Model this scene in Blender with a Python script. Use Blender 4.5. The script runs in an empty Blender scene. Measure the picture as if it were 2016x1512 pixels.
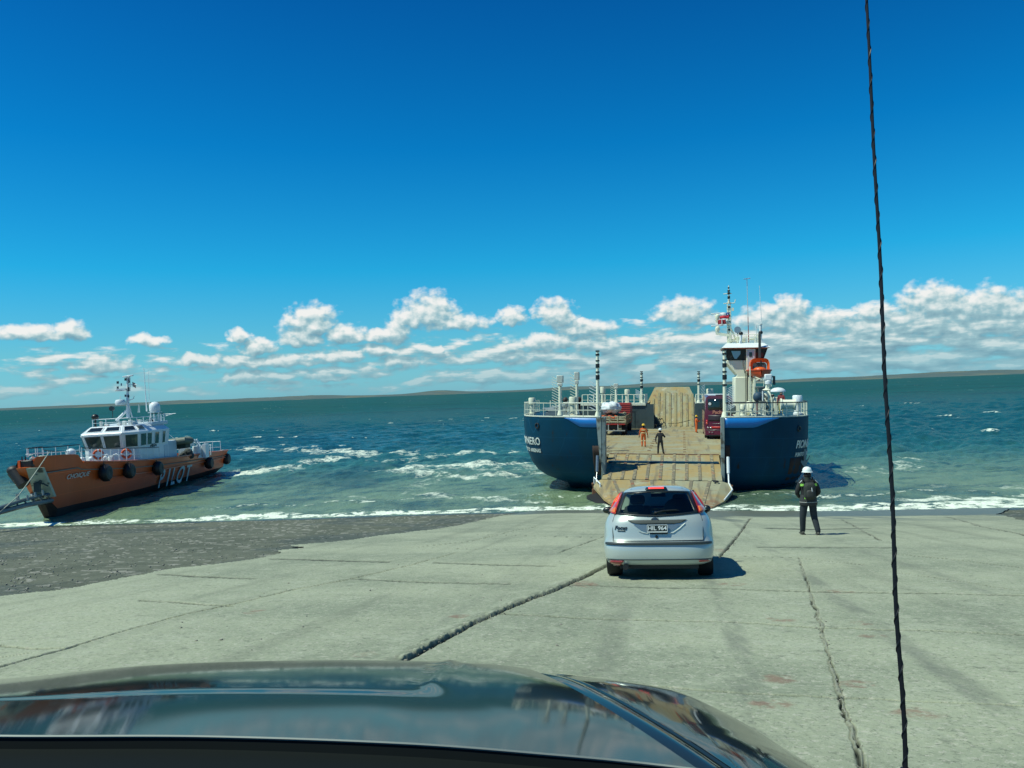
import bpy, bmesh, math, random
import numpy as np
from mathutils import Vector, Matrix
sc = bpy.context.scene
COL = sc.collection
R = math.radians
rnd = random.Random(7)
TINT0=(.36,.90,1.42); TINT1=(.30,.88,1.14); TINT2=(.07,.92,1.24); TINT3=(.015,.71,1.17); TINT4=(.010,.47,.96); TINT5=(.01,.35,.8)
CLOUD_S=9.0; SKY_STR=.1
SEA_DEEP=(.008,.078,.070); SEA_MURK=(.19,.275,.155); SEA_TURQ=(.05,.205,.165); SEA_BLUE=(.009,.078,.085); SEA_DARK=(.005,.050,.048)

# ------------------------------------------------------------------ camera
FPX = 1650.0
PITCH = math.atan(14/1650); ROLL = math.atan(72/2016)
CAM = np.array([0, 0, 7.0])
cf = np.array([0, math.cos(PITCH), math.sin(PITCH)]); cr0 = np.array([1., 0, 0]); cu0 = np.array([0, -math.sin(PITCH), math.cos(PITCH)])
cR = math.cos(ROLL)*cr0 - math.sin(ROLL)*cu0; cU = math.sin(ROLL)*cr0 + math.cos(ROLL)*cu0
cd = bpy.data.cameras.new('camera'); cam = bpy.data.objects.new('camera', cd); COL.objects.link(cam)
cd.sensor_width = 36; cd.lens = 36*FPX/2016; cd.clip_start = 0.05; cd.clip_end = 40000
cam.matrix_world = Matrix(((cR[0], cU[0], -cf[0], 0), (cR[1], cU[1], -cf[1], 0), (cR[2], cU[2], -cf[2], 7.0), (0, 0, 0, 1)))
sc.camera = cam

# ------------------------------------------------------------------ light
SUN_AZ = R(-106); SUN_EL = R(58)
ld = bpy.data.lights.new('sun', 'SUN'); ld.energy = 4.8; ld.angle = R(0.53); ld.color = (0.93, 1.0, 0.83)
sun = bpy.data.objects.new('sun', ld); COL.objects.link(sun)
sv = Vector((math.sin(SUN_AZ)*math.cos(SUN_EL), math.cos(SUN_AZ)*math.cos(SUN_EL), math.sin(SUN_EL)))
sun.rotation_euler = sv.to_track_quat('Z', 'Y').to_euler()
sc.view_settings.view_transform = 'Standard'; sc.view_settings.look = 'None'
sc.view_settings.exposure = 0.0; sc.view_settings.gamma = 1.0

def ray(x, y):
    d = cf + cR*(x-1008)/FPX + cU*(756-y)/FPX
    return d/d[1]
def at(x, y, d): return CAM + ray(x, y)*d          # the real point d metres ahead that the photo shows at (x, y)
def onz(x, y, z=0.0):
    d = ray(x, y); return CAM + d*(z-7)/d[2]

# node helper
class N:
    def __init__(s, tree): s.t = tree; s.n = tree.nodes; s.l = tree.links
    def new(s, typ, **kw):
        n = s.n.new(typ)
        for k, v in kw.items(): setattr(n, k, v)
        return n
    def put(s, sock, v):
        if isinstance(v, bpy.types.NodeSocket): s.l.new(v, sock)
        elif v is not None: sock.default_value = v
    def m(s, op, a, b=None, c=None, clamp=False):
        n = s.new('ShaderNodeMath', operation=op, use_clamp=clamp)
        s.put(n.inputs[0], a); s.put(n.inputs[1], b); s.put(n.inputs[2], c)
        return n.outputs[0]
    def mix(s, f, a, b, mode='MIX'):
        n = s.new('ShaderNodeMix', data_type='RGBA', blend_type=mode)
        s.put(n.inputs[0], f); s.put(n.inputs[6], a); s.put(n.inputs[7], b)
        return n.outputs[2]
    def ss(s, v, a, b, lo=0.0, hi=1.0):
        n = s.new('ShaderNodeMapRange', interpolation_type='SMOOTHSTEP')
        s.put(n.inputs[0], v); s.put(n.inputs[1], a); s.put(n.inputs[2], b); s.put(n.inputs[3], lo); s.put(n.inputs[4], hi)
        return n.outputs[0]
    def noise(s, vec, scale, det=4, rough=.55, dist=0):
        n = s.new('ShaderNodeTexNoise'); s.put(n.inputs['Vector'], vec)
        n.inputs['Scale'].default_value = scale; n.inputs['Detail'].default_value = det
        n.inputs['Roughness'].default_value = rough; n.inputs['Distortion'].default_value = dist
        return n.outputs[0]
    def xyz(s, x, y, z=0.0):
        n = s.new('ShaderNodeCombineXYZ'); s.put(n.inputs[0], x); s.put(n.inputs[1], y); s.put(n.inputs[2], z); return n.outputs[0]
    def sep(s, v):
        n = s.new('ShaderNodeSeparateXYZ'); s.put(n.inputs[0], v); return n.outputs
    def ramp(s, f, stops):
        n = s.new('ShaderNodeValToRGB'); s.put(n.inputs[0], f)
        e = n.color_ramp.elements
        while len(e) < len(stops): e.new(0.5)
        for i, (p, c) in enumerate(stops): e[i].position = p; e[i].color = (*c, 1)
        return n.outputs[0]

# ------------------------------------------------------------------ world: sky with low cumulus
def azel(px, py):
    d = ray(px, py); return math.degrees(math.atan2(d[0], d[1])), math.degrees(math.atan2(d[2], math.hypot(d[0], d[1])))
CLOUDS = [(55,655,62,15),(130,649,32,19),(465,659,26,13),(508,681,38,17),(612,634,52,36),(596,664,46,20),(682,656,42,20),(776,650,26,28),(740,662,48,13),
 (843,608,52,36),(805,628,44,16),(905,634,66,17),(1012,620,34,20),(1095,616,40,32),(1150,645,62,16),(1345,612,60,27),(1400,628,34,12),
 (1552,604,34,24),(1515,625,66,28),(1600,634,96,25),(1838,590,60,34),(1905,604,62,27),(1955,596,46,32),(2003,622,52,38),(1716,612,34,16),(1730,634,110,25),
 (1880,642,150,20),(1300,668,46,14),(205,716,62,17),(385,708,62,11),(520,712,120,13),(660,700,60,13),(745,690,44,14),
 (790,709,48,15),(488,742,55,14),(858,690,20,8),(1080,672,92,17),(1180,672,60,15),(640,742,50,9),(995,700,70,14),(290,670,30,10)]
world = bpy.data.worlds.new('World'); sc.world = world; world.use_nodes = True
wt = world.node_tree; wt.nodes.clear(); w = N(wt)
# density group, read twice (here and a little towards the sun) so that tops are lit and bases grey
g = bpy.data.node_groups.new('cloud_density', 'ShaderNodeTree')
g.interface.new_socket('A', in_out='INPUT', socket_type='NodeSocketFloat'); g.interface.new_socket('E', in_out='INPUT', socket_type='NodeSocketFloat')
g.interface.new_socket('D', in_out='OUTPUT', socket_type='NodeSocketFloat')
gn = N(g); gi = gn.new('NodeGroupInput'); go = gn.new('NodeGroupOutput')
A0, E0 = gi.outputs[0], gi.outputs[1]
wa = gn.noise(gn.xyz(A0, E0, 3.1), .8, 4, .5); wb = gn.noise(gn.xyz(A0, E0, 8.7), .8, 4, .5)
A1 = gn.m('ADD', A0, gn.m('MULTIPLY', gn.m('SUBTRACT', wa, .5), 2.2)); E1 = gn.m('ADD', E0, gn.m('MULTIPLY', gn.m('SUBTRACT', wb, .5), .95))
best = None
for (px, py, rx, ry) in CLOUDS:
    a, e = azel(px, py); e -= ry*.0347*.25; ra = rx*.0347*1.12; re = ry*.0347*1.35
    dx = gn.m('DIVIDE', gn.m('SUBTRACT', A1, a), ra)
    de = gn.m('SUBTRACT', E1, e)
    dy = gn.m('MAXIMUM', gn.m('DIVIDE', de, re), gn.m('DIVIDE', de, -re*.62))
    q = gn.m('ADD', gn.m('MULTIPLY', dx, dx), gn.m('MULTIPLY', dy, dy))
    t = gn.m('SUBTRACT', 1.0, q)
    best = t if best is None else gn.m('MAXIMUM', best, t)
fine = gn.noise(gn.xyz(A0, gn.m('MULTIPLY', E0, 1.35), 0.0), 1.5, 5, .45)
D1 = gn.m('ADD', gn.m('MAXIMUM', best, -1.0), gn.m('MULTIPLY', gn.m('SUBTRACT', fine, .5), 1.7))
bn = gn.noise(gn.xyz(gn.m('MULTIPLY', A0, .36), gn.m('MULTIPLY', E0, 1.5), 5.0), 1.0, 6, .52)
prof = gn.m('SUBTRACT', gn.ss(E0, 5.6, 2.6), gn.ss(A0, 22.0, -22.0, 0.0, .55))
prof = gn.m('SUBTRACT', prof, gn.ss(E0, .9, .1, 0.0, .35))
D2 = gn.m('SUBTRACT', gn.m('ADD', gn.m('MULTIPLY', gn.m('SUBTRACT', bn, .5), 4.2), gn.m('MULTIPLY', prof, 1.35)), .50)
D2 = gn.m('SUBTRACT', D2, gn.ss(E0, 4.6, 6.2, 0.0, 3.0))
D2 = gn.m('ADD', D2, gn.m('MULTIPLY', gn.m('SUBTRACT', fine, .5), .7))
g.links.new(gn.m('MAXIMUM', D1, D2), go.inputs[0])
def dens(A, E):
    n = w.new('ShaderNodeGroup'); n.node_tree = g; w.put(n.inputs[0], A); w.put(n.inputs[1], E); return n.outputs[0]
tc = w.new('ShaderNodeTexCoord'); X, Y, Z = w.sep(tc.outputs['Generated'])[:3]
AZ = w.m('DEGREES', w.m('ARCTAN2', X, Y)); EL = w.m('DEGREES', w.m('ARCSINE', w.m('MINIMUM', w.m('MAXIMUM', Z, -1.0), 1.0)))
sky = w.new('ShaderNodeTexSky', sky_type='NISHITA'); sky.sun_disc = False
sky.sun_elevation = SUN_EL; sky.sun_rotation = SUN_AZ % (2*math.pi); sky.altitude = 0; sky.air_density = 1.0; sky.dust_density = .3; sky.ozone_density = 3.0
tint = w.ramp(w.m('DIVIDE', w.m('MAXIMUM', EL, 0.0), 60.0), [(0.0, TINT0), (.05, TINT1), (.14, TINT2), (.27, TINT3), (.45, TINT4), (1.0, TINT5)])
base = w.mix(1.0, sky.outputs[0], tint, 'MULTIPLY')
D = dens(AZ, EL); Dl = dens(w.m('SUBTRACT', AZ, .18), w.m('ADD', EL, .46))
alpha = w.m('MULTIPLY', w.ss(D, -.15, .75), w.ss(EL, -.2, .25))
alpha = w.m('MULTIPLY', alpha, w.ss(EL, 9.0, 7.0))
lit = w.m('ADD', .49, w.m('MULTIPLY', w.m('SUBTRACT', D, Dl), .66), clamp=True)
lit = w.m('ADD', w.m('MULTIPLY', lit, w.ss(EL, .2, 4.2, .55, 1.0)), w.ss(EL, 3.6, 6.2, 0.0, .15), clamp=True)
CS = CLOUD_S
cl = w.ramp(lit, [(0.0, tuple(c*CS for c in (.20, .37, .46))), (.45, tuple(c*CS for c in (.36, .58, .64))), (.75, tuple(c*CS for c in (.72, .84, .84))), (1.0, tuple(c*CS for c in (1.0, 1.0, .97)))])
skyc = w.mix(w.m('MULTIPLY', alpha, w.ss(EL, .0, 2.5, .72, .97)), base, cl)
bg = w.new('ShaderNodeBackground'); w.put(bg.inputs[0], skyc); bg.inputs[1].default_value = SKY_STR
wo = w.new('ShaderNodeOutputWorld'); w.l.new(bg.outputs[0], wo.inputs[0])
world.cycles.sampling_method = 'MANUAL'; world.cycles.sample_map_resolution = 512

# ------------------------------------------------------------------ mesh helpers
def tag(o, label=None, cat=None, group=None, kind=None):
    if label: o['label'] = label
    if cat: o['category'] = cat
    if group: o['group'] = group
    if kind: o['kind'] = kind
    return o
def thing(name, label, cat, mat=None, group=None):
    o = bpy.data.objects.new(name, None); COL.objects.link(o); o.empty_display_size = .3
    if mat is not None: o.matrix_world = mat
    return tag(o, label, cat, group)
class MB:
    def __init__(s): s.v = []; s.f = []
    def add(s, vs, fs):
        b = len(s.v); s.v += [tuple(float(c) for c in p) for p in vs]; s.f += [tuple(i+b for i in q) for q in fs]; return s
    def box(s, x0, x1, y0, y1, z0, z1, M=None):
        vs = [(x, y, z) for z in (z0, z1) for y in (y0, y1) for x in (x0, x1)]
        if M is not None: vs = [M @ Vector(p) for p in vs]
        return s.add(vs, [(0,2,3,1), (4,5,7,6), (0,1,5,4), (2,6,7,3), (0,4,6,2), (1,3,7,5)])
    def prism(s, poly, vec):                      # polygon (3D points) extruded by vec
        n = len(poly); a = [Vector(p) for p in poly]; b = [p+Vector(vec) for p in a]
        return s.add(a+b, [tuple(range(n))[::-1], tuple(range(n, 2*n))]+[(i, (i+1) % n, n+(i+1) % n, n+i) for i in range(n)])
    def cyl(s, p, q, r, r2=None, n=10, cap=True):
        p = Vector(p); q = Vector(q); r2 = r if r2 is None else r2
        d = (q-p).normalized(); a = d.orthogonal().normalized(); b = d.cross(a)
        vs = []
        for c, rr in ((p, r), (q, r2)):
            for i in range(n):
                t = 2*math.pi*i/n; vs.append(c+(a*math.cos(t)+b*math.sin(t))*rr)
        fs = [(i, (i+1) % n, n+(i+1) % n, n+i) for i in range(n)]
        if cap: fs += [tuple(range(n))[::-1], tuple(range(n, 2*n))]
        return s.add(vs, fs)
    def tube(s, pts, r, n=6):
        pts = [Vector(p) for p in pts]; rr = r if isinstance(r, (list, tuple)) else [r]*len(pts)
        vs = []; prev = None
        for i, p in enumerate(pts):
            d = (pts[min(i+1, len(pts)-1)]-pts[max(i-1, 0)]).normalized()
            a = d.orthogonal().normalized() if prev is None else (prev-d*prev.dot(d)).normalized()
            prev = a; b = d.cross(a)
            vs += [p+(a*math.cos(2*math.pi*k/n)+b*math.sin(2*math.pi*k/n))*rr[i] for k in range(n)]
        fs = [(i*n+k, i*n+(k+1) % n, (i+1)*n+(k+1) % n, (i+1)*n+k) for i in range(len(pts)-1) for k in range(n)]
        fs += [tuple(range(n))[::-1], tuple(range((len(pts)-1)*n, len(pts)*n))]
        return s.add(vs, fs)
    def ell(s, c, r, nu=16, nv=10, z0=-1.0, fn=None):     # ellipsoid, cut below z0 (of unit sphere)
        c = Vector(c); vs = []; t0 = math.asin(max(-1, z0))
        for j in range(nv+1):
            t = t0+(math.pi/2-t0)*j/nv
            for i in range(nu):
                a = 2*math.pi*i/nu; d = Vector((math.cos(t)*math.cos(a), math.cos(t)*math.sin(a), math.sin(t)))
                k = fn(d) if fn else 1.0
                vs.append(c+Vector((d.x*r[0]*k, d.y*r[1]*k, d.z*r[2]*k)))
        fs = [(j*nu+i, j*nu+(i+1) % nu, (j+1)*nu+(i+1) % nu, (j+1)*nu+i) for j in range(nv) for i in range(nu)]
        fs.append(tuple(range(nu))[::-1])
        return s.add(vs, fs)
    def torus(s, c, R0, r, axis=(0, 0, 1), nu=24, nv=8):
        c = Vector(c); d = Vector(axis).normalized(); a = d.orthogonal().normalized(); b = d.cross(a); vs = []
        for i in range(nu):
            t = 2*math.pi*i/nu; e = a*math.cos(t)+b*math.sin(t)
            for j in range(nv):
                u = 2*math.pi*j/nv; vs.append(c+e*(R0+r*math.cos(u))+d*r*math.sin(u))
        return s.add(vs, [(i*nv+j, ((i+1) % nu)*nv+j, ((i+1) % nu)*nv+(j+1) % nv, i*nv+(j+1) % nv) for i in range(nu) for j in range(nv)])
    def grid(s, P):                               # P[i][j] points
        ni = len(P); nj = len(P[0])
        return s.add([p for row in P for p in row], [(i*nj+j, (i+1)*nj+j, (i+1)*nj+j+1, i*nj+j+1) for i in range(ni-1) for j in range(nj-1)])
    def lathe(s, c, prof, n=16, axis='z'):
        vs = []
        for (r, h) in prof:
            for i in range(n):
                t = 2*math.pi*i/n; x, y = r*math.cos(t), r*math.sin(t)
                vs.append(Vector(c)+(Vector((x, y, h)) if axis == 'z' else Vector((h, x, y)) if axis == 'x' else Vector((x, h, y))))
        return s.add(vs, [(j*n+i, j*n+(i+1) % n, (j+1)*n+(i+1) % n, (j+1)*n+i) for j in range(len(prof)-1) for i in range(n)])
    def build(s, name, mat, parent=None, bevel=0, smooth=38, label=None, M=None, solid=0):
        me = bpy.data.meshes.new(name); me.from_pydata(s.v, [], s.f)
        if M is not None: me.transform(M)
        bm = bmesh.new(); bm.from_mesh(me); bmesh.ops.remove_doubles(bm, verts=bm.verts, dist=1e-5)
        bmesh.ops.recalc_face_normals(bm, faces=bm.faces); bm.to_mesh(me); bm.free()
        if smooth:
            me.polygons.foreach_set('use_smooth', [True]*len(me.polygons)); me.set_sharp_from_angle(angle=R(smooth))
        me.materials.append(mat)
        o = bpy.data.objects.new(name, me); COL.objects.link(o)
        if parent is not None: o.parent = parent
        if solid: m = o.modifiers.new('solid', 'SOLIDIFY'); m.thickness = solid; m.offset = 0
        if bevel:
            m = o.modifiers.new('bevel', 'BEVEL'); m.width = bevel; m.segments = 2; m.limit_method = 'ANGLE'; m.angle_limit = R(40)
        if label: o['label'] = label
        return o
def textgeo(body, size=1.0, extr=.01, shear=0.0, bold=0.0, space=1.0):
    cu = bpy.data.curves.new('t', 'FONT'); cu.body = body; cu.size = size; cu.extrude = extr; cu.shear = shear; cu.offset = bold; cu.space_character = space
    cu.align_x = 'CENTER'; cu.align_y = 'CENTER'; cu.resolution_u = 3
    o = bpy.data.objects.new('t', cu); COL.objects.link(o)
    dg = bpy.context.evaluated_depsgraph_get(); me = bpy.data.meshes.new_from_object(o.evaluated_get(dg))
    vs = [v.co.copy() for v in me.vertices]; fs = [tuple(p.vertices) for p in me.polygons]
    bpy.data.objects.remove(o); bpy.data.curves.remove(cu); bpy.data.meshes.remove(me)
    return vs, fs
def text_on(fn, body, size, **kw):                # fn(x, y, z) places every text vertex on a surface
    vs, fs = textgeo(body, size, **kw); m = MB(); m.add([fn(v.x, v.y, v.z) for v in vs], fs); return m

# ------------------------------------------------------------------ materials
def mat(name, col, rough=.5, metal=0.0, var=.0, vscale=2.0, bump=0.0, bscale=30.0, col2=None, thr=None, spec=None, emit=None, coat=0.0, gen='Object', stretch=None, col3=None, thr3=None, s3=1.0, seam=None):
    m = bpy.data.materials.new(name); m.use_nodes = True; t = m.node_tree; t.nodes.clear(); n = N(t)
    out = n.new('ShaderNodeOutputMaterial'); b = n.new('ShaderNodeBsdfPrincipled'); n.l.new(b.outputs[0], out.inputs[0])
    tc = n.new('ShaderNodeTexCoord'); vec = tc.outputs[gen]
    if stretch: 
        mp = n.new('ShaderNodeMapping'); n.l.new(vec, mp.inputs[0]); mp.inputs['Scale'].default_value = stretch; vs = mp.outputs[0]
    else: vs = vec
    c = (*col, 1)
    if col2 is not None:
        f = n.noise(vs, vscale, 6, .62); a, b2 = thr or (.45, .62)
        c = n.mix(n.ss(f, a, b2), c, (*col2, 1))
    if col3 is not None:
        f3 = n.noise(vs, s3, 7, .68); a, b2 = thr3 or (.55, .68)
        c = n.mix(n.ss(f3, a, b2), c, (*col3, 1))
    if seam:
        q_ = n.sep(vec); br_ = n.new('ShaderNodeTexBrick'); n.put(br_.inputs['Vector'], n.xyz(n.m('ADD', q_[0], q_[1]), q_[2])); br_.inputs['Scale'].default_value = 1.0
        br_.inputs['Brick Width'].default_value = seam[0]; br_.inputs['Row Height'].default_value = seam[1]; br_.inputs['Mortar Size'].default_value = .012; br_.inputs['Mortar Smooth'].default_value = .3
        c = n.mix(n.m('MULTIPLY', br_.outputs['Fac'], .45), c, tuple(x*1.9+.01 for x in col)+(1,))
    if var:
        f = n.noise(vec, vscale*1.7, 5, .6); k = n.m('ADD', 1-var, n.m('MULTIPLY', f, 2*var))
        c = n.mix(1.0, c, n.xyz(k, k, k), 'MULTIPLY')
    n.put(b.inputs['Base Color'], c); b.inputs['Metallic'].default_value = metal
    rn = n.noise(vec, vscale*3, 3); n.put(b.inputs['Roughness'], n.m('ADD', rough*.85, n.m('MULTIPLY', rn, rough*.3)))
    if spec is not None: b.inputs['Specular IOR Level'].default_value = spec
    if coat: b.inputs['Coat Weight'].default_value = coat; b.inputs['Coat Roughness'].default_value = .04
    if bump:
        bp = n.new('ShaderNodeBump'); bp.inputs['Strength'].default_value = bump; bp.inputs['Distance'].default_value = .02
        n.l.new(n.noise(vec, bscale, 5), bp.inputs['Height']); n.l.new(bp.outputs[0], b.inputs['Normal'])
    if emit: b.inputs['Emission Color'].default_value = (*emit[:3], 1); b.inputs['Emission Strength'].default_value = emit[3]
    return m
def glass(name, col=(.75, .9, .85), alpha=.35, rough=.03):
    m = bpy.data.materials.new(name); m.use_nodes = True; t = m.node_tree; t.nodes.clear(); n = N(t)
    out = n.new('ShaderNodeOutputMaterial'); gl = n.new('ShaderNodeBsdfGlossy'); gl.inputs['Roughness'].default_value = rough
    gl.inputs['Color'].default_value = (.9, .95, .95, 1)
    tr = n.new('ShaderNodeBsdfTransparent'); tr.inputs[0].default_value = (*col, 1)
    fr = n.new('ShaderNodeFresnel'); fr.inputs[0].default_value = 1.5
    mx = n.new('ShaderNodeMixShader'); n.l.new(fr.outputs[0], mx.inputs[0]); n.l.new(tr.outputs[0], mx.inputs[1]); n.l.new(gl.outputs[0], mx.inputs[2])
    n.l.new(mx.outputs[0], out.inputs[0]); return m
WHITE = mat('white_paint', (.72, .76, .76), .4, var=.06, col2=(.5, .5, .44), thr=(.6, .8), vscale=.8)
CREAM = mat('cream_paint', (.80, .80, .62), .45, var=.05, col2=(.5, .42, .3), thr=(.62, .82), vscale=.9)
CREAMD = mat('cream_paint_worn', (.66, .66, .5), .5, var=.1, col2=(.34, .26, .18), thr=(.56, .75), vscale=2.5)
NAVY = mat('navy_hull_paint', (.003, .046, .092), .45, spec=.08, var=.22, vscale=.5, col2=(.006, .045, .075), thr=(.4, .7), stretch=(1, 1, .25), bump=.15, bscale=3, col3=(.035, .022, .014), thr3=(.60, .70), s3=2.6, seam=(2.4, 1.2))
BRIGHTBLUE = mat('bright_blue_paint', (.01, .17, .50), .35, var=.08)
GREYP = mat('grey_paint', (.16, .20, .20), .45, var=.1, col2=(.1, .07, .04), thr=(.58, .75), vscale=1.5)
DARKG = mat('dark_green_paint', (.03, .055, .06), .5, var=.12, vscale=1)
BLACK = mat('black_paint', (.012, .013, .014), .4)
RUBBER = mat('black_rubber', (.012, .013, .014), .55, var=.3, vscale=4, bump=.2)
STEEL = mat('bare_steel', (.30, .31, .30), .35, metal=.8, var=.2, vscale=6)
RUST = mat('rusty_steel', (.16, .07, .035), .8, var=.3, vscale=4, bump=.3)
RED = mat('red_paint', (.42, .03, .025), .45, var=.12, vscale=3)
DGLASS = mat('dark_glass', (.012, .022, .026), .06, spec=.6)
ORANGE = mat('orange_gel_coat', (.75, .13, .025), .35, var=.08)
# ------------------------------------------------------------------ terrain function
GX, GY, G0 = .0133, .112, 5.5
_dx = np.array([-200, -60, -30, -8, 2.5, 8, 17, 27, 60, 200.]); _dz = np.array([-.45, -.42, -.30, -.08, .0, -.10, -.26, -.24, -.3, -.3])
def sstep(x, a, b):
    t = np.clip((x-a)/(b-a), 0, 1); return t*t*(3-2*t)
def gz(x, y):
    x = np.asarray(x, float); y = np.asarray(y, float)
    z = G0-GX*x-GY*y+np.interp(x, _dx, _dz)*sstep(y, 22, 43)
    return np.where(y < -8, G0-GX*x+.9+(-8-y)*.03, z) if False else z
def gnd(px, py):
    d = ray(px, py); lo, hi = .3, 75.
    for i in range(60):
        m = (lo+hi)/2; p = CAM+d*m
        if p[2] > float(gz(p[0], p[1])): lo = m
        else: hi = m
    p = CAM+d*lo; p[2] = float(gz(p[0], p[1])); return p
def vnoise(x, y, seed=0):
    xi = np.floor(x).astype(np.int64); yi = np.floor(y).astype(np.int64); fx = x-xi; fy = y-yi
    fx = fx*fx*(3-2*fx); fy = fy*fy*(3-2*fy)
    def h(i, j):
        k = (i*374761393+j*668265263+seed*1442695041) & 0xffffffff
        k = ((k ^ (k >> 13))*1274126177) & 0xffffffff
        return ((k ^ (k >> 16)) & 0xffff)/65535.
    return (h(xi, yi)*(1-fx)+h(xi+1, yi)*fx)*(1-fy)+(h(xi, yi+1)*(1-fx)+h(xi+1, yi+1)*fx)*fy
def fbm(x, y, o=4, seed=0, g=.5):
    s = 0; a = 1; t = 0
    for i in range(o): s = s+a*vnoise(x*2**i+17.3*i, y*2**i-9.1*i, seed+i); t += a; a *= g
    return s/t
def polydist(X, Y, pts):
    best = np.full(X.shape, 1e9); side = np.zeros(X.shape); arc = np.zeros(X.shape); L = 0
    for (x0, y0), (x1, y1) in zip(pts[:-1], pts[1:]):
        dx, dy = x1-x0, y1-y0; l2 = dx*dx+dy*dy+1e-12; t = np.clip(((X-x0)*dx+(Y-y0)*dy)/l2, 0, 1)
        d = np.hypot(X-x0-t*dx, Y-y0-t*dy); m = d < best
        best = np.where(m, d, best); side = np.where(m, np.sign(dx*(Y-y0)-dy*(X-x0)), side); arc = np.where(m, L+t*math.sqrt(l2), arc); L += math.sqrt(l2)
    return best, side, arc
def inpoly(X, Y, poly):
    c = np.zeros(X.shape, bool); n = len(poly)
    for i in range(n):
        x0, y0 = poly[i]; x1, y1 = poly[(i+1) % n]
        c ^= ((y0 > Y) != (y1 > Y)) & (X < (x1-x0)*(Y-y0)/((y1-y0) if y1 != y0 else 1e-9)+x0)
    return c
def gridmesh(name, X, Y, Z, mat_, keep=None, attrs={}, smooth=True):
    ni, nj = X.shape; idx = np.arange(ni*nj).reshape(ni, nj)
    q = np.stack([idx[:-1, :-1], idx[1:, :-1], idx[1:, 1:], idx[:-1, 1:]], -1).reshape(-1, 4)
    if keep is not None:
        k = (keep[:-1, :-1] & keep[1:, :-1] & keep[1:, 1:] & keep[:-1, 1:]).reshape(-1); q = q[k]
    used = np.unique(q); re = np.full(ni*nj, -1); re[used] = np.arange(len(used)); q = re[q]
    V = np.stack([X, Y, Z], -1).reshape(-1, 3)[used]
    me = bpy.data.meshes.new(name); me.vertices.add(len(V)); me.vertices.foreach_set('co', V.astype(np.float32).ravel())
    me.loops.add(len(q)*4); me.loops.foreach_set('vertex_index', q[:, ::-1].astype(np.int32).ravel())
    me.polygons.add(len(q)); me.polygons.foreach_set('loop_start', np.arange(0, len(q)*4, 4, dtype=np.int32))
    me.update(calc_edges=True); me.polygons.foreach_set('use_smooth', [smooth]*len(q))
    for k, a in attrs.items():
        at_ = me.attributes.new(k, 'FLOAT', 'POINT'); at_.data.foreach_set('value', a.reshape(-1)[used].astype(np.float32))
    me.materials.append(mat_); o = bpy.data.objects.new(name, me); COL.objects.link(o); return o
def G2(pts): return [tuple(gnd(*p)[:2]) for p in pts]

# edge of the concrete (left), traced on the ground, and the far right edge
LEDGE = G2([(-700, 1262), (-300, 1212), (0, 1172), (150, 1155), (240, 1137), (330, 1120), (430, 1108), (505, 1099), (548, 1090), (545, 1083), (600, 1078), (560, 1074), (660, 1066), (760, 1052), (850, 1042), (900, 1034)])
LEDGE = [(-12., 4.5)]+LEDGE+[(-.9, 42.), (-.1, 44.5), (.6, 48.), (2., 60.)]
REDGE = [(30., 60.)]+[(26.6, 45.)]+G2([(1968, 1012), (2050, 1034), (2160, 1060), (2400, 1110)])+[(16., 4.)]
CPOLY = LEDGE+REDGE+[(16., -6.), (-12., -6.)]
CR = [  # px polyline, width m, depth m, light rubble infill
 ([(770,1318),(800,1300),(870,1262),(950,1222),(1010,1195),(1080,1168),(1150,1138),(1190,1118),(1240,1096)], .045, .035, .3),
 ([(1100,1088),(1150,1070),(1195,1054)], .06, .05, .0),
 ([(-60,1330),(120,1280),(280,1232),(360,1210),(480,1185),(580,1160),(680,1142),(790,1117),(900,1088)], .035, .05, .0),
 ([(815,1078),(930,1065),(1010,1045),(1060,1036)], .04, .04, .0),
 ([(280,1182),(340,1184),(400,1190),(460,1193)], .05, .03, .0),
 ([(320,1130),(400,1135),(500,1139)], .05, .03, .0),
 ([(540,1100),(680,1104),(760,1106)], .07, .03, .0),
 ([(705,1140),(840,1146),(1000,1150)], .035, .03, .0),
 ([(860,1108),(1000,1113),(1090,1114)], .03, .03, .0),
 ([(900,1080),(1010,1083)], .03, .03, .0),
 ([(-50,1262),(0,1272),(60,1277),(120,1276)], .02, .04, .0),
 ([(-50,1302),(0,1295),(60,1285)], .02, .03, .0),
 ([(1478,1020),(1460,1045),(1440,1070),(1415,1098)], .07, .05, .4),
 ([(1573,1098),(1590,1150),(1610,1210),(1625,1260),(1640,1320),(1655,1375),(1680,1440),(1700,1520)], .036, .03, .7),
 ([(980,1208),(1080,1213),(1170,1218),(1350,1222),(1500,1228),(1610,1236),(1800,1240),(2016,1250),(2200,1256)], .022, .03, .3),
 ([(1100,1325),(1230,1346),(1290,1352),(1400,1360),(1640,1375),(1790,1380),(2016,1390),(2200,1400)], .014, .03, .1),
 ([(1130,1152),(1300,1157),(1450,1160),(1590,1165),(1750,1167),(2016,1172),(2200,1178)], .03, .025, .1),
 ([(1400,1093),(1440,1094),(1570,1098),(1700,1112)], .03, .02, .1),
 ([(1500,1077),(1640,1078),(1760,1078)], .04, .03, .0), ([(1760,1090),(1900,1104),(2016,1118)], .03, .03, .0),
 ([(1655,1022),(1700,1046),(1735,1064)], .08, .03, .5),
 ([(940,1052),(1080,1056),(1180,1058)], .035, .02, .0), ([(1520,1040),(1600,1042),(1700,1040)], .03, .02, 0),
 ([(1862,1017),(1930,1036),(2016,1053),(2160,1085)], .12, .03, .5),
 ([(1770,1128),(1900,1145),(2016,1165)], .02, .02, 0)]
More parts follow.
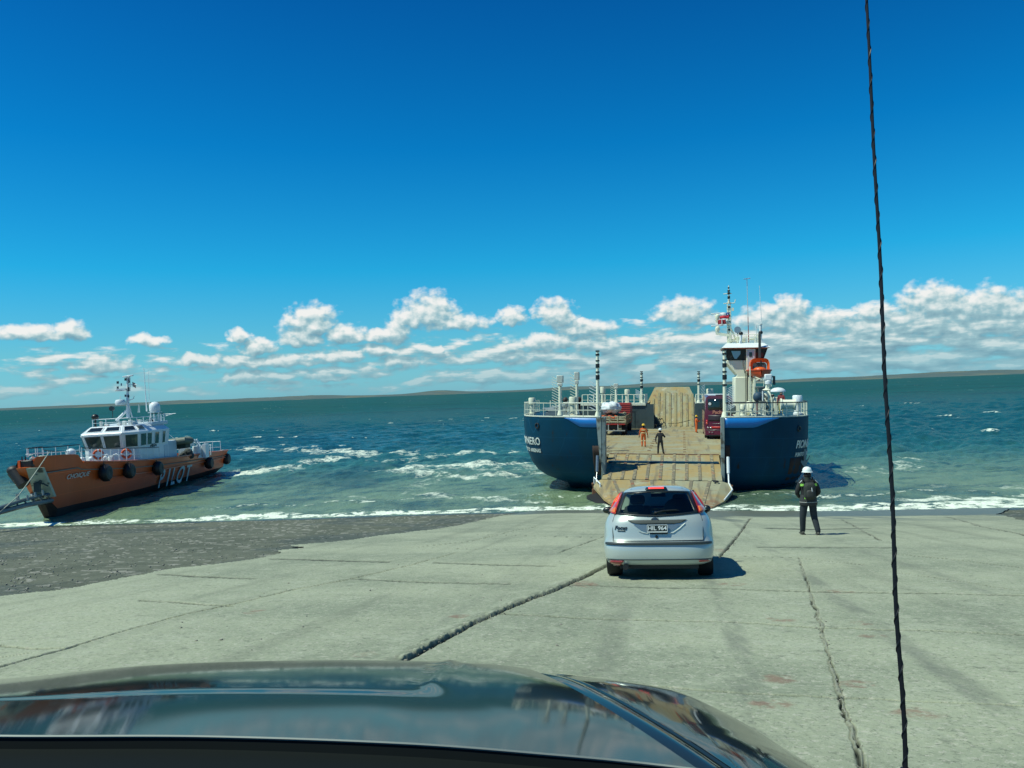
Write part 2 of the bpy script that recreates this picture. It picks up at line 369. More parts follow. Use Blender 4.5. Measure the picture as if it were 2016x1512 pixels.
STAIN = [(1530,1338,38,9),(1520,1387,42,9),(1810,1405,48,12),(1150,1150,26,6),(1700,1226,25,4),(1720,1252,25,4),(1690,1346,40,7),(716,1288,26,5),(500,1204,22,4),(905,1214,24,4),(1440,1150,26,4),(1540,1220,30,4),(1650,1165,30,4),(1415,1083,20,3)]
def attr_node(n, name):
    a = n.new('ShaderNodeAttribute'); a.attribute_name = name; return a.outputs['Fac']
# concrete material
def concrete():
    m = bpy.data.materials.new('weathered_concrete'); m.use_nodes = True; t = m.node_tree; t.nodes.clear(); n = N(t)
    out = n.new('ShaderNodeOutputMaterial'); b = n.new('ShaderNodeBsdfPrincipled'); n.l.new(b.outputs[0], out.inputs[0])
    P = n.new('ShaderNodeNewGeometry').outputs['Position']
    c = n.mix(n.ss(n.noise(P, .35, 6, .6), .35, .65), (.34, .365, .255, 1), (.235, .262, .185, 1))
    c = n.mix(n.ss(n.noise(P, 2.3, 7, .7), .48, .72), c, (.345, .37, .27, 1))
    c = n.mix(n.m('MULTIPLY', n.ss(n.noise(P, 5, 7, .72), .56, .66), .45), c, (.12, .13, .10, 1))
    c = n.mix(n.m('MULTIPLY', n.ss(n.noise(P, 13, 5, .8), .55, .64), .45), c, (.085, .095, .07, 1)); sp = n.noise(P, 30, 5, .8)
    c = n.mix(n.m('MULTIPLY', n.ss(sp, .55, .63), .55), c, (.05, .055, .045, 1))
    c = n.mix(n.m('MULTIPLY', n.ss(n.noise(P, 19, 4, .8), .54, .62), .6), c, (.46, .44, .36, 1))
    pos = n.sep(P)
    tr = n.noise(n.xyz(n.m('MULTIPLY', n.m('SUBTRACT', pos[0], n.m('MULTIPLY', pos[1], .17)), 1.6), n.m('MULTIPLY', pos[1], .06)), 1.0, 4)
    c = n.mix(n.m('MULTIPLY', n.ss(tr, .5, .75), .4), c, (.14, .15, .11, 1))
    for x0, a in ((.75, .55), (2.35, .5), (-.3, .3), (4.2, .3), (5.7, .1), (-2.4, .25)):
        dd = n.m('ABSOLUTE', n.m('SUBTRACT', n.m('SUBTRACT', pos[0], n.m('MULTIPLY', n.m('SUBTRACT', pos[1], 3.0), .19)), n.m('ADD', x0, n.m('MULTIPLY', n.noise(n.xyz(0.0, n.m('MULTIPLY', pos[1], .15), x0), 1.0, 2), .5))))
        c = n.mix(n.m('MULTIPLY', n.m('MULTIPLY', n.ss(dd, .16, .05), n.ss(n.noise(n.xyz(n.m('MULTIPLY', pos[0], 3.0), n.m('MULTIPLY', pos[1], .8), x0), 1.0, 5, .7), .38, .62)), a), c, (.13, .14, .115, 1))
    c = n.mix(n.m('MULTIPLY', n.m('MULTIPLY', attr_node(n, 'stain'), n.ss(n.noise(P, 7, 5, .7), .42, .60)), .55), c, (.20, .085, .06, 1))
    c = n.mix(attr_node(n, 'light'), c, (.37, .37, .29, 1))
    c = n.mix(attr_node(n, 'crack'), c, (.025, .03, .024, 1))
    wet = attr_node(n, 'wet')
    c = n.mix(n.m('MULTIPLY', wet, .9), c, (.105, .12, .095, 1))
    n.put(b.inputs['Base Color'], c); n.put(b.inputs['Roughness'], n.m('SUBTRACT', .9, n.m('MULTIPLY', wet, .50)))
    b.inputs['Specular IOR Level'].default_value = .3
    bp = n.new('ShaderNodeBump'); bp.inputs['Strength'].default_value = .55; bp.inputs['Distance'].default_value = .012
    n.l.new(n.noise(P, 26, 6, .7), bp.inputs['Height']); n.l.new(bp.outputs[0], b.inputs['Normal'])
    return m
def gravel():
    m = bpy.data.materials.new('gravel'); m.use_nodes = True; t = m.node_tree; t.nodes.clear(); n = N(t)
    out = n.new('ShaderNodeOutputMaterial'); b = n.new('ShaderNodeBsdfPrincipled'); n.l.new(b.outputs[0], out.inputs[0])
    P = n.new('ShaderNodeNewGeometry').outputs['Position']
    c = n.mix(n.ss(n.noise(P, .5, 6, .65), .38, .6), (.088, .098, .070, 1), (.125, .134, .098, 1))
    v = n.new('ShaderNodeTexVoronoi'); n.put(v.inputs['Vector'], P); v.inputs['Scale'].default_value = 9
    c = n.mix(n.m('MULTIPLY', n.ss(n.noise(P, 12, 5, .8), .55, .68), .7), c, (.22, .235, .18, 1))
    c = n.mix(n.m('MULTIPLY', n.ss(n.noise(P, 6.3, 6, .8), .55, .68), .7), c, (.030, .032, .026, 1))
    c = n.mix(n.m('MULTIPLY', attr_node(n, 'pebble'), .8), c, (.30, .29, .25, 1))
    wet = attr_node(n, 'wet'); c = n.mix(n.m('MULTIPLY', wet, .75), c, (.034, .042, .030, 1))
    n.put(b.inputs['Base Color'], c); n.put(b.inputs['Roughness'], n.m('SUBTRACT', .95, n.m('MULTIPLY', wet, .6))); b.inputs['Specular IOR Level'].default_value = .3
    bp = n.new('ShaderNodeBump'); bp.inputs['Strength'].default_value = .7; bp.inputs['Distance'].default_value = .02
    n.l.new(n.noise(P, 26, 6, .75), bp.inputs['Height']); n.l.new(bp.outputs[0], b.inputs['Normal'])
    return m
ca = np.concatenate([np.linspace(-3.2, -.72, 60)[:-1], np.linspace(-.72, .72, 1150), np.linspace(.72, 3.2, 60)[1:]])
rb = 1/np.concatenate([np.linspace(1/64., 1/30., 60)[:-1], np.linspace(1/30., 1/4.6, 470), np.linspace(1/4.6, 1/1.2, 90)[1:]])
YY, AA = np.meshgrid(rb, ca, indexing='ij'); XX = YY*AA
ZG = gz(XX, YY)
inC = inpoly(XX+(.30*(fbm(XX*1.6, YY*1.6, 4, 5)-.5)), YY+(.5*(fbm(XX*1.6, YY*1.6, 4, 9)-.5)), CPOLY)
wnoise = fbm(XX*.7, YY*.35, 4, 3)
crack = np.zeros(XX.shape); light = np.zeros(XX.shape); stain = np.zeros(XX.shape); dz = .012*(fbm(XX*1.2, YY*1.2, 4, 1)-.5)+.010*(fbm(XX*14, YY*14, 3, 2)-.5)
for pts, wd, dp, lf in CR:
    p2 = G2(pts); x0 = min(p[0] for p in p2)-1; x1 = max(p[0] for p in p2)+1; y0 = min(p[1] for p in p2)-1; y1 = max(p[1] for p in p2)+1
    sel = np.where((XX > x0) & (XX < x1) & (YY > y0) & (YY < y1)); xs, ys = XX[sel], YY[sel]
    jx = .05*(fbm(xs*2.2, ys*2.2, 3, 21)-.5)+.02*(fbm(xs*18, ys*18, 2, 23)-.5); jy = .10*(fbm(xs*2.2+50, ys*2.2, 3, 22)-.5)
    d, side, arc = polydist(xs+jx, ys+jy, p2)
    wv = wd*.5*(.45+1.1*fbm(arc*1.3, arc*0+len(pts), 3, 31)); cross = abs(p2[-1][1]-p2[0][1]) < .6*abs(p2[-1][0]-p2[0][0]); wv = np.maximum(wv, .75/1650*ys if not cross else .95*ys**2/2475)   # joints stay open all the way
    prof = 1-sstep(d, wv*.5, wv*1.25)
    if lf >= .5 :
        inf = fbm(arc*2.6, side*.7+3, 3, 40); lt = sstep(inf, .42, .5)*(1-sstep(d, wv*.4, wv*1.1))
        light[sel] = np.maximum(light[sel], lt*lf*.6); crack[sel] = np.maximum(crack[sel], prof*(1-lt*.75)); dz[sel] += -dp*prof*(1-lt)+.004*lt
    else:
        fade = .75+.25*sstep(fbm(arc*.8, arc*0+7, 3, 44), .35, .5) if wd < .08 else 1
        crack[sel] = np.maximum(crack[sel], prof*fade); dz[sel] -= dp*prof*fade
    if wd == .045: # slab on the left of the main joint stands a little proud, broken lip
        lip = sstep(-d, -.35, -.02)*(side > 0)*.035; dz[sel] += lip*(1-prof)
        sp = (1-sstep(d, wv, wv+.22))*(side > 0)*sstep(fbm(xs*9, ys*9, 3, 50), .45, .55); crack[sel] = np.maximum(crack[sel], sp*.45); dz[sel] -= sp*.02
for (px, py, rx, ry) in STAIN:
    c0 = gnd(px, py); wx = rx/FPX*c0[1]; wy = abs(gnd(px, py-ry)[1]-gnd(px, py+ry)[1])/2
    q = ((XX-c0[0])/wx)**2+((YY-c0[1])/wy)**2; stain = np.maximum(stain, (1-sstep(q+1.4*(fbm(XX*6, YY*6, 3, 61)-.5), .4, 1.5)))
depth_off = ZG/.112
wet = 1-sstep(depth_off+4*(wnoise-.5), 5.0+sstep(XX, 2, 10)*4.5, 6.2+sstep(XX, 2, 10)*5.4)
wet = np.maximum(wet, sstep(fbm(XX*.5, YY*.18, 3, 71), .60, .66)*(XX > 8)*sstep(YY, 26, 34)*.7)
concrete_ramp = gridmesh('concrete_ramp', XX, YY, ZG+dz, concrete(), inC, dict(crack=crack, light=light, stain=stain, wet=wet)); tag(concrete_ramp, kind='structure')
m_gravel = gravel()
peb = sstep(fbm(XX*5, YY*5, 2, 81), .70, .76)
zb = ZG-.045+.04*(fbm(XX*.6, YY*.6, 3, 80)-.5)*2*(1-sstep(depth_off, -1, 0)*0)+.016*(fbm(XX*7, YY*7, 3, 82)-.5)+.008*peb
deep = inpoly(XX, YY, [(x*1., y) for x, y in CPOLY])
dE, _, _ = polydist(XX, YY, CPOLY+[CPOLY[0]])
zb = np.where(deep & (dE > .2), zb-.12, zb)
keepb = ~(deep & (dE > 2.0))
wb_ = 1-sstep(depth_off+2.5*(wnoise-.5), 1.2, 3.2); wb_ = np.maximum(wb_, sstep(fbm(XX*.35, YY*.25, 3, 90), .5, .62)*.45)
beach = gridmesh('beach', XX, YY, zb, m_gravel, keepb, dict(wet=wb_, pebble=peb)); tag(beach, kind='structure')
gx, gy = np.meshgrid(np.linspace(-400, 400, 81), np.linspace(-300, 100, 41), indexing='ij')
land = gridmesh('land', gx, gy, np.where(gy > -20, gz(gx, np.minimum(gy, 100)), gz(gx, -20.)+(-20-gy)*.01)-.45, m_gravel); tag(land, kind='structure')

# loose stones along the joints and on the beach: one little mesh shape, many real stones
mstone = mat('stone', (.22, .21, .17), .9, var=.35, vscale=9)
sb = MB()
def stones(ptsgen, n, s0, s1):
    for i in range(n):
        x, y = ptsgen(); z = float(gz(x, y)); s = rnd.uniform(s0, s1); k = [rnd.uniform(.6, 1.1) for _ in range(3)]; ph = rnd.uniform(0, 6)
        sb.ell((x, y, z+s*.2), (s*k[0], s*k[1], s*k[2]*.6), 6, 4, fn=lambda d: 1+.25*math.sin(3*d.x+ph+2*d.z))
def along(pts, w):
    P2 = G2(pts)
    def f():
        i = rnd.randrange(len(P2)-1); t = rnd.random(); a, b = P2[i], P2[i+1]
        return a[0]+(b[0]-a[0])*t+rnd.gauss(0, w), a[1]+(b[1]-a[1])*t+rnd.gauss(0, w)
    return f
stones(along(CR[0][0], .04), 70, .006, .018); stones(along(CR[13][0], .03), 90, .004, .012); stones(along(CR[12][0], .05), 40, .01, .03)
def nearc():
    p = gnd(rnd.uniform(350, 1250), rnd.uniform(1080, 1290)); return p[0], p[1]
stones(nearc, 60, .006, .02)
tag(sb.build('loose_stones', mstone), kind='stuff', label='loose grey pebbles and broken bits along the concrete joints', cat='stones')
bs = MB(); sb = bs
def nearb():
    while True:
        px = rnd.uniform(-100, 860); p = gnd(px, rnd.uniform(1042, 1165))
        if not inpoly(np.array([p[0]]), np.array([p[1]]), CPOLY)[0]: return p[0], p[1]
stones(nearb, 700, .008, .032)
tag(bs.build('beach_pebbles', mat('pebble', (.20, .20, .165), .9, var=.5, vscale=5)), kind='stuff', label='small grey pebbles strewn over the dark gravel beach', cat='pebbles')

# ------------------------------------------------------------------ sea
def sea():
    ca = np.concatenate([np.linspace(-3.5, -.74, 40)[:-1], np.linspace(-.74, .74, 1150), np.linspace(.74, 3.5, 40)[1:]])
    rv = np.concatenate([np.linspace(1/12000., 1/1500., 50)[:-1], np.linspace(1/1500., 1/40., 600)])
    yy, aa = np.meshgrid(1/rv, ca, indexing='ij'); xx = yy*aa
    dist = np.hypot(xx, yy); sy = np.gradient(yy, axis=0)*-1
    r = np.random.RandomState(3); z = np.zeros(xx.shape)
    off = np.where(dist < 200, -gz(xx, yy)/.112, 200.)          # metres seaward of the waterline
    for i in range(46):
        lam = math.exp(r.uniform(math.log(.9), math.log(11))); th = r.normal(R(-58), R(32)) ; k = 2*math.pi/lam
        amp = .0115*lam**.62*r.uniform(.6, 1.3); ph = r.uniform(0, 6.28)
        arg = k*(xx*math.sin(th)+yy*math.cos(th))+ph+1.6*vnoise(xx/lam/3, yy/lam/3, i)
        fade = sstep(lam/np.maximum(np.abs(sy), 1e-6), 1.6, 4.0)
        z += amp*fade*(np.sin(arg)+.3*np.cos(2*arg+1)) 
    sheltered = .22+.78*sstep(off, 4, 38)
    z *= sheltered*np.where(xx < -8, 1, 1)
    z += .05*fbm(xx*.9, yy*.9, 3, 12)*sstep(off, .3, 2)
    # swell that runs up the shore between the two boats
    z += .16*np.exp(-((off-26+.12*(xx+5)+2*vnoise(xx*.1, yy*.1, 4))/2.2)**2)*sstep(xx, -26, -14)*(1-sstep(xx, 1, 6))
    z += .10*np.exp(-((off-7+2*vnoise(xx*.15, yy*.1, 5))/1.2)**2)
    z = np.where(off < 1.5, z*np.clip(off/1.5, 0.0, 1)+.0, z)
    # ---- foam
    f = np.zeros(xx.shape); lace = fbm(xx*2.2+1.2*fbm(xx, yy, 2, 6), yy*2.0, 5, 101, .62); big = fbm(xx*.35, yy*.35, 3, 103)
    runw = .2+1.5*big+sstep(xx, 10, 16)*.5
    f = np.maximum(f, sstep(off, -.6, -.1)*(1-sstep(off, runw, runw+.5+1.3*big))*(.45+.8*sstep(lace, .35, .55)))
    f = np.maximum(f, (1-sstep(np.abs(off-3.4-4*big), .2, .9))*sstep(lace, .50, .60)*.9*sstep(xx, -28, -15))
    def streak(pts, w, lo, amt=1.0, seed=0):
        nonlocal f
        P2 = [tuple(onz(*p)[:2]) for p in pts]; x0 = min(p[0] for p in P2)-8; x1 = max(p[0] for p in P2)+8; y0 = min(p[1] for p in P2)-15; y1 = max(p[1] for p in P2)+15
        s = np.where((xx > x0) & (xx < x1) & (yy > y0) & (yy < y1)); xs, ys = xx[s], yy[s]
        d, side, arc = polydist(xs+1.2*(fbm(xs*.5, ys*.3, 3, 111+seed)-.5), ys+3.5*(fbm(xs*.3, ys*.2, 3, 112+seed)-.5), P2)
        k = np.exp(-(d/(w*1.35))**2); n_ = fbm(xs*1.1, ys*.55, 5, 120+seed, .65)
        f[s] = np.maximum(f[s], amt*sstep(n_+k*.42, lo-.10, lo+.16)*sstep(k, .02, .35)*(.42+.58*k))
    streak([(442,938),(520,928),(600,914),(665,902)], 1.3, .74, 1, 1)
    streak([(446,932),(490,930),(540,924)], 2.2, .66, 1, 2)
    streak([(780,925),(850,919),(960,913),(1046,906)], 1.5, .68, 1, 3)
    streak([(785,927),(850,937),(950,940),(1048,934)], 1.6, .72, .9, 4)
    streak([(800,928),(900,926),(1048,922)], 3.5, .80, .8, 5)
    streak([(470,886),(560,884),(640,890),(720,893)], 3.0, .78, .9, 6)
    streak([(700,894),(790,893),(880,895),(1040,890)], 2.5, .80, .9, 7)
    streak([(740,910),(800,907),(860,900)], 1.4, .76, .8, 8)
    streak([(780,975),(830,960),(850,945)], 1.2, .80, .6, 9)
    streak([(840,973),(900,982),(1000,988),(1060,992)], .9, .76, .8, 10)
    streak([(1440,972),(1500,976),(1580,968)], 1.0, .84, .6, 11)
    streak([(1790,988),(1850,984),(1930,987),(2040,986)], .8, .60, 1, 12)
    streak([(1640,999),(1760,1000),(1900,996),(2040,992)], .5, .60, 1, 13)
    streak([(1860,960),(1960,958),(2040,962)], .9, .82, .7, 14)
    streak([(1700,930),(1760,918),(1800,905)], 2.5, .88, .8, 15)
    streak([(640,985),(700,980),(760,985)], .5, .78, .6, 16)
    # whitecaps on the open sea
    crest = np.where(dist < 420, sstep(z, .06, .16), .8)
    wc = sstep(fbm(xx*.28+.1*yy, yy*.16, 4, 130, .58), .715+.07*sstep(dist, 120, 400), .745+.07*sstep(dist, 120, 400))*sstep(off, 34, 60)*crest
    cell = vnoise(xx*.10, yy*.03, 140); fk = vnoise(np.arctan2(xx, yy)*430, np.log(yy)*60, 141)
    wc2 = (cell > .60)*(fk > .979)*sstep(dist, 150, 300)*.6*(1-sstep(dist, 900, 2500)*.7)
    f = np.maximum(f, np.maximum(wc, wc2)*(1-sstep(dist, 5000, 9000)*.6))
    murk = 1-sstep(off+9*(fbm(xx*.08, yy*.05, 4, 150)-.5), 4, 44)
    turq = (1-sstep(off+24*(fbm(xx*.05, yy*.04, 4, 155)-.5), 26, 75))*(.35+.65*sstep(xx, -50, 0)*(1-.5*sstep(xx, 12, 25)))
    band = fbm(xx*.03, yy*.012, 4, 160)
    bl = sstep(off, 42, 65)*(1-sstep(off, 105, 160))*(1-sstep(np.abs(xx+12+8*(vnoise(yy*.05, xx*.02, 9)-.5)), 18, 34))
    z = z+.03*f
    m = bpy.data.materials.new('sea_water'); m.use_nodes = True; t = m.node_tree; t.nodes.clear(); n = N(t)
    out = n.new('ShaderNodeOutputMaterial'); df = n.new('ShaderNodeBsdfDiffuse'); gl = n.new('ShaderNodeBsdfGlossy'); mx = n.new('ShaderNodeMixShader'); n.l.new(mx.outputs[0], out.inputs[0])
    n.l.new(df.outputs[0], mx.inputs[1]); n.l.new(gl.outputs[0], mx.inputs[2])
    P = n.new('ShaderNodeNewGeometry').outputs['Position']; q = n.sep(P)
    c = n.mix(n.m('MULTIPLY', n.ss(attr_node(n, 'band'), .42, .62), .6), (*SEA_DEEP, 1), (*SEA_BLUE, 1))
    c = n.mix(n.m('MULTIPLY', attr_node(n, 'turq'), .8), c, (*SEA_TURQ, 1))
    c = n.mix(attr_node(n, 'murk'), c, (*SEA_MURK, 1))
    k1 = n.noise(n.xyz(n.m('MULTIPLY', q[0], .6), q[1]), .35, 6, .7); k2 = n.noise(n.xyz(n.m('MULTIPLY', q[0], .5), n.m('MULTIPLY', q[1], .30), 4.0), .06, 7, .75)
    c = n.mix(n.m('MULTIPLY', n.ss(k1, .48, .66), .6), c, (*SEA_DARK, 1))
    c = n.mix(n.m('MULTIPLY', n.ss(k2, .50, .62), .55), c, (.004, .040, .042, 1))
    k3 = n.noise(n.xyz(n.m('MULTIPLY', q[0], .45), n.m('MULTIPLY', q[1], .8), 7.0), .8, 6, .75)
    c = n.mix(n.m('MULTIPLY', n.m('MULTIPLY', attr_node(n, 'bl'), n.ss(k3, .48, .56)), .8), c, (.025, .15, .20, 1))  # streaks of blue reflection painted into the water colour
    c = n.mix(n.m('MULTIPLY', n.ss(k3, .56, .66), .35), c, (.05, .17, .16, 1))
    foam = n.m('MULTIPLY', attr_node(n, 'foam'), n.ss(n.m('ADD', n.m('MULTIPLY', n.noise(n.xyz(n.m('MULTIPLY', q[0], .7), n.m('MULTIPLY', q[1], .7)), 1.6, 7, .75), .70), n.m('MULTIPLY', n.noise(P, 7, 4, .7), .25)), n.m('SUBTRACT', .54, n.m('MULTIPLY', attr_node(n, 'foam'), .20)), n.m('SUBTRACT', .72, n.m('MULTIPLY', attr_node(n, 'foam'), .19)), .0, 1.0))
    c = n.mix(foam, c, (.76, .82, .70, 1))
    n.put(df.inputs[0], c); gl.inputs['Roughness'].default_value = .18
    far = n.ss(q[1], 60.0, 500.0)
    h = n.m('ADD', n.noise(n.xyz(q[0], n.m('MULTIPLY', q[1], .7)), 1.6, 5, .65), n.m('MULTIPLY', n.noise(P, 6, 3), .25))
    bp = n.new('ShaderNodeBump'); bp.inputs['Strength'].default_value = 1.0; bp.inputs['Distance'].default_value = .22
    n.l.new(h, bp.inputs['Height']); n.l.new(bp.outputs[0], df.inputs['Normal']); n.l.new(bp.outputs[0], gl.inputs['Normal'])
    fr = n.new('ShaderNodeFresnel'); fr.inputs[0].default_value = 1.33; n.l.new(bp.outputs[0], fr.inputs['Normal'])
    # mean reflectance of a wind-roughened sea stays low even at grazing angles
    k = n.m('MULTIPLY', fr.outputs[0], n.m('SUBTRACT', .34, n.m('MULTIPLY', far, .22)))
    n.put(mx.inputs[0], n.m('MULTIPLY', k, n.m('SUBTRACT', 1.0, foam)))
    o = gridmesh('sea', xx, yy, z, m, off > -1.2, dict(foam=f, murk=murk, band=band, turq=turq, bl=bl)); tag(o, kind='structure')
sea()

# ------------------------------------------------------------------ far shore
def hills():
    az = np.radians(np.linspace(-65, 65, 1400)); prof = np.linspace(0, 1, 12)
    H = 11+13*fbm(np.degrees(az)*.18+5, az*0, 5, 200)*sstep(fbm(np.degrees(az)*.13+2, az*0, 3, 203), .25, .75)*1.7
    for px, hh, wd in ((120, 10, 2.5), (600, 26, 3.0), (860, 34, 1.6), (1130, 22, 2), (1560, 10, 3), (1900, 26, 4), (350, 14, 1.2)):
        a0 = azel(px, 770)[0]; H += .45*hh*np.exp(-((np.degrees(az)-a0)/wd)**2)
    AZ_, Pq = np.meshgrid(az, prof, indexing='ij'); D_ = 6300+1700*Pq
    Zq = 12*sstep(Pq, 0, .06)+(H[:, None]-8)*sstep(Pq, .15, .85)*(.85+.3*fbm(np.degrees(AZ_)*2, Pq*6, 3, 210))-.5
    o = gridmesh('hills', D_*np.sin(AZ_), D_*np.cos(AZ_), Zq, mat('hazy_dry_hill', (.085, .125, .125), .95, var=.2, vscale=.003, col2=(.13, .15, .12), thr=(.48, .6), spec=.1))  # distance haze is put into the bluish hill colour
    tag(o, kind='structure')
hills()
# ================================================================== FERRY (beached, heeled a little)
FM = Matrix.Translation((9.6, 53.7, 0)) @ Matrix.Rotation(R(-11.5), 4, 'Z') @ Matrix.Rotation(R(1.7), 4, 'Y')
def loc_solver(M):
    Mi = np.array(M.inverted())
    def f(px, py, val, ax=1):          # point on the plane (local axis ax = val) of this vehicle that the photo shows at (px, py)
        c = (Mi @ np.append(CAM, 1))[:3]; d = (Mi @ np.append(ray(px, py), 0))[:3]; t = (val-c[ax])/d[ax]; return c+d*t
    return f
FL = loc_solver(FM)
ferry = thing('car_ferry', 'blue open deck car ferry with its bow ramp down on the concrete slip', 'ferry', FM)
ZT = 4.93; ZD = 2.2
# plan of the bow blocks: (u, v) from inner tip round the bow to the outer side and back, at several heights
def bow_block(side, u_in, u_out, name, kb=1.0):
    levels = [(ZT, 0, 0), (4.2, .05, .03), (3.2, .2, .12), (2.4, .45, .3), (1.7, .75, .6), (1.1, 1.15, 1.1), (.65, 1.7, 1.8), (.3, 2.4, 2.8), (-.3, 4.2, 4.2), (-1.2, 6.5, 5.2)]
    levels = [(z, a*(.4+.6*kb), b*kb) for z, a, b in levels]
    nose = [(0, 0), (.12, .10), (.26, .25), (.40, .45), (.54, .72), (.67, 1.1), (.78, 1.6), (.865, 2.3), (.925, 3.2), (.96, 4.3), (.985, 6.0), (1.0, 8.0), (1.0, 12.0)]
    m = MB(); rows = []
    for z, vb, ub in levels:
        w = (u_out-u_in); row = []
        for (fu, v) in nose:
            u = u_in+w*fu; k = min(1, fu*1.15)
            row.append((side*(u-ub*k*.75), v+vb*(1-min(1, max(0, (v-4)/8))), z))
        rows.append(row)
    m.grid(rows)
    n = len(nose)
    u2 = u_in+2.6
    inn = [[(side*u2, 12.0, z), (side*u2, max(2.0, vb+.8), z), (side*u_in, max(1.25, vb+.3), z)] for z, vb, _ in levels]
    m.grid([[r[-1]]+i+[r[0]] for r, i in zip(rows, inn)])
    m.add(rows[0]+inn[0], [tuple(range(n+3))])
    bl = m.build(name, NAVY, ferry, smooth=30)
    def surf(fu, z, off=.03):      # point on the outer skin
        for a, b in zip(levels[:-1], levels[1:]):
            if a[0] >= z >= b[0]: break
        t = (a[0]-z)/(a[0]-b[0]); vb = a[1]+(b[1]-a[1])*t; ub = a[2]+(b[2]-a[2])*t
        def P(f):
            for (f0, v0), (f1, v1) in zip(nose[:-1], nose[1:]):
                if f0 <= f <= f1 and f1 > f0: v = v0+(v1-v0)*(f-f0)/(f1-f0); break
            else: v = 8
            u = u_in+(u_out-u_in)*f; return Vector((side*(u-ub*min(1, f*1.15)*.75), v+vb*(1-min(1, max(0, (v-4)/8))), z))
        p = P(fu); q = P(min(.999, fu+.01)); d = (q-p).normalized(); nrm = Vector((d.y, -d.x, 0))*side
        if nrm.y > 0: nrm = -nrm
        return p+nrm*off
    return rows, surf, bl
rowsL, surfL, blL = bow_block(-1, 4.13, 10.3, 'port_bow_hull')
rowsR, surfR, blR = bow_block(1, 3.65, 9.55, 'starboard_bow_hull', .38)
# bright blue flash along the top of each bow
for surf, f1, f0, par in ((surfL, .40, .0, blL), (surfR, .58, .0, blR)):
    m = MB(); g_ = []
    for i in range(13):
        f = f0+(f1-f0)*i/12; zb = 4.93-.62*(1 if f < f1*.55 else (f1-f)/(f1*.45)); g_.append([surf(f, 4.925, .02), surf(f, max(4.21, min(4.9, (4.925+zb)/2)), .02), surf(f, min(zb, 4.92), .02)])
    m.grid(g_).build('bow_flash', BRIGHTBLUE, par, solid=.01)
# name on each bow
def put(surf, f_c, df, z_c): return lambda x, y, z: surf(f_c+df*x, z_c+y, .035+z)
LETTER = mat('hull_lettering_paint', (.62, .66, .62), .5, var=.15, vscale=6, col2=(.05, .09, .12), thr=(.6, .7))
text_on(put(surfL, .86, -.105, 3.25), 'PIONERO', .72, extr=.008, bold=.012).build('hull_name', LETTER, blL, smooth=0)
text_on(put(surfL, .85, -.105, 2.62), 'PUNTO ARENAS', .36, extr=.008, bold=.008).build('hull_port', LETTER, blL, smooth=0)
text_on(put(surfR, .90, .085, 3.15), 'PIONERO', .72, extr=.008, bold=.012, shear=.3).build('hull_name', LETTER, blR, smooth=0)
text_on(put(surfR, .885, .09, 2.5), 'PUNTO ARENAS', .36, extr=.008, bold=.008, shear=.3).build('hull_port', LETTER, blR, smooth=0)
# hawse holes, rust streaks, anchor pocket
for surf, f, z in ((surfL, .72, 4.35), (surfR, .80, 4.2)):
    p = surf(f, z, .03); q = surf(f, z, .1); MB().torus(p, .16, .05, (q-p)).build('hawse_ring', BLACK, ferry)
p = surfL(.045, 4.15, .0)
m = MB(); P0 = surfR(.88, 2.3, .12)
m.tube([P0+Vector((0, 0, .5)), P0+Vector((0, -.05, -.4))], .09).prism([P0+Vector((-.55, 0, .1)), P0+Vector((0, 0, -.75)), P0+Vector((.35, .2, .1)), P0+Vector((.1, 0, -.25)), P0+Vector((-.15, 0, -.25))], (0, -.12, 0))
m.build('anchor', mat('anchor_grey', (.18, .24, .25), .6, var=.2), ferry)
def patch(surf, f0, f1, z0, z1, name, mt):
    MB().grid([[surf(f0+(f1-f0)*i/6, z0+(z1-z0)*j/4, .018) for j in range(5)] for i in range(7)]).build(name, mt, ferry, solid=.008)
RUSTD = mat('dark_rust_primer', (.035, .018, .014), .8, var=.4, vscale=2)
patch(surfR, .72, .96, .45, 2.3, 'anchor_pocket', RUSTD)
patch(surfR, .01, .06, 2.3, 3.2, 'fender_mark', RUSTD); patch(surfL, .01, .10, 1.1, 3.1, 'fender_mark', RUSTD)
# inner bow posts (worn grey plates on the tips, facing the ramp)
WORN = mat('worn_grey_plate', (.22, .27, .26), .55, var=.25, vscale=1.6, col2=(.08, .07, .05), thr=(.5, .68), bump=.4, bscale=6)
MB().box(3.43, 3.66, -.05, .45, -.3, 4.98).build('bow_post', WORN, ferry, bevel=.02)
MB().prism([(-4.12, -.06, 4.98), (-3.86, -.02, 4.98), (-3.86, .9, 4.98), (-4.12, 1.0, 4.98)], (0, 0, -5.3)).build('bow_post', WORN, ferry, bevel=.02)
MB().prism([(-4.45, -.05, 4.94), (-4.12, -.08, 4.94), (-4.12, -.08, 2.6), (-4.2, -.06, 2.0)], (0, .06, 0)).build('bow_plate', WORN, ferry)
# hydraulic rams beside the ramp
for u0, s in ((-4.35, -1), (3.85, 1)):
    m = MB(); m.cyl((u0, -.25, 2.5), (u0, -.55, 1.5), .10).cyl((u0, -.55, 1.5), (u0-s*.0, -1.5, .25), .05)
    m.build('ramp_ram', WHITE if s > 0 else STEEL, ferry)
    MB().box(u0-.18, u0+.18, -2.0, -1.2, -.1, .55).tube([(u0-.1, -1.4, .4), (u0+.15*s, -1.9, .9)], .08).build('ramp_bracket', RUST, ferry, bevel=.03)
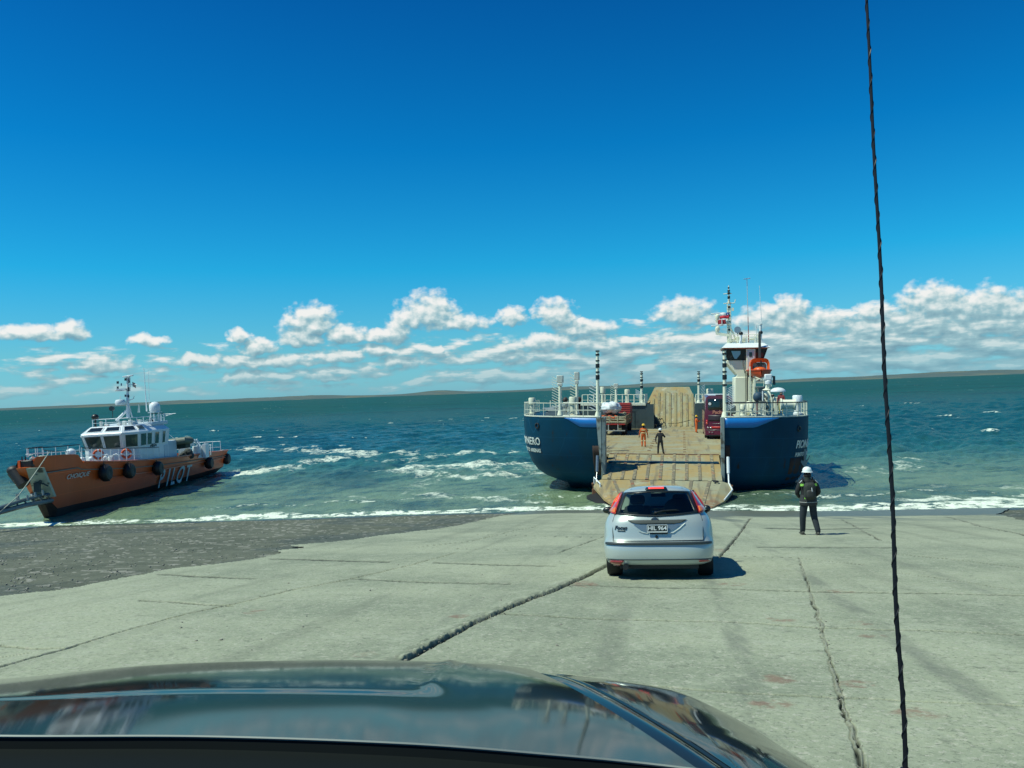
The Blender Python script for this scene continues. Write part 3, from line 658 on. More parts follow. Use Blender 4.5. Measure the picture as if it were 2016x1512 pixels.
# main hull amidships, stern blocks
hull = MB(); st = []
secs = [(12, -10.3, 9.55, 2.1), (38, -10.3, 9.55, 2.1)]
hull.box(-4.8, 4.2, 13.0, 40, -1.3, ZD-.25).box(-10.1, 9.3, 12.0, 40, 1.2, ZD-.25).box(-10.35, -10.1, 12, 36, 1.9, 4.0).box(9.3, 9.56, 12, 36, 1.9, 4.0).box(-3.9, 3.4, 2.5, 8.1, -1.2, ZD-.3).box(-2.9,2.3,40,45.2,.2,ZD-.25)
hull.build('midship_hull', NAVY, ferry)
SB = -2.95; SR = 2.4   # inner faces of the stern blocks
vS = 39.5
WALLD = mat('stern_wall_paint', (.055, .085, .09), .5, var=.12, vscale=.6, col2=(.035, .05, .055), thr=(.5, .6))
MB().prism([(-10.2, vS, 0), (SB, vS, 0), (SB, 46, 0), (-5, 45.6, 0), (-8.2, 44.6, 0), (-10.2, 42, 0)], (0, 0, 5.0)).build('stern_block', WALLD, ferry)
MB().prism([(9.4, vS, 0), (SR, vS, 0), (SR, 46, 0), (5, 45.6, 0), (8, 44.6, 0), (9.4, 42, 0)], (0, 0, 5.0)).build('stern_block', WALLD, ferry)
MB().box(SB-.02, SB+.9, vS-.05, vS+.05, ZD, 4.95).build('stern_bulkhead', WALLD, ferry)
m = MB(); m.box(-5.2, -5.12, vS-.03, vS, ZD, 4.1).box(-4.2, -4.12, vS-.03, vS, ZD, 4.1).box(-5.2, -4.12, vS-.03, vS, 4.1, 4.18); m.build('bulkhead_door', DARKG, ferry)
# deck, worn tan steel
def deckmat(name, streak_ax, base=(.31, .245, .11), seed=0.0):
    m = bpy.data.materials.new(name); m.use_nodes = True; t = m.node_tree; t.nodes.clear(); n = N(t)
    out = n.new('ShaderNodeOutputMaterial'); b = n.new('ShaderNodeBsdfPrincipled'); n.l.new(b.outputs[0], out.inputs[0])
    o = n.new('ShaderNodeTexCoord').outputs['Object']; q = n.sep(o)
    c = n.mix(n.ss(n.noise(o, .45, 5, .65), .40, .62), (*base, 1), (.30, .295, .19, 1))
    st = n.noise(n.xyz(n.m('MULTIPLY', q[0], 2.2), n.m('MULTIPLY', q[1], .12), n.m('ADD', q[2], seed)), 1.0, 4)
    c = n.mix(n.m('MULTIPLY', n.ss(st, .52, .70), .75), c, (.16, .14, .095, 1))
    c = n.mix(n.m('MULTIPLY', n.m('MAXIMUM', n.ss(n.noise(o, 1.1, 6, .7), .57, .67), n.m('MULTIPLY', n.ss(q[1], -3.5, -6.0), n.ss(n.noise(o, 2, 5), .38, .55))), .8), c, (.22, .10, .045, 1))
    c = n.mix(n.m('MULTIPLY', n.ss(n.noise(n.xyz(n.m('MULTIPLY', q[0], .8), n.m('MULTIPLY', q[1], 4.0), 2.0), 1.0, 4), .64, .68), .8), c, (.10, .10, .08, 1))
    c = n.mix(n.m('MULTIPLY', n.ss(n.noise(o, .8, 6, .7), .60, .70), .8), c, (.47, .43, .30, 1))
    n.put(b.inputs['Base Color'], c); b.inputs['Roughness'].default_value = .75
    bp = n.new('ShaderNodeBump'); bp.inputs['Strength'].default_value = .4; bp.inputs['Distance'].default_value = .02
    n.l.new(n.noise(o, 12, 5), bp.inputs['Height']); n.l.new(bp.outputs[0], b.inputs['Normal']); return m
DECK = deckmat('worn_tan_deck', 1); RAMPM = deckmat('worn_tan_ramp', 1, (.345, .25, .10), 3.0)
MB().prism([(-6.7, 4.8, ZD-.2), (6.2, 4.8, ZD-.2), (6.2, 12, ZD-.2), (9.3, 12, ZD-.2), (9.3, vS, ZD-.2), (SR+.02, vS, ZD-.2), (SR+.02, 45.4, ZD-.2), (SB-.02, 45.4, ZD-.2), (SB-.02, vS, ZD-.2), (-10.1, vS, ZD-.2), (-10.1, 12, ZD-.2), (-6.7, 12, ZD-.2), (-6.7, 4.8, ZD-.2)], (0, 0, .2)).build('car_deck', DECK, ferry, smooth=0)
m = MB()
for i in range(12): m.box(1.1, 1.3, 7+i*2.4, 7.25+i*2.4, ZD, ZD+.03).box(-1.5, -1.25, 8+i*2.6, 8.2+i*2.6, ZD, ZD+.03)
m.build('lashing_point', RUST, ferry)
# bow ramp: upper leaf, lower leaf with side flaps, ribs
def leaf(name, pts, th, mt, ribs, parent=ferry, dz=.035, ribm=None):
    a, b, c_, d = [Vector(p) for p in pts]            # a b far edge left/right ; d c near edge left/right
    up = (b-a).cross(d-a).normalized(); up = up if up.z > 0 else -up
    o = MB().prism([a, b, c_, d], -up*th).build(name, mt, parent, smooth=0)
    r = MB()
    for f in ribs:
        p = a+(b-a)*f; q = d+(c_-d)*f; s = (b-a).normalized()*.10
        r.prism([p-s, p+s, q+s, q-s], up*dz)
    r.build(name+'_rib', ribm or RIBM, o, smooth=0); return o
RIBM = mat('worn_ramp_rib', (.17, .15, .10), .8, var=.3, vscale=3, col2=(.35, .30, .17), thr=(.5, .6), col3=(.26, .10, .05), thr3=(.55, .65), s3=1.5)
leaf('ramp_leaf', [(-4.02, 4.75, ZD+.0), (3.5, 4.75, ZD), (3.45, -1.2, 1.10), (-4.0, -1.2, 1.10)], .3, RAMPM, [.06, .17, .27, .38, .49, .60, .71, .82, .93])
MB().box(-4.0, 3.5, 4.72, 4.86, ZD-.02, ZD+.05).build('ramp_hinge', RUST, ferry)
lo = leaf('ramp_flap', [(-3.98, -1.32, 1.08), (3.42, -1.32, 1.08), (2.65, -6.3, .16), (-2.75, -6.3, .16)], .22, RAMPM, [.1, .25, .42, .6, .75, .9])
MB().prism([(-3.98, -1.32, 1.08), (-2.75, -6.3, .16), (-3.55, -4.6, .35), (-4.42, -2.1, .75), (-4.35, -1.4, .95)], (0, 0, -.15)).build('ramp_wing', RAMPM, lo, smooth=0)
MB().prism([(3.42, -1.32, 1.08), (2.65, -6.3, .16), (3.4, -4.6, .3), (3.98, -2.4, .6), (3.85, -1.4, .95)], (0, 0, -.15)).build('ramp_wing', RAMPM, lo, smooth=0)
m = MB(); m.tube([(-4.42, -1.75, .75), (-4.42, -1.75, 1.25), (-3.95, -2.6, .95), (-3.95, -2.6, .5)], .045).tube([(3.85, -1.5, .95), (3.98, -2.4, .7), (3.4, -4.6, .38)], .05); m.build('ramp_edge_rail', WHITE, lo)
MB().torus((3.05, -1.75, 1.12), .13, .05, (0, 0, 1)).build('ramp_eye', BLACK, lo)
MB().prism([(3.4, -1.9, .5), (2.7, -5.8, .05), (3.9, -3.6, -.1), (4.6, -1.8, .1)], (0, 0, -.5)).prism([(-3.9, -1.9, .5), (-2.8, -5.8, .05), (-4.0, -4.0, -.1), (-4.9, -1.8, .1)], (0, 0, -.5)).build('ramp_underside', RUBBER, lo)
# stern ramp, raised, leaning out
def SP(px, py, v): p = FL(px, py, v); return Vector(p)
poly = [SP(1301, 838, 45.5), SP(1370, 840, 45.5), SP(1369, 792, 48.8), SP(1357, 772, 50.6), SP(1290, 772, 50.6), SP(1275, 797, 48.6)]
poly[0] = Vector((SB+.1, 45.5, ZD)); poly[1] = Vector((SR-.05, 45.5, ZD))
c0, cx = poly[0], (poly[1]-poly[0]).normalized(); nrm = Vector((0, -.72, .69))
def onpl(p): return p-nrm*((p-c0).dot(nrm))
poly = [onpl(p) for p in poly]
sr_ = MB().prism(poly, -nrm*.25).build('stern_ramp', RAMPM, ferry, smooth=0)
m = MB()
for i in range(8):
    u = SB+.55+i*.66; top = 5.9 if i in (0, 6, 7) else 7.2; L_ = (top-ZD)/.72
    if i == 0: L_ = 4.4
    p = Vector((u, 45.5, ZD)); dv = Vector((0, .69, .72)); m.prism([p+Vector((-.13, 0, 0)), p+Vector((.13, 0, 0)), p+Vector((.13, 0, 0))+dv*min(L_, 5.4), p+Vector((-.13, 0, 0))+dv*min(L_, 5.4)], nrm*.09)
m.build('stern_ramp_rib', mat('tan_ribs', (.27, .235, .115), .75, var=.3, vscale=2, col2=(.2, .15, .09), thr=(.5, .65)), sr_, smooth=0)
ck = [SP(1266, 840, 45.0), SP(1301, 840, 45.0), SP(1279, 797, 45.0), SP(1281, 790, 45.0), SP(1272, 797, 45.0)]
MB().prism(ck, (0, .12, 0)).build('ramp_shade_plate', DARKG, ferry)  # dark plate stands in for the shadow on the stern ramp
MB().tube([(1.9, 39, 3.2), (.6, 42, 2.75), (-.6, 44.5, 2.55)], .03).build('lashing_cable', BLACK, ferry)
MB().box(-2.3, -1.9, 41.5, 45, ZD+.1, ZD+.35, M=None).build('stowed_beam', BLACK, ferry)
# ---- rails
def rail(pts, h, n_post, r=.035, mids=(.5,), base=True, name='guard_rail', mt=CREAM, parent=ferry, closed=False, postr=.045, topmt=None):
    pts = [Vector(p) for p in pts]; m = MB(); up = Vector((0, 0, h))
    L = [0]
    for a, b in zip(pts[:-1], pts[1:]): L.append(L[-1]+(b-a).length)
    def P(s):
        for i in range(len(pts)-1):
            if s <= L[i+1]+1e-6: return pts[i].lerp(pts[i+1], (s-L[i])/max(1e-6, L[i+1]-L[i]))
        return pts[-1]
    for k in mids: m.tube([p+up*k for p in pts], r*.6, 5)
    if not topmt: m.tube([p+up for p in pts], r, 6)
    for i in range(n_post+1): p = P(L[-1]*i/n_post); m.cyl(p, p+up, postr, n=6)
    if base: m.tube([p+Vector((0, 0, .05)) for p in pts], .05, 6)
    o = m.build(name, mt, parent)
    if topmt: MB().tube([p+up for p in pts], r, 6).build('hand_rail', topmt, o)
    return o
topL = [Vector(p) for p in rowsL[0]]; topR = [Vector(p) for p in rowsR[0]]
RAILP = mat('rail_paint', (.60, .62, .50), .5, var=.1, col2=(.35, .28, .2), thr=(.6, .75), vscale=2)
DKR = mat('dark_rail_paint', (.02, .03, .03), .5)
rail([(-6.9, 8, ZT), (-6.9, 2.1, ZT), (-4.25, 1.15, ZT), (-4.25, .25, ZT)]+[p+Vector((.05, .12, 0)) for p in topL[1:]], .95, 26, topmt=None, mids=(.5,), postr=.03, r=.026, mt=RAILP)
rail([(6.4, 8, ZT), (6.4, 2.1, ZT), (3.78, 1.15, ZT), (3.78, .25, ZT)]+[p+Vector((-.05, .12, 0)) for p in topR[1:]], .95, 24, topmt=DKR, mids=(.4,), postr=.035, mt=RAILP)
rail([(-9.3, 11.9, ZT), (-6.9, 11.9, ZT), (-6.9, 8, ZT)], .95, 9, topmt=DKR, mids=(.5,))
rail([(-10, vS+.1, 5.0), (SB-.1, vS+.1, 5.0), (SB-.1, 45.5, 5.0)], 1.0, 20, postr=.06, mids=(.4,))
rail([(SR+.1, vS+.1, 5.0), (6, vS+.1, 5.0)], 1.0, 5, postr=.06)
MB().box(-10.2, SB, vS-.12, vS+.0, 4.8, 5.05).build('stern_coaming', CREAM, ferry)
# ---- light masts with ladder steps
def mast(px, pytop, v, zb, r, side, lamp=None, stripes=None, steps=10, name='light_mast'):
    b = FL(px, 800, v); t = FL(px, pytop, v); u = b[0]; zt = t[2]
    o = MB().cyl((u, v, zb), (u, v, zt), r, r*.8, 10).cyl((u, v, zb), (u, v, zb+.35), r*1.9, r*1.2, 10).build(name, CREAM, ferry)
    m = MB(); hi = zt if not stripes else zt-stripes
    for i in range(steps):
        z = zb+.4+(hi-zb-.5)*i/steps; m.box(-.02, .02, -.04, .04, 0, r*5.2, M=Matrix.Translation((u, v, z)) @ Matrix.Rotation(R(62)*side, 4, 'Y'))
    m.build('mast_step', CREAM if not stripes else WHITE, o)
    if stripes:
        m = MB(); k = 0; z = zt
        while z > zt-stripes:
            h = [.08, .12, .08, .26, .10, .3, .12][k % 7]; m.cyl((u, v, z-h), (u, v, z), r*1.12, n=10); z -= h+[.14, .30, .16, .24][k % 4]; k += 1
        m.build('mast_band', BLACK, o)
    if lamp: 
        w_, h_ = lamp; MB().box(u-w_/2, u+w_/2, v-.2, v+.25, zt-h_, zt+.1).box(u-w_*.35, u+w_*.45, v-.28, v-.2, zt-h_*1.6, zt-h_-.02).build('floodlight', mat('lamp_grey', (.55, .57, .5), .4, var=.15), o, bevel=.05)
    return o
mast(1103, 742, 5, ZT, .13, -1, lamp=(.46, .42), steps=12)
mast(1136, 735, 6.5, ZT, .11, -1, lamp=(.36, .5), steps=12)
mast(1177, 690, .75, ZT, .12, -1, stripes=2.0, steps=9)
mast(1427, 688, .75, ZT, .13, 1, stripes=2.4, steps=13)
mast(1213, 757, 41, 5.0, .14, -1, lamp=(.5, .3), steps=7)
mast(1263.5, 731, 41, 5.0, .15, -1, stripes=2.2, steps=9)
mast(1376, 731, 41, 5.0, .15, 1, stripes=1.6, steps=9)
# ---- mooring gear on the blocks
def drum(px, v, z, r, h, mt=CREAMD, name='mooring_drum', cone=1.0):
    u = FL(px, 800, v)[0]; MB().lathe((u, v, z), [(0, 0), (r, 0), (r, .12), (r*.7, .16), (r*.7, h*.6), (r, h*.62), (r*cone, h*.95), (r*.85*cone, h), (0, h)], 16).build(name, mt, ferry)
drum(1047.5, 6, ZT, .26, 1.25); drum(1128, 2.4, ZT, .27, 1.35); drum(1570, 6.0, ZT, .33, 1.35, WHITE)
drum(1187, 41, 5.0, .3, 1.9); drum(1235, 41, 5, .3, 1.6); drum(1398, 42, 5, .4, 1.6); drum(1462, 2.0, ZT, .2, .8, CREAM); drum(1480, 2.2, ZT, .15, .9, CREAM)
def shape(px0, px1, z0, z1, v0, v1, mt, name, bevel=.04, parent=ferry):
    u0 = FL(px0, 800, v0)[0]; u1 = FL(px1, 800, v0)[0]; return MB().box(u0, u1, v0, v1, z0, z1).build(name, mt, parent, bevel=bevel)
m = MB(); u = FL(1552, 800, 5)[0]; m.cyl((u-.5, 5, ZT+.75), (u+.45, 5, ZT+.75), .32, n=18).cyl((u-.52, 5, ZT+.75), (u-.42, 5, ZT+.75), .40, n=18).cyl((u+.37, 5, ZT+.75), (u+.47, 5, ZT+.75), .40, n=18).box(u-.35, u+.3, 4.9, 5.2, ZT, ZT+.5); m.build('rope_reel', CREAM, ferry)
WG = mat('winch_grey', (.18, .22, .23), .5, var=.2)
m = MB(); m.cyl((-8.8, 7, ZT+.3), (-7.1, 5.5, ZT+.7), .16, n=10).cyl((-8.4, 5.2, ZT+.28), (-7.2, 5.2, ZT+.28), .28, n=14).box(-8.6, -7.1, 4.9, 5.6, ZT, ZT+.2); m.build('mooring_winch', WG, ferry)
MB().tube([(-9.4, 9, ZT+.35), (-8.5, 8, ZT+.35), (-7.2, 7.4, ZT+.6), (-7.1, 7.3, ZT+.1)], .1, 8).build('deck_pipe', WG, ferry)
for px, v in ((1113, 7), (1135, 9), (1140, 9.3)): 
    u = FL(px, 800, v)[0]; MB().cyl((u, v, ZT), (u, v, ZT+1.0), .12, n=8).ell((u, v, ZT+1.05), (.2, .2, .22), 8, 6).build('bitt', mat('dark_bitt', (.05, .035, .03), .7), ferry)
# ================= superstructure on the starboard side
VT = 13.0
U = lambda px, v=VT: FL(px, 760, v)[0]
Zp = lambda py, v=VT, px=1460: FL(px, py, v)[2]
zTop = ZT-.1
MB().box(6.1, 9.4, 8, 20, ZD, zTop).build('side_casing', CREAM, ferry)
MB().box(5.5, 9.4, 20, 39, ZD, zTop-.6).build('side_casing', DARKG, ferry)
# trunk: lower box, flared shoulder, bridge
zb0, zb1, zb2, zb3 = Zp(745), Zp(709), Zp(687), Zp(675)
tr = MB().box(U(1446.5), U(1489), VT, VT+3.2, zTop-.3, Zp(742)).build('tower', CREAM, ferry, bevel=.06)
MB().prism([(U(1446.5), VT+.05, Zp(742)-.1), (U(1489), VT+.05, Zp(742)-.1), (U(1489), VT+.05, zb1), (U(1431), VT+.05, zb1), (U(1431), VT+.05, zb1-.22), (U(1452), VT+.05, Zp(738))], (0, 3.3, 0)).build('tower_flare', CREAM, tr, bevel=.04)
MB().box(U(1470), U(1489)+.02, VT-.04, VT+.06, Zp(742), zb1-.02).build('tower_panel', GREYP, tr)
br = MB()
bot = [(U(1434), VT), (U(1469), VT), (U(1488), VT), (U(1502), VT), (U(1503), VT+3.3), (U(1434), VT+3.3)]
top = [(U(1426), VT-.15), (U(1469), VT-.15), (U(1488), VT-.15), (U(1510), VT-.15), (U(1512), VT+3.8), (U(1426), VT+3.8)]
vs = [(u, v, zb1) for u, v in bot]+[(u, v, zb2) for u, v in top]
br.add(vs, [(0,1,7,6), (1,2,8,7), (2,3,9,8), (3,4,10,9), (4,5,11,10), (5,0,6,11), (0,5,4,3,2,1), (6,7,8,9,10,11)])
bridge = br.build('bridge_windows', DGLASS, ferry)
m = MB()
for (a, b) in ((0, 6), (1, 7), (2, 8), (3, 9), (4, 10)): m.tube([Vector(vs[a])+Vector((0, -.02, 0)), Vector(vs[b])+Vector((0, -.02, 0))], .05)
m.build('window_post', BLACK, bridge)
lt = [(U(1440), VT-.17, Zp(691)), (U(1458), VT-.17, Zp(691)), (U(1458), VT-.17, Zp(697)), (U(1450), VT-.16, Zp(707)), (U(1446), VT-.16, Zp(706)), (U(1443), VT-.17, Zp(700))]
MB().prism(lt, (0, .03, 0)).build('window_pane', mat('sky_seen_through_glass', (.22, .45, .5), .2), bridge)
dr = MB().box(U(1469), U(1487), VT-.22, VT-.05, zb1-1.0, zb2-.02).build('bridge_door_frame', CREAM, bridge)
d2 = MB().box(U(1471.5), U(1485), VT-.26, VT-.21, zb1-1.0, zb2-.12).build('bridge_door', mat('pale_grey_paint', (.45, .52, .54), .45), dr)
MB().box(U(1475), U(1481), VT-.28, VT-.255, Zp(703), Zp(694)).build('door_window', DGLASS, d2)
MB().box(U(1424), U(1511), VT-.3, VT+4.0, zb2+.0, zb2+.09).build('roof_edge', mat('orange_brown_trim', (.40, .12, .06), .5), ferry)
rf = MB(); rb_ = [(U(1421), VT-.45), (U(1517), VT-.45), (U(1517), VT+4.3), (U(1421), VT+4.3)]; rt_ = [(U(1431), VT+.3), (U(1505), VT+.3), (U(1505), VT+3.6), (U(1431), VT+3.6)]
vs = [(u, v, zb2+.09) for u, v in rb_]+[(u, v, zb3) for u, v in rt_]
roof = rf.add(vs, [(0,1,5,4), (1,2,6,5), (2,3,7,6), (3,0,4,7), (4,5,6,7), (3,2,1,0)]).build('bridge_roof', WHITE, ferry)
rail([(U(1437), VT+.5, zb3), (U(1496), VT+.5, zb3), (U(1496), VT+3.4, zb3), (U(1437), VT+3.4, zb3), (U(1437), VT+.5, zb3)], Zp(658)-zb3, 16, r=.022, postr=.025, mids=(.33, .66), base=False, name='roof_rail')
m = MB()
for a, b, c, d in ((1439, 1449, 665, 672), (1451, 1462, 661, 673), (1464, 1470, 664, 673), (1478, 1490, 665, 668)): m.box(U(a), U(b), VT+.9, VT+1.5, Zp(d), Zp(c))
m.build('roof_equipment', CREAMD, roof, bevel=.04)
for px, top_, dv in ((1460, 656, 0), (1499, 655, .1)):
    s = 1 if px > 1480 else -1
    x0 = U(px); m = MB().tube([(x0+.28*(1 if s > 0 else -.2), VT+.3, Zp(678)), (x0+.06*s, VT+.3, Zp(672)), (x0, VT+.3, Zp(668)), (x0, VT+.3, Zp(top_))], .10, 8); o = m.build('vent_pipe', WHITE, roof)
    MB().ell((x0, VT+.3, Zp(top_)), (.17, .17, .15), 10, 6).build('vent_cap', BLACK, o)
u = U(1455); MB().cyl((u, VT+1.2, Zp(648)), (u-.02, VT+1.0, Zp(648)+.03), .26, n=18).cyl((u, VT+1.2, Zp(660)), (u, VT+1.2, Zp(650)), .05).build('searchlight', mat('searchlight_grey', (.25, .32, .34), .3, metal=.4), roof)
m = MB(); u = U(1499.5); m.cyl((u, VT+.6, Zp(664)), (u, VT+.6, Zp(638)), .11, n=10).cyl((u, VT+.6, Zp(639)), (u, VT+.6, Zp(637.5)), .16, n=10).cyl((U(1491), VT+.6, zb3), (U(1491), VT+.6, Zp(640)), .03); m.build('funnel_pipe', WHITE, roof)
MB().box(U(1492.5), U(1497.5), VT-.62, VT-.42, Zp(706), Zp(657)).build('exhaust_stack', mat('sooty_grey', (.05, .06, .06), .6, var=.3), ferry, bevel=.03)
def whip(px0, py0, px1, py1, r, mt, parent, cross=False, v=VT+1.6):
    a = Vector(FL(px0, py0, v)); b = Vector(FL(px1, py1, v)); m = MB().tube([a, a.lerp(b, .5), b], [r, r*.7, r*.45], 6)
    if cross: m.tube([b+Vector((-.26, 0, -.02)), b+Vector((.26, 0, .04))], r*.6)
    return m.build('whip_antenna', mt, parent)
whip(1474, 674, 1470.5, 549, .035, mat('antenna_banded', (.55, .5, .48), .5, col2=(.3, .06, .05), thr=(.5, .52), vscale=1.2), roof, True)
whip(1499.5, 640, 1495, 562, .028, WHITE, roof)
# mast with yards, radars and flags
o = Vector(FL(1436, 680, VT+1.2)); tp = Vector(FL(1434.5, 562, VT+1.2)); mk = MB()
for sx in (-.14, .14):
    mk.tube([o+Vector((sx, 0, 0)), o.lerp(tp, .72)+Vector((sx*.7, 0, 0))], .05)
mk.tube([o+Vector((0, .4, 0)), o.lerp(tp, .62)], .05).tube([o.lerp(tp, .7), tp], [.10, .03]).tube([o+Vector((.75, .2, -.1)), o.lerp(tp, .30)+Vector((.1, 0, 0))], .06)
for i in range(14): q = o.lerp(tp, .05+.66*i/13); mk.box(q.x-.17, q.x+.17, q.y-.05, q.y+.25, q.z-.02, q.z+.03)
sm = mk.build('signal_mast', CREAM, ferry)
mk = MB(); 
for f, w_, h_ in ((.96, .07, .05), (.91, .10, .06), (.87, .11, .07), (.80, .10, .10), (.73, .07, .12), (.64, .08, .08), (.50, .07, .09), (.38, .07, .09), (.26, .07, .08)): q = o.lerp(tp, f); mk.box(q.x-w_, q.x+w_, q.y-w_, q.y+w_, q.z-h_, q.z+h_)
mk.build('mast_lamp', BLACK, sm, bevel=.02)
mk = MB()
for f, a, b in ((.86, -.42, .22), (.70, -.42, .45)): q = o.lerp(tp, f); mk.tube([q+Vector((a, 0, 0)), q+Vector((b, 0, .03))], .035)
q = o.lerp(tp, .70); mk.tube([q+Vector((.45, 0, .03)), q+Vector((.50, 0, .30))], .03).box(q.x+.2, q.x+.38, q.y-.05, q.y+.1, q.z-.6, q.z-.35)
mk.build('mast_yard', CREAM, sm)
for py in (617, 641):
    q = Vector(FL(1412, py, VT+1.2)); mm = MB().box(q.x-.48, q.x+.48, q.y-.06, q.y+.06, q.z-.05, q.z+.05, ); r1 = mm.build('radar_scanner', WHITE, sm, bevel=.02, M=Matrix.Translation(q) @ Matrix.Rotation(R(-4), 4, 'Y') @ Matrix.Translation(-q))
    MB().lathe((q.x+.02, q.y, q.z-.5), [(0, 0), (.12, 0), (.2, .2), (.17, .36), (.06, .45)], 12).prism([(q.x-.15, q.y-.1, q.z-.5), (q.x-.1, q.y-.1, q.z-.72), (q.x+1.05, q.y-.1, q.z-.92), (q.x+1.05, q.y-.1, q.z-.72)], (0, .2, 0)).build('radar_bracket', CREAM, sm)
# flags flying from the mast
def flag(px, py, w_, h_, label, name='flag', kind=0):
    p0 = Vector(FL(px, py, VT+1.0)); g_ = []
    def pt(i, j, nx=12, ny=6): 
        a = i/nx; return p0+Vector((-w_*a, .06*math.sin(a*9)*a-.02, -h_*j/ny-.05*a-.02*math.sin(a*7)))
    root = thing(name, label, 'flag', FM @ Matrix.Translation(p0), 'flags on the ferry mast')
    Mi = Matrix.Translation(-p0)
    def piece(i0, i1, j0, j1, nm, mt): MB().grid([[pt(i, j) for j in range(j0, j1+1)] for i in range(i0, i1+1)]).build(nm, mt, root, M=Mi, solid=.01)
    WF = mat('flag_white', (.8, .8, .78), .7); RF = mat('flag_red', (.62, .03, .05), .7); BF = mat('flag_blue', (.02, .06, .25), .7); DF = mat('flag_dark_red', (.35, .02, .03), .7)
    if kind == 0:
        piece(0, 4, 0, 3, 'blue_canton', BF); piece(4, 12, 0, 3, 'white_band', WF); piece(0, 12, 3, 6, 'red_band', RF)
        c = pt(2, 1)+Vector((0, -.02, -.05)); MB().prism([c+Vector((.07*(1 if k % 2 == 0 else .4)*math.sin(math.pi*k/5), 0, .07*(1 if k % 2 == 0 else .4)*math.cos(math.pi*k/5))) for k in range(10)], (0, -.01, 0)).build('star', WF, root, M=Mi)
    else: piece(0, 12, 0, 6, 'cloth', DF); c = pt(6, 0); MB().box(c.x-.03, c.x+.03, c.y-.035, c.y-.025, c.z-h_, c.z).build('pale_stripe', WF, root, M=Mi)
flag(1435.5, 615, .72, .46, 'white and red flag with a blue corner and star, upper one on the ferry mast')
flag(1429, 628.5, .62, .36, 'plain dark red flag under the starred flag on the ferry mast', kind=1)
# ladder, platforms, davit
m = MB()
for sx in (1474, 1487): m.tube([(U(sx, VT-.5), VT-.5, zTop), (U(sx, VT-.2), VT-.3, Zp(742, VT-.5))], .035)
for i in range(13): z = zTop+.25+i*.27; m.tube([(U(1474, VT-.5), VT-.48, z), (U(1487, VT-.5), VT-.48, z)], .022)
m.build('tower_ladder', CREAM, ferry)
m = MB().tube([(U(1471), VT-.12, zTop), (U(1471), VT-.12, Zp(715))], .05).tube([(U(1468), VT-.12, zTop), (U(1468), VT-.12, Zp(730))], .03).tube([(U(1466.5), VT-.12, Zp(735)), (U(1463), VT-.12, Zp(715)), (U(1463), VT-.12, Zp(709))], .035); m.build('cable_run', mat('cable_grey', (.12, .12, .1), .6), tr)
zP = Zp(761, 11)
MB().box(U(1487, 11), U(1516, 11), 10.2, 13.4, zP-.1, zP).prism([(U(1491, 11), 10.3, zP-.1), (U(1512, 11), 10.3, zP-.1), (U(1503, 11), 10.3, zP-.75), (U(1495, 11), 10.3, zP-.75)], (0, 1.5, 0)).build('boat_platform', GREYP, ferry, bevel=.02)
rail([(U(1487, 10.2), 10.2, zP), (U(1519, 10.2), 10.2, zP), (U(1519, 10.2), 13.3, zP)], .55, 7, r=.02, postr=.025, base=False, name='platform_rail')
m = MB().tube([(U(1485, 10.4), 10.4, zTop), (U(1485, 10.4), 10.4, zP+.6), (U(1480, 10.4), 10.6, zP+.2)], .06).tube([(U(1483, 10.4), 10.4, zP+.35), (U(1508, 10.4), 10.6, zP+.75)], .05).tube([(U(1508, 10.4), 10.4, zP+.35), (U(1484, 10.4), 10.6, zP+.75)], .05).tube([(U(1477, 10.4), 10.4, zTop), (U(1477, 10.4), 10.4, zP+1.5)], .05); m.build('davit', CREAM, ferry)
# floodlight on post, equipment cluster
m = MB(); a = U(1512.5, 9); m.box(a-.26, a+.26, 8.8, 9.3, Zp(749, 9), Zp(737, 9)).cyl((a, 9, Zp(758, 9)), (a, 9, Zp(749, 9)), .24, n=14); m.build('deck_floodlight', WHITE, ferry, bevel=.07)
m = MB().cyl((a, 9, zTop), (a, 9, Zp(757, 9)), .14, n=10).lathe((U(1509, 8.6), 8.6, Zp(768, 9)), [(.32, 0), (.1, .12), (.05, .35)], 12).cyl((U(1509, 8.6), 8.6, zTop), (U(1509, 8.6), 8.6, Zp(768, 9)), .17); m.build('crane_post', CREAM, ferry)
MB().tube([(a+.15, 9, Zp(742, 9)), (a+.42, 9.1, Zp(742, 9)), (a+.42, 9.1, Zp(758, 9))], .10).build('crane_hook_block', DARKG, ferry)
m = MB().box(U(1490, 8.2), U(1506, 8.2), 8.2, 9.4, zTop, Zp(785, 8.2)).ell((U(1492, 8), 8, Zp(782, 8)), (.35, .3, .38), 12, 8); m.build('deck_locker', mat('dark_blue_cover', (.02, .06, .10), .6, var=.3), ferry, bevel=.08)
MB().cyl((U(1501.5, 7.6), 7.6, zTop), (U(1501.5, 7.6), 7.6, Zp(770, 7.6)), .05).build('davit_arm', WHITE, ferry)
m = MB()
for i in range(9): m.box(U(1492+i*2.6, 7), U(1493+i*2.6, 7), 7, 7.05, zTop, zTop+.9)
m.box(U(1492, 7), U(1515, 7), 7, 7.05, zTop+.85, zTop+.92); m.build('picket_gate', CREAM, ferry)
m = MB(); a = U(1526, 7)
m.box(U(1523, 7), U(1531, 7), 6.8, 7.6, zTop, Zp(782, 7)).tube([(U(1512, 7), 7, Zp(770, 7)), (U(1518, 7), 6.9, Zp(780, 7)), (U(1520, 7), 6.8, ZT+.3)], .08); m.build('crane_base', CREAM, ferry, bevel=.05)
m = MB().ell((U(1532, 7), 7.1, Zp(771, 7)), (.52, .5, .28), 18, 8, z0=-.1).cyl((U(1541, 7), 6.9, zTop), (U(1541, 7), 6.9, Zp(771, 7)), .04); m.build('crane_canopy', WHITE, ferry)
m = MB(); 
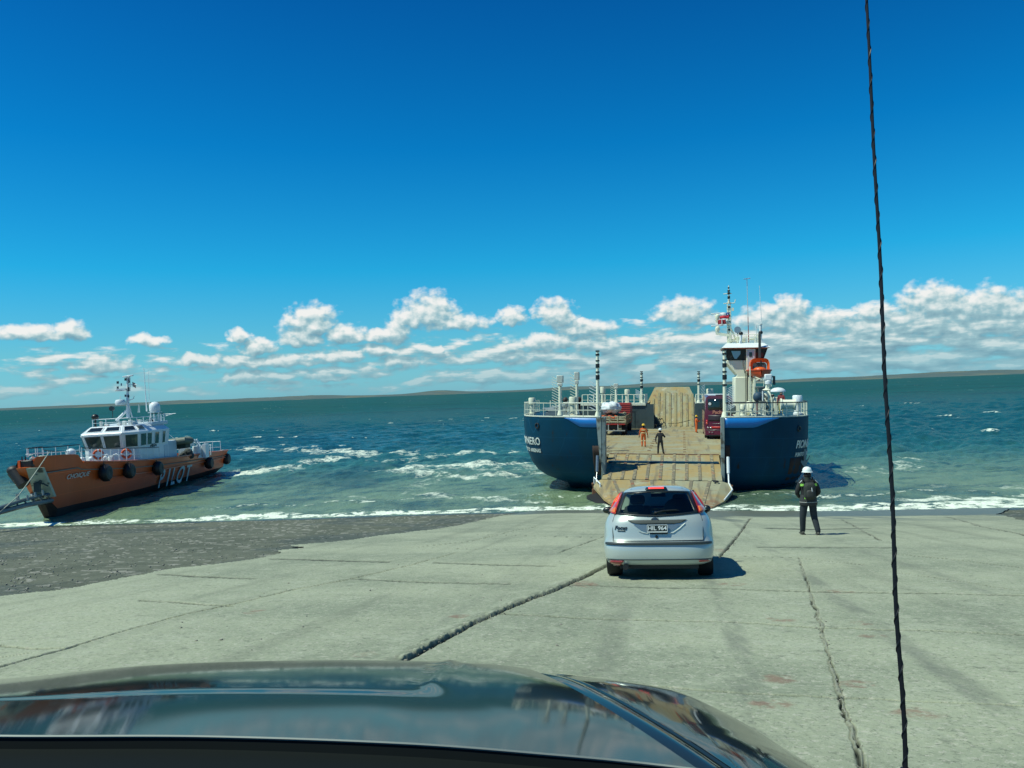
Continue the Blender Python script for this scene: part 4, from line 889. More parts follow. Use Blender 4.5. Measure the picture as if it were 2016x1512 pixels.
for k in range(18): a = rnd.uniform(1503, 1524); z = rnd.uniform(ZT+.1, Zp(772, 7)); m.ell((U(a, 7), 7+rnd.uniform(-.3, .3), z), (rnd.uniform(.06, .14), .1, rnd.uniform(.08, .18)), 8, 5)
m.build('winch_gear', mat('gear_mix', (.30, .32, .26), .6, col2=(.03, .03, .03), thr=(.5, .55), vscale=3), ferry)
MB().box(U(1431,9), U(1448,9), 8.6, 9.4, ZT-.05, ZT+.6).build('tarp_locker', mat('grey_tarp', (.11, .15, .14), .7, var=.2), ferry, bevel=.1)
MB().box(U(1470, 9), U(1487, 9), 10.5, 11.2, ZT-.2, Zp(790, 10.5)).build('winch_house', CREAM, ferry, bevel=.2)
MB().box(U(1487, 8), U(1490, 8), 7.8, 8.1, ZT, ZT+.75).build('hose_box', RED, ferry)
# rescue boat (hangs in the davit: a thing of its own)
RB = FM @ Matrix.Translation((U(1497.5, 11), 11.2, Zp(750, 11)))
rbo = thing('rescue_boat', 'orange enclosed rescue boat hung on davits beside the ferry bridge', 'lifeboat', RB)
sc_ = (FL(1521, 730, 11)[0]-FL(1474, 730, 11)[0])/2     # half beam
h1 = Zp(748, 11); dz_ = lambda py: Zp(py, 11)-Zp(750, 11)
ORD = mat('orange_hull', (.50, .065, .02), .4, var=.12)
rows = []
for (v, k, zk) in ((-1.0, .04, .55), (-.7, .45, .3), (-.2, .8, .12), (.6, 1, .0), (2.2, 1, .0), (3.2, .9, .1)):
    zg = dz_(729)+.0; rows.append([(-sc_*k, v, zg), (-sc_*k*.92, v, zg-.25), (-sc_*k*.55, v, zg*.42), (0, v, zk), (sc_*k*.55, v, zg*.42), (sc_*k*.92, v, zg-.25), (sc_*k, v, zg)])
m = MB().grid(rows); m.add([rows[-1][i] for i in range(7)], [tuple(range(7))]); m.add([r[0] for r in rows]+[r[-1] for r in rows][::-1], [tuple(range(12))])
hb = m.build('hull', ORD, rbo, smooth=50)
m = MB(); m.tube([rows[i][0] for i in range(6)], .06).tube([rows[i][-1] for i in range(6)], .06); m.build('rubbing_strake', ORD, hb)
zg = dz_(729); zt_ = dz_(705.5); w2 = sc_*.82
m = MB(); prof = [(-w2, zg-.1), (-w2*.98, zg+(zt_-zg)*.6), (-w2*.85, zg+(zt_-zg)*.88), (-w2*.6, zt_), (w2*.6, zt_), (w2*.85, zg+(zt_-zg)*.88), (w2*.98, zg+(zt_-zg)*.6), (w2, zg-.1)]
inn = [(-w2*.74, zg+.0), (-w2*.74, zg+(zt_-zg)*.45), (-w2*.66, zg+(zt_-zg)*.60), (-w2*.5, zg+(zt_-zg)*.66), (w2*.5, zg+(zt_-zg)*.66), (w2*.66, zg+(zt_-zg)*.60), (w2*.74, zg+(zt_-zg)*.45), (w2*.74, zg+.0)]
m.grid([[(x, .35, z) for x, z in inn], [(x, .15, z) for x, z in prof], [(x, 2.4, z) for x, z in prof]]); m.build('canopy', ORANGE, rbo, smooth=45)
MB().prism([(x, .9, z) for x, z in inn], (0, .05, 0)).build('canopy_window', mat('dull_glass', (.10, .16, .17), .15, col2=(.5, .55, .5), thr=(.5, .56), vscale=1.5), rbo)
MB().ell((-.05, -.25, zg+.02), (sc_*.55, .5, .22), 16, 6, z0=0).build('foredeck_hatch', ORANGE, rbo)
MB().tube([(.05, -.1, zg), (.05, -.1, zg+.75)], .035).box(0, .1, -.15, -.05, zg+.4, zg+.7).build('lifting_hook', BLACK, rbo)
# ================================================================== PILOT BOAT (beached, bow towards the shore)
PM = Matrix.Translation((-30.9, 53.2, 0)) @ Matrix.Rotation(R(0.0), 4, 'Z') @ Matrix.Rotation(R(-1.2), 4, 'Y')
PL = loc_solver(PM)
pilot = thing('pilot_boat', 'orange hulled pilot boat with a white wheelhouse, nosed onto the gravel beach', 'boat', PM)
POR = mat('pilot_orange_paint', (.56, .085, .015), .42, var=.15, vscale=.5, col2=(.28, .05, .018), thr=(.52, .75), stretch=(1, .3, 1), coat=.1, seam=(3.0, 1.4))
PBOT = mat('bottom_paint', (.030, .016, .012), .7, var=.3, vscale=1)
PW = mat('pilot_white_paint', (.72, .76, .78), .35, var=.05)
PBL = mat('pilot_pale_grey', (.50, .58, .64), .4, var=.06)
def hb_(t):   # half beam at deck
    return float(np.interp(t, [-3, -1.5, 0, 2, 5, 9, 26, 29.5], [2.15, 2.3, 2.35, 2.5, 2.85, 3.05, 3.0, 2.75]))
def cen_(t): return float(np.interp(t, [-3, 0, 5, 12, 20], [1.5, 1.35, .9, .3, 0]))      # the hull lies a little askew
def lf(t, x): return cen_(t)*2-x
def sheer(t): return float(np.interp(t, [-3.0, 0, 1.6, 2.1, 6, 12, 18, 24, 28], [4.05, 3.95, 3.85, 3.3, 2.95, 2.62, 2.42, 2.28, 2.12]))
stn = [-2.6, -1.2, 0, 1.2, 1.65, 2.1, 4, 7, 11, 15, 19, 23, 29.3]
def stemz(t): return max(-.6, 3.3*(-(t)/2.6)**1.0-.1) if t < 0 else -.6
rows = []; rows2 = []
for t in stn:
    zs = sheer(t); b = hb_(t); zk = stemz(t); zc = max(zk+.05, .55 if t >= 0 else .55+.9*(-t)/2.6*1.6); zc = min(zc, zs-.3)
    bc = b*(.80 if t > 3 else .55+.25*(t+2.6)/5.6); kk = bc*.35
    if t < 3: bc = 1.3+(b-1.3)*.5
    kk = cen_(t)+(bc-cen_(t))*.35
    zl = zs-.75*(1 if t < 1.4 else 0); rows.append([(lf(t, b), t, zl), (lf(t, b*.55+bc*.45), t, (zs+zc)/2+.1), (lf(t, bc), t, zc)]); rows2.append([(lf(t, bc), t, zc), (lf(t, kk), t, zk+.1), (kk, t, zk+.1), (bc, t, zc)])
    rows[-1] = (rows[-1], [(bc, t, zc), (b*.55+bc*.45, t, (zs+zc)/2+.1), (b, t, zs)])
m = MB(); m.grid([r[0] for r in rows]); m.grid([r[1] for r in rows])
e = rows[-1]; m.add(e[0]+e[1], [tuple(range(6))]); e = rows[0]; m.add(e[0]+e[1], [tuple(range(6))])
ph = m.build('hull', POR, pilot, smooth=30)
m = MB().grid(rows2); m.add(rows2[0], [(0, 1, 2, 3)]); m.add(rows2[-1], [(0, 1, 2, 3)]); m.build('hull_bottom', PBOT, pilot, smooth=30)
MB().grid([[(lf(t, hb_(t)-.06), t, min(sheer(t), 3.0 if t < 2 else 9)-(.5 if t > 2 else .05)), (hb_(t)-.06, t, min(sheer(t), 3.0 if t < 2 else 9)-(.5 if t > 2 else .05))] for t in stn]).build('deck', mat('deck_grey_green', (.16, .20, .17), .7), pilot, solid=.05)
for s in (-1, 1): MB().tube([((hb_(t)+.03) if s > 0 else lf(t, hb_(t)+.03), t, sheer(t)) for t in stn if t > 2], .07, 6).build('gunwale', mat('gunwale_orange', (.62, .13, .03), .4), ph)
m = MB(); m.tube([(hb_(t)*.80+.42, t, (sheer(t)+.6)/2+.1) for t in stn if t > 3], .05, 5); m.build('rubbing_strake', POR, ph)
def side(px, py, off=.03):         # point on the hull side the photo shows
    p = PL(px, py, 3.0, 0)
    for _ in range(4):
        t = p[1]; zs = sheer(t); b = hb_(t); bc = b*.8 if t > 3 else 1.3+(b-1.3)*.5; f = np.clip((p[2]-.55)/(zs-.55), 0, 1); s = bc+(b-bc)*f+.02; p = PL(px, py, s+off, 0)
    return Vector(p)
def skin(t, z, off=.04):
    zs = sheer(t); b = hb_(t); bc = b*.80 if t > 3 else 1.3+(b-1.3)*.5; f = np.clip((z-.55)/(zs-.55), 0, 1.0); s = bc+(b-bc)*f+.05*(1-abs(2*f-1)); return Vector((s+off, t, z))
a = PL(142, 936, 2.7, 0); b = PL(190, 935, 2.9, 0)
text_on(lambda x, y, z: skin((a[1]+b[1])/2+x*(b[1]-a[1])/2.15, (a[2]+b[2])/2+y, .05+z), 'CHOIQUE', .42, extr=.006, shear=.35, bold=.004).build('name_lettering', mat('name_paint', (.55, .55, .5), .5), ph, smooth=0)
for ch, px, py in (('P', 323, 944), ('I', 336, 941), ('L', 347, 938.5), ('O', 361, 935.5), ('T', 375, 932)):
    c = PL(px, py, 2.85, 0)
    text_on(lambda x, y, z: skin(c[1]+x*1.15, c[2]+y*1.25, .06+z), ch, 1.6, extr=.006, bold=.025).build('hull_letter', mat('pilot_lettering', (.35, .50, .52), .5), ph, smooth=0)
# bow face: grey wear plate between orange cheeks, black push-knee fender
GP = mat('bow_plate_paint', (.36, .42, .36), .55, var=.15, col2=(.07, .08, .07), thr=(.56, .64), vscale=1.3)
vq = [Vector(PL(50, 922, -3.2)), Vector(PL(83, 921, -2.75)), Vector(PL(107, 978, -.9)), Vector(PL(70, 985, -1.2))]
MB().prism(vq, (0, .25, 0)).build('bow_plate', GP, pilot)
oc = [Vector(PL(31, 922, -3.1)), Vector(PL(50, 921, -3.25)), Vector(PL(69, 982, -1.3)), Vector(PL(66, 984, -1.2)), Vector(PL(40, 937, -2.8))]
MB().prism(oc, (0, .6, 0)).build('bow_cheek', mat('bright_orange_paint', (.62, .12, .02), .4), pilot)
c = Vector(PL(36, 942, -2.6)); MB().cyl(c+Vector((-.28, .1, .42)), c+Vector((.38, -.1, -.42)), .40, .36, 14).ell(c+Vector((-.3, .1, .5)), (.4, .4, .3), 12, 8).build('bow_fender', RUBBER, pilot)
c0, c1 = PL(39, 921, -2.7), PL(63, 906, -2.7); MB().box(c0[0], c1[0], -2.7, -1.9, c0[2], c1[2]).box(c0[0]+.05, c0[0]+.1, -2.6, -2.5, c1[2], c1[2]+.25).box(c0[0]+.25, c0[0]+.3, -2.6, -2.5, c1[2], c1[2]+.25).build('bow_box', BLACK, pilot, bevel=.05)
c0, c1 = PL(35, 921, -2.75), PL(39, 907, -2.75); MB().box(c0[0], c1[0], -2.75, -1.9, c0[2], c1[2]).build('bow_bracket', ORANGE, pilot)
m = MB(); p = [Vector(PL(x, y, -2.1)) for x, y in ((78, 935), (80, 948), (73, 960), (85, 952), (95, 957), (72, 950))]
m.tube(p[:3], .09).tube([p[5], p[3], p[4]], .05).box(p[2].x-.1, p[2].x+.25, -2.3, -2.1, p[2].z-.25, p[2].z+.3); m.build('bow_bracketry', DARKG, pilot)
# wheelhouse: traced from the photo, front windows raked, roof with skylights
VF = 9.0
def W(px, py, v=VF): return Vector(PL(px, py, v))
zd = 2.0
fl = W(186, 886)[0]; # lower front-left corner
# plan: front face slightly faceted, top wider than bottom
cen = .62
def hexring(wf, ws, vf, vs_, vb, z): # half width at front, at shoulder, front v, shoulder v, back v
    return [(cen-wf, vf, z), (cen+wf, vf, z), (cen+ws, vs_, z), (cen+ws, vb, z), (cen-ws, vb, z), (cen-ws, vs_, z)]
zA, zB, zC, zE = W(225, 885)[2], W(225, 853)[2], W(225, 839)[2], zd
r0 = hexring(1.3, 2.05, VF+.15, VF+1.2, VF+6.5, zE); r1 = hexring(1.3, 2.05, VF+.1, VF+1.15, VF+6.5, zA)
r2 = hexring(1.5, 2.22, VF-.40, VF+.9, VF+6.5, zB); r3 = hexring(1.2, 1.6, VF+.45, VF+1.4, VF+6.3, zC)
m = MB()
for a_, b_ in ((r0, r1), (r1, r2), (r2, r3)): m.add(a_+b_, [(i, (i+1) % 6, 6+(i+1) % 6, 6+i) for i in range(6)])
m.add(r3, [tuple(range(6))])
wh = m.build('wheelhouse', PW, pilot, smooth=0, bevel=.05)
def facewin(Ra, Rb, i, u0, u1, w0, w1, mt, name='wheelhouse_window', frame=True, lean=0):
    a0, a1, b0, b1 = Vector(Ra[i]), Vector(Ra[(i+1) % 6]), Vector(Rb[i]), Vector(Rb[(i+1) % 6])
    def P(u, w): return a0.lerp(a1, u).lerp(b0.lerp(b1, u), w)
    n_ = (a1-a0).cross(b0-a0).normalized(); c = Vector((cen, VF+3.5, zA)); n_ = n_ if (a0-c).dot(n_) > 0 else -n_
    q = [P(u0+lean, w0), P(u1+lean*.5, w0), P(u1, w1), P(u0, w1)]
    g2 = 1.10; cc = (q[0]+q[1]+q[2]+q[3])/4
    fr = MB().prism([cc+(p-cc)*1.16 for p in q], n_*.035).build(name, PW, wh)
    MB().prism([p+n_*.03 for p in q], n_*.02).build('pane', mt, fr)
WG1 = mat('wheelhouse_glass', (.035, .06, .055), .06, col2=(.12, .15, .10), thr=(.5, .66), vscale=1.1, spec=.6)
WG1 = mat('wheelhouse_glass', (.035, .06, .055), .06, col2=(.12, .15, .10), thr=(.5, .66), vscale=1.1, spec=.6)
for i, spans in ((0, ((.06, .46), (.54, .94))), (1, ((.18, .88),)), (5, ((.12, .82),)), (2, ((.04, .20), (.25, .38), (.5, .62), (.76, .84)))):
    for (u0, u1) in spans: facewin(r1, r2, i, u0, u1, .12, .86, WG1)
for i, spans in ((0, ((.08, .44), (.56, .92))), (1, ((.15, .85),)), (5, ((.15, .85),)), (2, ((.03, .22),))):
    for (u0, u1) in spans: facewin(r2, r3, i, u0, u1, .30, .80, DGLASS, name='skylight')
MB().box(cen-2.05, cen+2.0, VF+6.5, VF+8.3, zE, zA+.15).build('aft_cabin', PBL, pilot, bevel=.04)
MB().box(cen+2.05, cen+2.08, VF+5.6, VF+6.3, zE+.1, zA-.1).build('side_door', PBL, wh)
a = W(290, 880); text_on(lambda x, y, z: Vector((cen+2.09+z, VF+3.6+x*1.3, zA+.02+y)), 'PILOT', .34, extr=.01, bold=.01).build('side_lettering', DGLASS, wh, smooth=0)
# foredeck gear: vents, bottle, hoops, winch
m = MB(); c = Vector((cen-2.5, VF-1.0, zd)); m.ell(c+Vector((.5, 0, 1.7)), (.35, .35, .3), 12, 8).cyl(c+Vector((.5, 0, .4)), c+Vector((.5, 0, 1.75)), .34, n=14).box(c.x-.2, c.x+1.0, c.y-.3, c.y+.3, zd, zd+.7); m.build('foredeck_vent', PW, pilot, bevel=.05)
for dx in (-.75, -.1, .9, 1.35):
    MB().cyl((cen+dx-.5, VF-.9, zd), (cen+dx-.5, VF-.9, zd+1.15), .20, n=12).ell((cen+dx-.5, VF-.9, zd+1.15), (.2, .2, .18), 12, 6).build('gas_bottle', PW, pilot)
m = MB(); 
for dx in (.3, 1.0): m.tube([(cen+dx+.1, VF-1.3, zd), (cen+dx+.1, VF-1.3, zd+1.15), (cen+dx+.22, VF-1.3, zd+1.35), (cen+dx+.45, VF-1.3, zd+1.42), (cen+dx+.65, VF-1.3, zd+1.3), (cen+dx+.7, VF-1.3, zd+1.1), (cen+dx+.7, VF-1.3, zd)], .05)
m.build('hoop_rail', PW, pilot)
m = MB(); 
for k in range(9): m.torus((cen-1.4+rnd.uniform(-1, 1), 3.2+rnd.uniform(-.8, .8), 3.0+rnd.uniform(-.1, .5)), .22, .08, (rnd.uniform(-1, 1), 1, rnd.uniform(-1, 1)), 12, 6)
m.build('anchor_windlass', mat('windlass_mix', (.45, .5, .5), .5, col2=(.3, .06, .05), thr=(.55, .6), vscale=3), pilot)
# rails round the bow and side
def prail(pts, h, n, **k): rail(pts, h, n, parent=pilot, name='guard_rail', mt=PW, base=False, r=.03, postr=.028, **k)
prail([(hb_(t)-.1, t, sheer(t)-.02) for t in (2.2, 5, 9, 13)], .95, 10, topmt=DKR, mids=(.5,))
prail([(lf(t, hb_(t)-.1), t, sheer(t)-.02) for t in (2.2, 5, 9, 13)], .95, 10, topmt=DKR, mids=(.5,))
prail([(hb_(2.)-.1, 2.0, 3.9), (hb_(-1)-.1, -1.0, 3.95), (1.5, -2.3, 4.0), (lf(-1, hb_(-1)-.1), -1, 3.95), (lf(2, hb_(2)-.1), 2.0, 3.9)], .55, 7, topmt=DKR, mids=(.35,))
prail([(2.6, 27.8, 2.0), (-2.7, 27.8, 2.0)], 1.1, 7, mids=(.5,))
# roof: rails, mast, radome, antennas
zR = zC
rail([(cen-1.4, VF+1.2, zR), (cen+1.3, VF+1.2, zR), (cen+1.6, VF+6.5, zR)], .55, 8, r=.03, postr=.03, mids=(.5,), base=False, name='roof_rail', mt=PW, parent=pilot)
rail([(cen+1.6, VF+4.5, zR+.0), (cen+1.6, VF+7, zR)], .75, 4, topmt=DKR, r=.03, postr=.03, base=False, name='roof_rail', mt=PW, parent=pilot)
MB().box(cen-1.9, cen+1.9, VF+4, VF+7, zR-.15, zR+.12).build('upper_deck', PBL, pilot, bevel=.05)
m = MB()
for k in range(14): m.box(*(lambda x, y: (x, x+rnd.uniform(.1, .35), y, y+.25))(cen+rnd.uniform(-1.3, 1.2), VF+rnd.uniform(1.5, 5)), zR, zR+rnd.uniform(.12, .42))
m.build('roof_gear', mat('roof_gear_paint', (.6, .63, .6), .5, col2=(.5, .25, .18), thr=(.55, .6), vscale=1.0), pilot, bevel=.03)
m = MB().ell((W(187, 818, VF+1.3)[0], VF+1.3, W(187, 821, VF+1.3)[2]), (.28, .25, .22), 12, 8); m.cyl((W(187, 818, VF+1.3)[0], VF+1.3, zR), (W(187, 818, VF+1.3)[0], VF+1.3, W(187, 823, VF+1.3)[2]), .08); m.build('searchlight', BLACK, pilot)
VM = VF+2.4; Wm = lambda px, py: Vector(PL(px, py, VM))
b0 = Wm(252, 822); t0_ = Wm(251, 741)
m = MB().tube([b0, t0_.lerp(b0, .08)], [.14, .09]).tube([Wm(229, 828), Wm(250, 808)], .10).tube([b0+Vector((.15, .4, 0)), Wm(253, 795)], .05)
m.box(Wm(232, 767)[0], Wm(250, 767)[0], VM-.25, VM+.35, Wm(240, 769)[2], Wm(240, 765)[2])
m.tube([Wm(250, 758), Wm(270, 757)], .03).tube([Wm(252, 789), Wm(263, 785), Wm(264, 780)], .035).tube([Wm(250, 795), Wm(236, 790), Wm(237, 780)], .03).tube([Wm(250, 768), Wm(250, 744)], .05).tube([Wm(256, 770), Wm(256, 744)], .03)
pm_ = m.build('signal_mast', PW, pilot)
m = MB(); q = Wm(252, 740.5); m.box(q.x-.4, q.x+.4, VM-.08, VM+.08, q.z-.05, q.z+.05).lathe((q.x-.02, VM, q.z-.35), [(.05, 0), (.12, .18), (.2, .3)], 10); m.build('radar_scanner', PW, pm_, bevel=.02, M=Matrix.Translation(q) @ Matrix.Rotation(R(-6), 4, 'Y') @ Matrix.Translation(-q))
q = Wm(240.5, 792); MB().lathe((q.x, VM-.3, q.z-.2), [(0, 0), (.34, 0), (.38, .12), (.38, .28), (.30, .40), (0, .42)], 18).build('radar_dome', PW, pm_)
m = MB()
for px, py, w_, h_ in ((233, 753, .07, .10), (233, 763, .06, .09), (240, 757, .04, .10), (248, 747, .06, .10), (255, 750, .04, .16), (254, 766, .06, .16), (248, 779, .05, .09), (254, 780, .06, .10), (237, 769, .26, .02)): q = Wm(px, py); m.box(q.x-w_, q.x+w_, VM-w_-.1, VM+w_-.1, q.z-h_, q.z+h_)
m.build('mast_lamp', mat('mast_lamp_dark', (.03, .04, .05), .4, col2=(.03, .08, .2), thr=(.55, .6), vscale=2), pm_, bevel=.02)
q = Wm(226, 804); MB().cyl((q.x, VM-.4, q.z), (q.x+.02, VM-.6, q.z), .19, n=16).cyl((q.x, VM-.4, q.z-.7), (q.x, VM-.4, q.z), .03).build('loudhailer', DARKG, pilot)
q = Wm(267, 762); MB().grid([[q+Vector((.02-.25*i/6, .03*math.sin(i), .25-.35*j/4+.03*i)) for j in range(5)] for i in range(7)]).build('pennant', mat('pennant_cloth', (.45, .4, .35), .8, col2=(.35, .08, .08), thr=(.5, .55), vscale=4), pm_, solid=.01)
VA = VF+5.5; Wa = lambda px, py: Vector(PL(px, py, VA))
for (x0, y0, x1, y1, r_) in ((289, 810, 283, 724, .04), (294, 800, 292, 728, .02), (272, 812, 273, 796, .02), (275, 812, 275, 798, .02)):
    m = MB().tube([Wa(x0, y0), Wa(x0, y0).lerp(Wa(x1, y1), .25), Wa(x1, y1)], [r_*1.6, r_, r_*.5]); m.build('whip_antenna', PW, pilot)
q = Wa(304.5, 802); MB().lathe((q.x, VA, q.z-.38), [(0, 0), (.34, .0), (.42, .12), (.42, .45), (.36, .66), (.2, .80), (0, .84)], 20).build('satellite_dome', PW, pilot)
m = MB()
for dx in (-.35, -.1, .3): m.cyl((q.x+dx, VA, zR), (q.x+dx, VA, q.z-.36), .05)
m.box(q.x-.45, q.x+.45, VA-.3, VA+.3, q.z-.42, q.z-.36); m.build('dome_stand', PW, pilot)
q = Wa(297, 829); MB().ell(q, (.2, .2, .3), 12, 8).build('black_float', BLACK, pilot)
MB().tube([Wa(318, 816), Wa(346, 814)], .03).tube([Wa(322, 820), Wa(340, 815)], .03).build('boat_hook', PW, pilot)
# after deck: cradle, locker, capstan, gate
Ws = lambda px, py, v: Vector(PL(px, py, v))
def pbox(x0, x1, y0, y1, v0, v1, mt, nm, bevel=.03):
    a = Ws(x0, y1, v0); b = Ws(x1, y0, v0); return MB().box(a.x, b.x, v0, v1, a.z, b.z).build(nm, mt, pilot, bevel=bevel)
pbox(352, 374, 866, 880, 20, 21, mat('white_locker', (.62, .68, .66), .5), 'stern_locker')
m = MB()
for i in range(8): a = Ws(352+i*3, 897, 20); m.box(a.x, a.x+.08, 20, 20.1, zd, Ws(352, 880, 20)[2])
m.box(Ws(352, 897, 20)[0], Ws(375, 897, 20)[0], 20, 20.1, zd+.1, zd+.2); m.build('stern_rack', PW, pilot)
m = MB()
for k in range(8): m.ell(Ws(350+rnd.uniform(0, 26), 893+rnd.uniform(-5, 5), 19.4), (.35, .3, .3), 8, 5)
m.build('rope_heap', mat('dark_rope', (.05, .06, .06), .8, var=.4, vscale=4), pilot)
m = MB(); q = Ws(390, 895, 21.5); m.cyl((q.x, 21.5, zd), (q.x, 21.5, Ws(390, 878, 21.5)[2]), .45, n=14).tube([Ws(383, 866, 21), Ws(390, 878, 21.3), Ws(398, 884, 21.5)], .07).tube([Ws(387, 865, 21.3), Ws(396, 880, 21.6)], .07).box(q.x+.5, q.x+.8, 21.2, 22, zd, zd+1.2); m.build('capstan', PW, pilot)
m = MB()
for px in (403, 407, 411, 415): m.cyl(Ws(px, 896, 22.5), Ws(px, 876, 22.5), .045)
m.tube([Ws(403, 885, 22.5), Ws(416, 884, 22.5)], .03).tube([Ws(403, 877, 22.5), Ws(416, 876, 22.5)], .03); m.build('stern_gate', PW, pilot)
MB().tube([Ws(327, 850, VF+7), Ws(360, 878, VF+9.5)], .02).build('stay_wire', PW, pilot)
MB().ell(Ws(328, 884, VF+9.2)-Vector((0, .2, 0)), (.14, .1, .2), 10, 6).build('fire_hose_box', RED, pilot)
# inflatable tender lying on the aft cabin
q = Ws(343, 872, VF+8.6); TM = PM @ Matrix.Translation(q)
tn = thing('tender', 'dark grey inflatable tender lying behind the pilot boat cabin', 'dinghy', TM)
MB().tube([(-1.5, .1, -.05), (-.9, 0, .02), (0, 0, .1), (.9, 0, .16), (1.2, .5, .12), (.9, 1.0, .16), (-.8, 1.1, .02), (-1.5, 1.0, -.05)], [.12, .26, .30, .30, .28, .30, .26, .12], 12).build('tube', mat('tender_rubber', (.14, .16, .13), .6, var=.15), tn)
MB().prism([(-1.4, .1, -.1), (.9, .1, .05), (1.0, .9, .05), (-1.4, .9, -.1)], (0, 0, -.55)).build('cradle', mat('cradle_dark', (.03, .045, .035), .7), tn)
# fenders hung over the side
FN = ['largest black rubber fender, just right of the name on the pilot boat', 'black rubber fender under the middle of the pilot boat wheelhouse', 'black rubber fender just left of the big P on the pilot boat', 'black rubber fender below the stern gate of the pilot boat', 'black rubber fender hung at the stern corner of the pilot boat']
for lab, (px, py, ry) in zip(FN, ((208, 931, 17), (255, 927, 15), (311, 922, 14), (412, 911.5, 11.5), (446, 903.5, 11))):
    p = side(px, py, .30)
    if px == 446: p = Vector(PL(446, 903.5, 2.6, 0))
    r_ = ry/FPX*(53.2+p.y)
    t = thing('rubber_fender', lab, 'fender', PM @ Matrix.Translation(p), 'rubber fenders along the pilot boat side')
    b_ = MB().lathe((0, 0, 0), [(0, -.34), (r_*.45, -.34), (r_*.82, -.27), (r_, -.1), (r_, .12), (r_*.8, .28), (r_*.4, .33), (r_*.25, .30), (0, .30)], 20, axis='x').build('tyre', RUBBER, t)
    MB().torus((.20, 0, 0), r_*.55, .04, (1, 0, 0)).build('rim', mat('fender_grey', (.09, .11, .11), .5), b_)
    MB().tube([(-.05, -.1, r_*.8), (-.1, 0, sheer(p.y)-p.z+.1)], .02).tube([(0, .1, -r_*.9), (-.1, r_*1.2, -r_*1.05), (-.2, r_*1.5, -r_*.7)], .02).build('rope', BLACK, t)
# lifebuoys on the rail
for lab, px, py, v in (('orange lifebuoy on the foredeck rail of the pilot boat, left one', 193.5, 895, VF-1.8), ('orange lifebuoy on the pilot boat rail nearer its side door, right one', 249, 893, VF-.2)):
    p = Ws(px, py, v); t = thing('lifebuoy', lab, 'lifebuoy', PM @ Matrix.Translation(p), 'lifebuoys on the pilot boat rail')
    MB().torus((0, 0, 0), .30, .085, (.35, -1, 0), 28, 10).build('ring', mat('buoy_orange', (.62, .10, .03), .5), t)
    m = MB(); d = Vector((.35, -1, 0)).normalized(); a = d.orthogonal().normalized(); b = d.cross(a)
    for k in range(4):
        an = math.pi/4+k*math.pi/2; e_ = a*math.cos(an)+b*math.sin(an); f_ = (b*math.cos(an)-a*math.sin(an)); m.tube([e_*.3-f_*.04, e_*.3+f_*.04], .092, 10)
    m.build('band', PW, t)
# boarding gangway under the bow and mooring line ashore
gw = thing('gangway', 'grey tubular boarding gangway leading ashore from the pilot boat bow', 'gangway', Matrix.Translation(at(60, 985, 50)))
gi_ = Matrix.Translation(-Vector(at(60, 985, 50)))
A_ = [Vector(at(0, 1008, 44.5)), Vector(at(50, 995, 48)), Vector(at(102, 985, 52.3))]; B_ = [Vector(at(-60, 1030, 41)), Vector(at(0, 1000, 44.5)), Vector(at(45, 985, 48)), Vector(at(88, 973, 52))]
m = MB().tube([Vector(at(-60, 1036, 41))]+A_, .14).tube(B_, .10); 
for f in range(7): m.tube([B_[1].lerp(B_[3], f/6), A_[0].lerp(A_[2], f/6)], .05)
m.build('side_beam', mat('gangway_grey', (.10, .13, .14), .5, metal=.3, var=.3), gw, M=gi_)
m = MB()
for (px, py, h) in ((37, 990, 18), (34, 985, 12), (55, 985, 10), (70, 978, 9), (85, 975, 10)): a = Vector(at(px, py, 48)); m.tube([a, a+Vector((-.03, 0, h/FPX*48))], .06)
m.tube([Vector(at(10, 996, 46)), Vector(at(35, 988, 47.5)), Vector(at(58, 984, 49)), Vector(at(66, 972, 51))], .05); m.build('stanchion', mat('gangway_light', (.30, .34, .34), .4, metal=.4), gw, M=gi_)
m = MB()
for (px, py) in ((66, 975), (72, 979), (80, 978), (62, 983), (92, 974)): m.ell(at(px, py, 51.5), (.22, .2, .14), 10, 6)
m.build('shackle', mat('shackle_mix', (.10, .12, .13), .5, col2=(.55, .6, .62), thr=(.55, .62), vscale=2), gw, M=gi_)
m = MB(); 
def sag(a, b, s, n=14): return [a.lerp(b, i/n)-Vector((0, 0, s*math.sin(math.pi*i/n))) for i in range(n+1)]
m.tube(sag(Vector(at(97, 890, 51.5)), Vector(at(36, 976, 47)), .05), .03).tube(sag(Vector(at(36, 976, 47)), Vector(at(-60, 1050, 40)), .1), .03)
tag(m.build('mooring_rope', mat('pale_rope', (.38, .40, .32), .8)), 'pale mooring rope running from the pilot boat bow down to the beach', 'rope')
# ================================================================== SILVER HATCHBACK
c0 = gnd(1300, 1136)
car_yaw = R(-10.5)
hx, hy = 2.13, 12.75                       # ground point under the middle of the rear bumper
slope_f = math.atan(GX*math.sin(-car_yaw)*1+GY*math.cos(car_yaw)); slope_s = math.atan(GX*math.cos(car_yaw)-GY*math.sin(-car_yaw))
CM = Matrix.Translation((hx, hy, float(gz(hx, hy)))) @ Matrix.Rotation(car_yaw, 4, 'Z') @ Matrix.Rotation(slope_s, 4, 'Y') @ Matrix.Rotation(-slope_f, 4, 'X')
CL = loc_solver(CM)
hatch = thing('hatchback_car', 'silver five door hatchback seen from behind, waiting on the slip to board the ferry', 'car', CM)
SILV = mat('silver_metallic_paint', (.46, .52, .49), .30, metal=.25, coat=.6, var=.03, vscale=40)
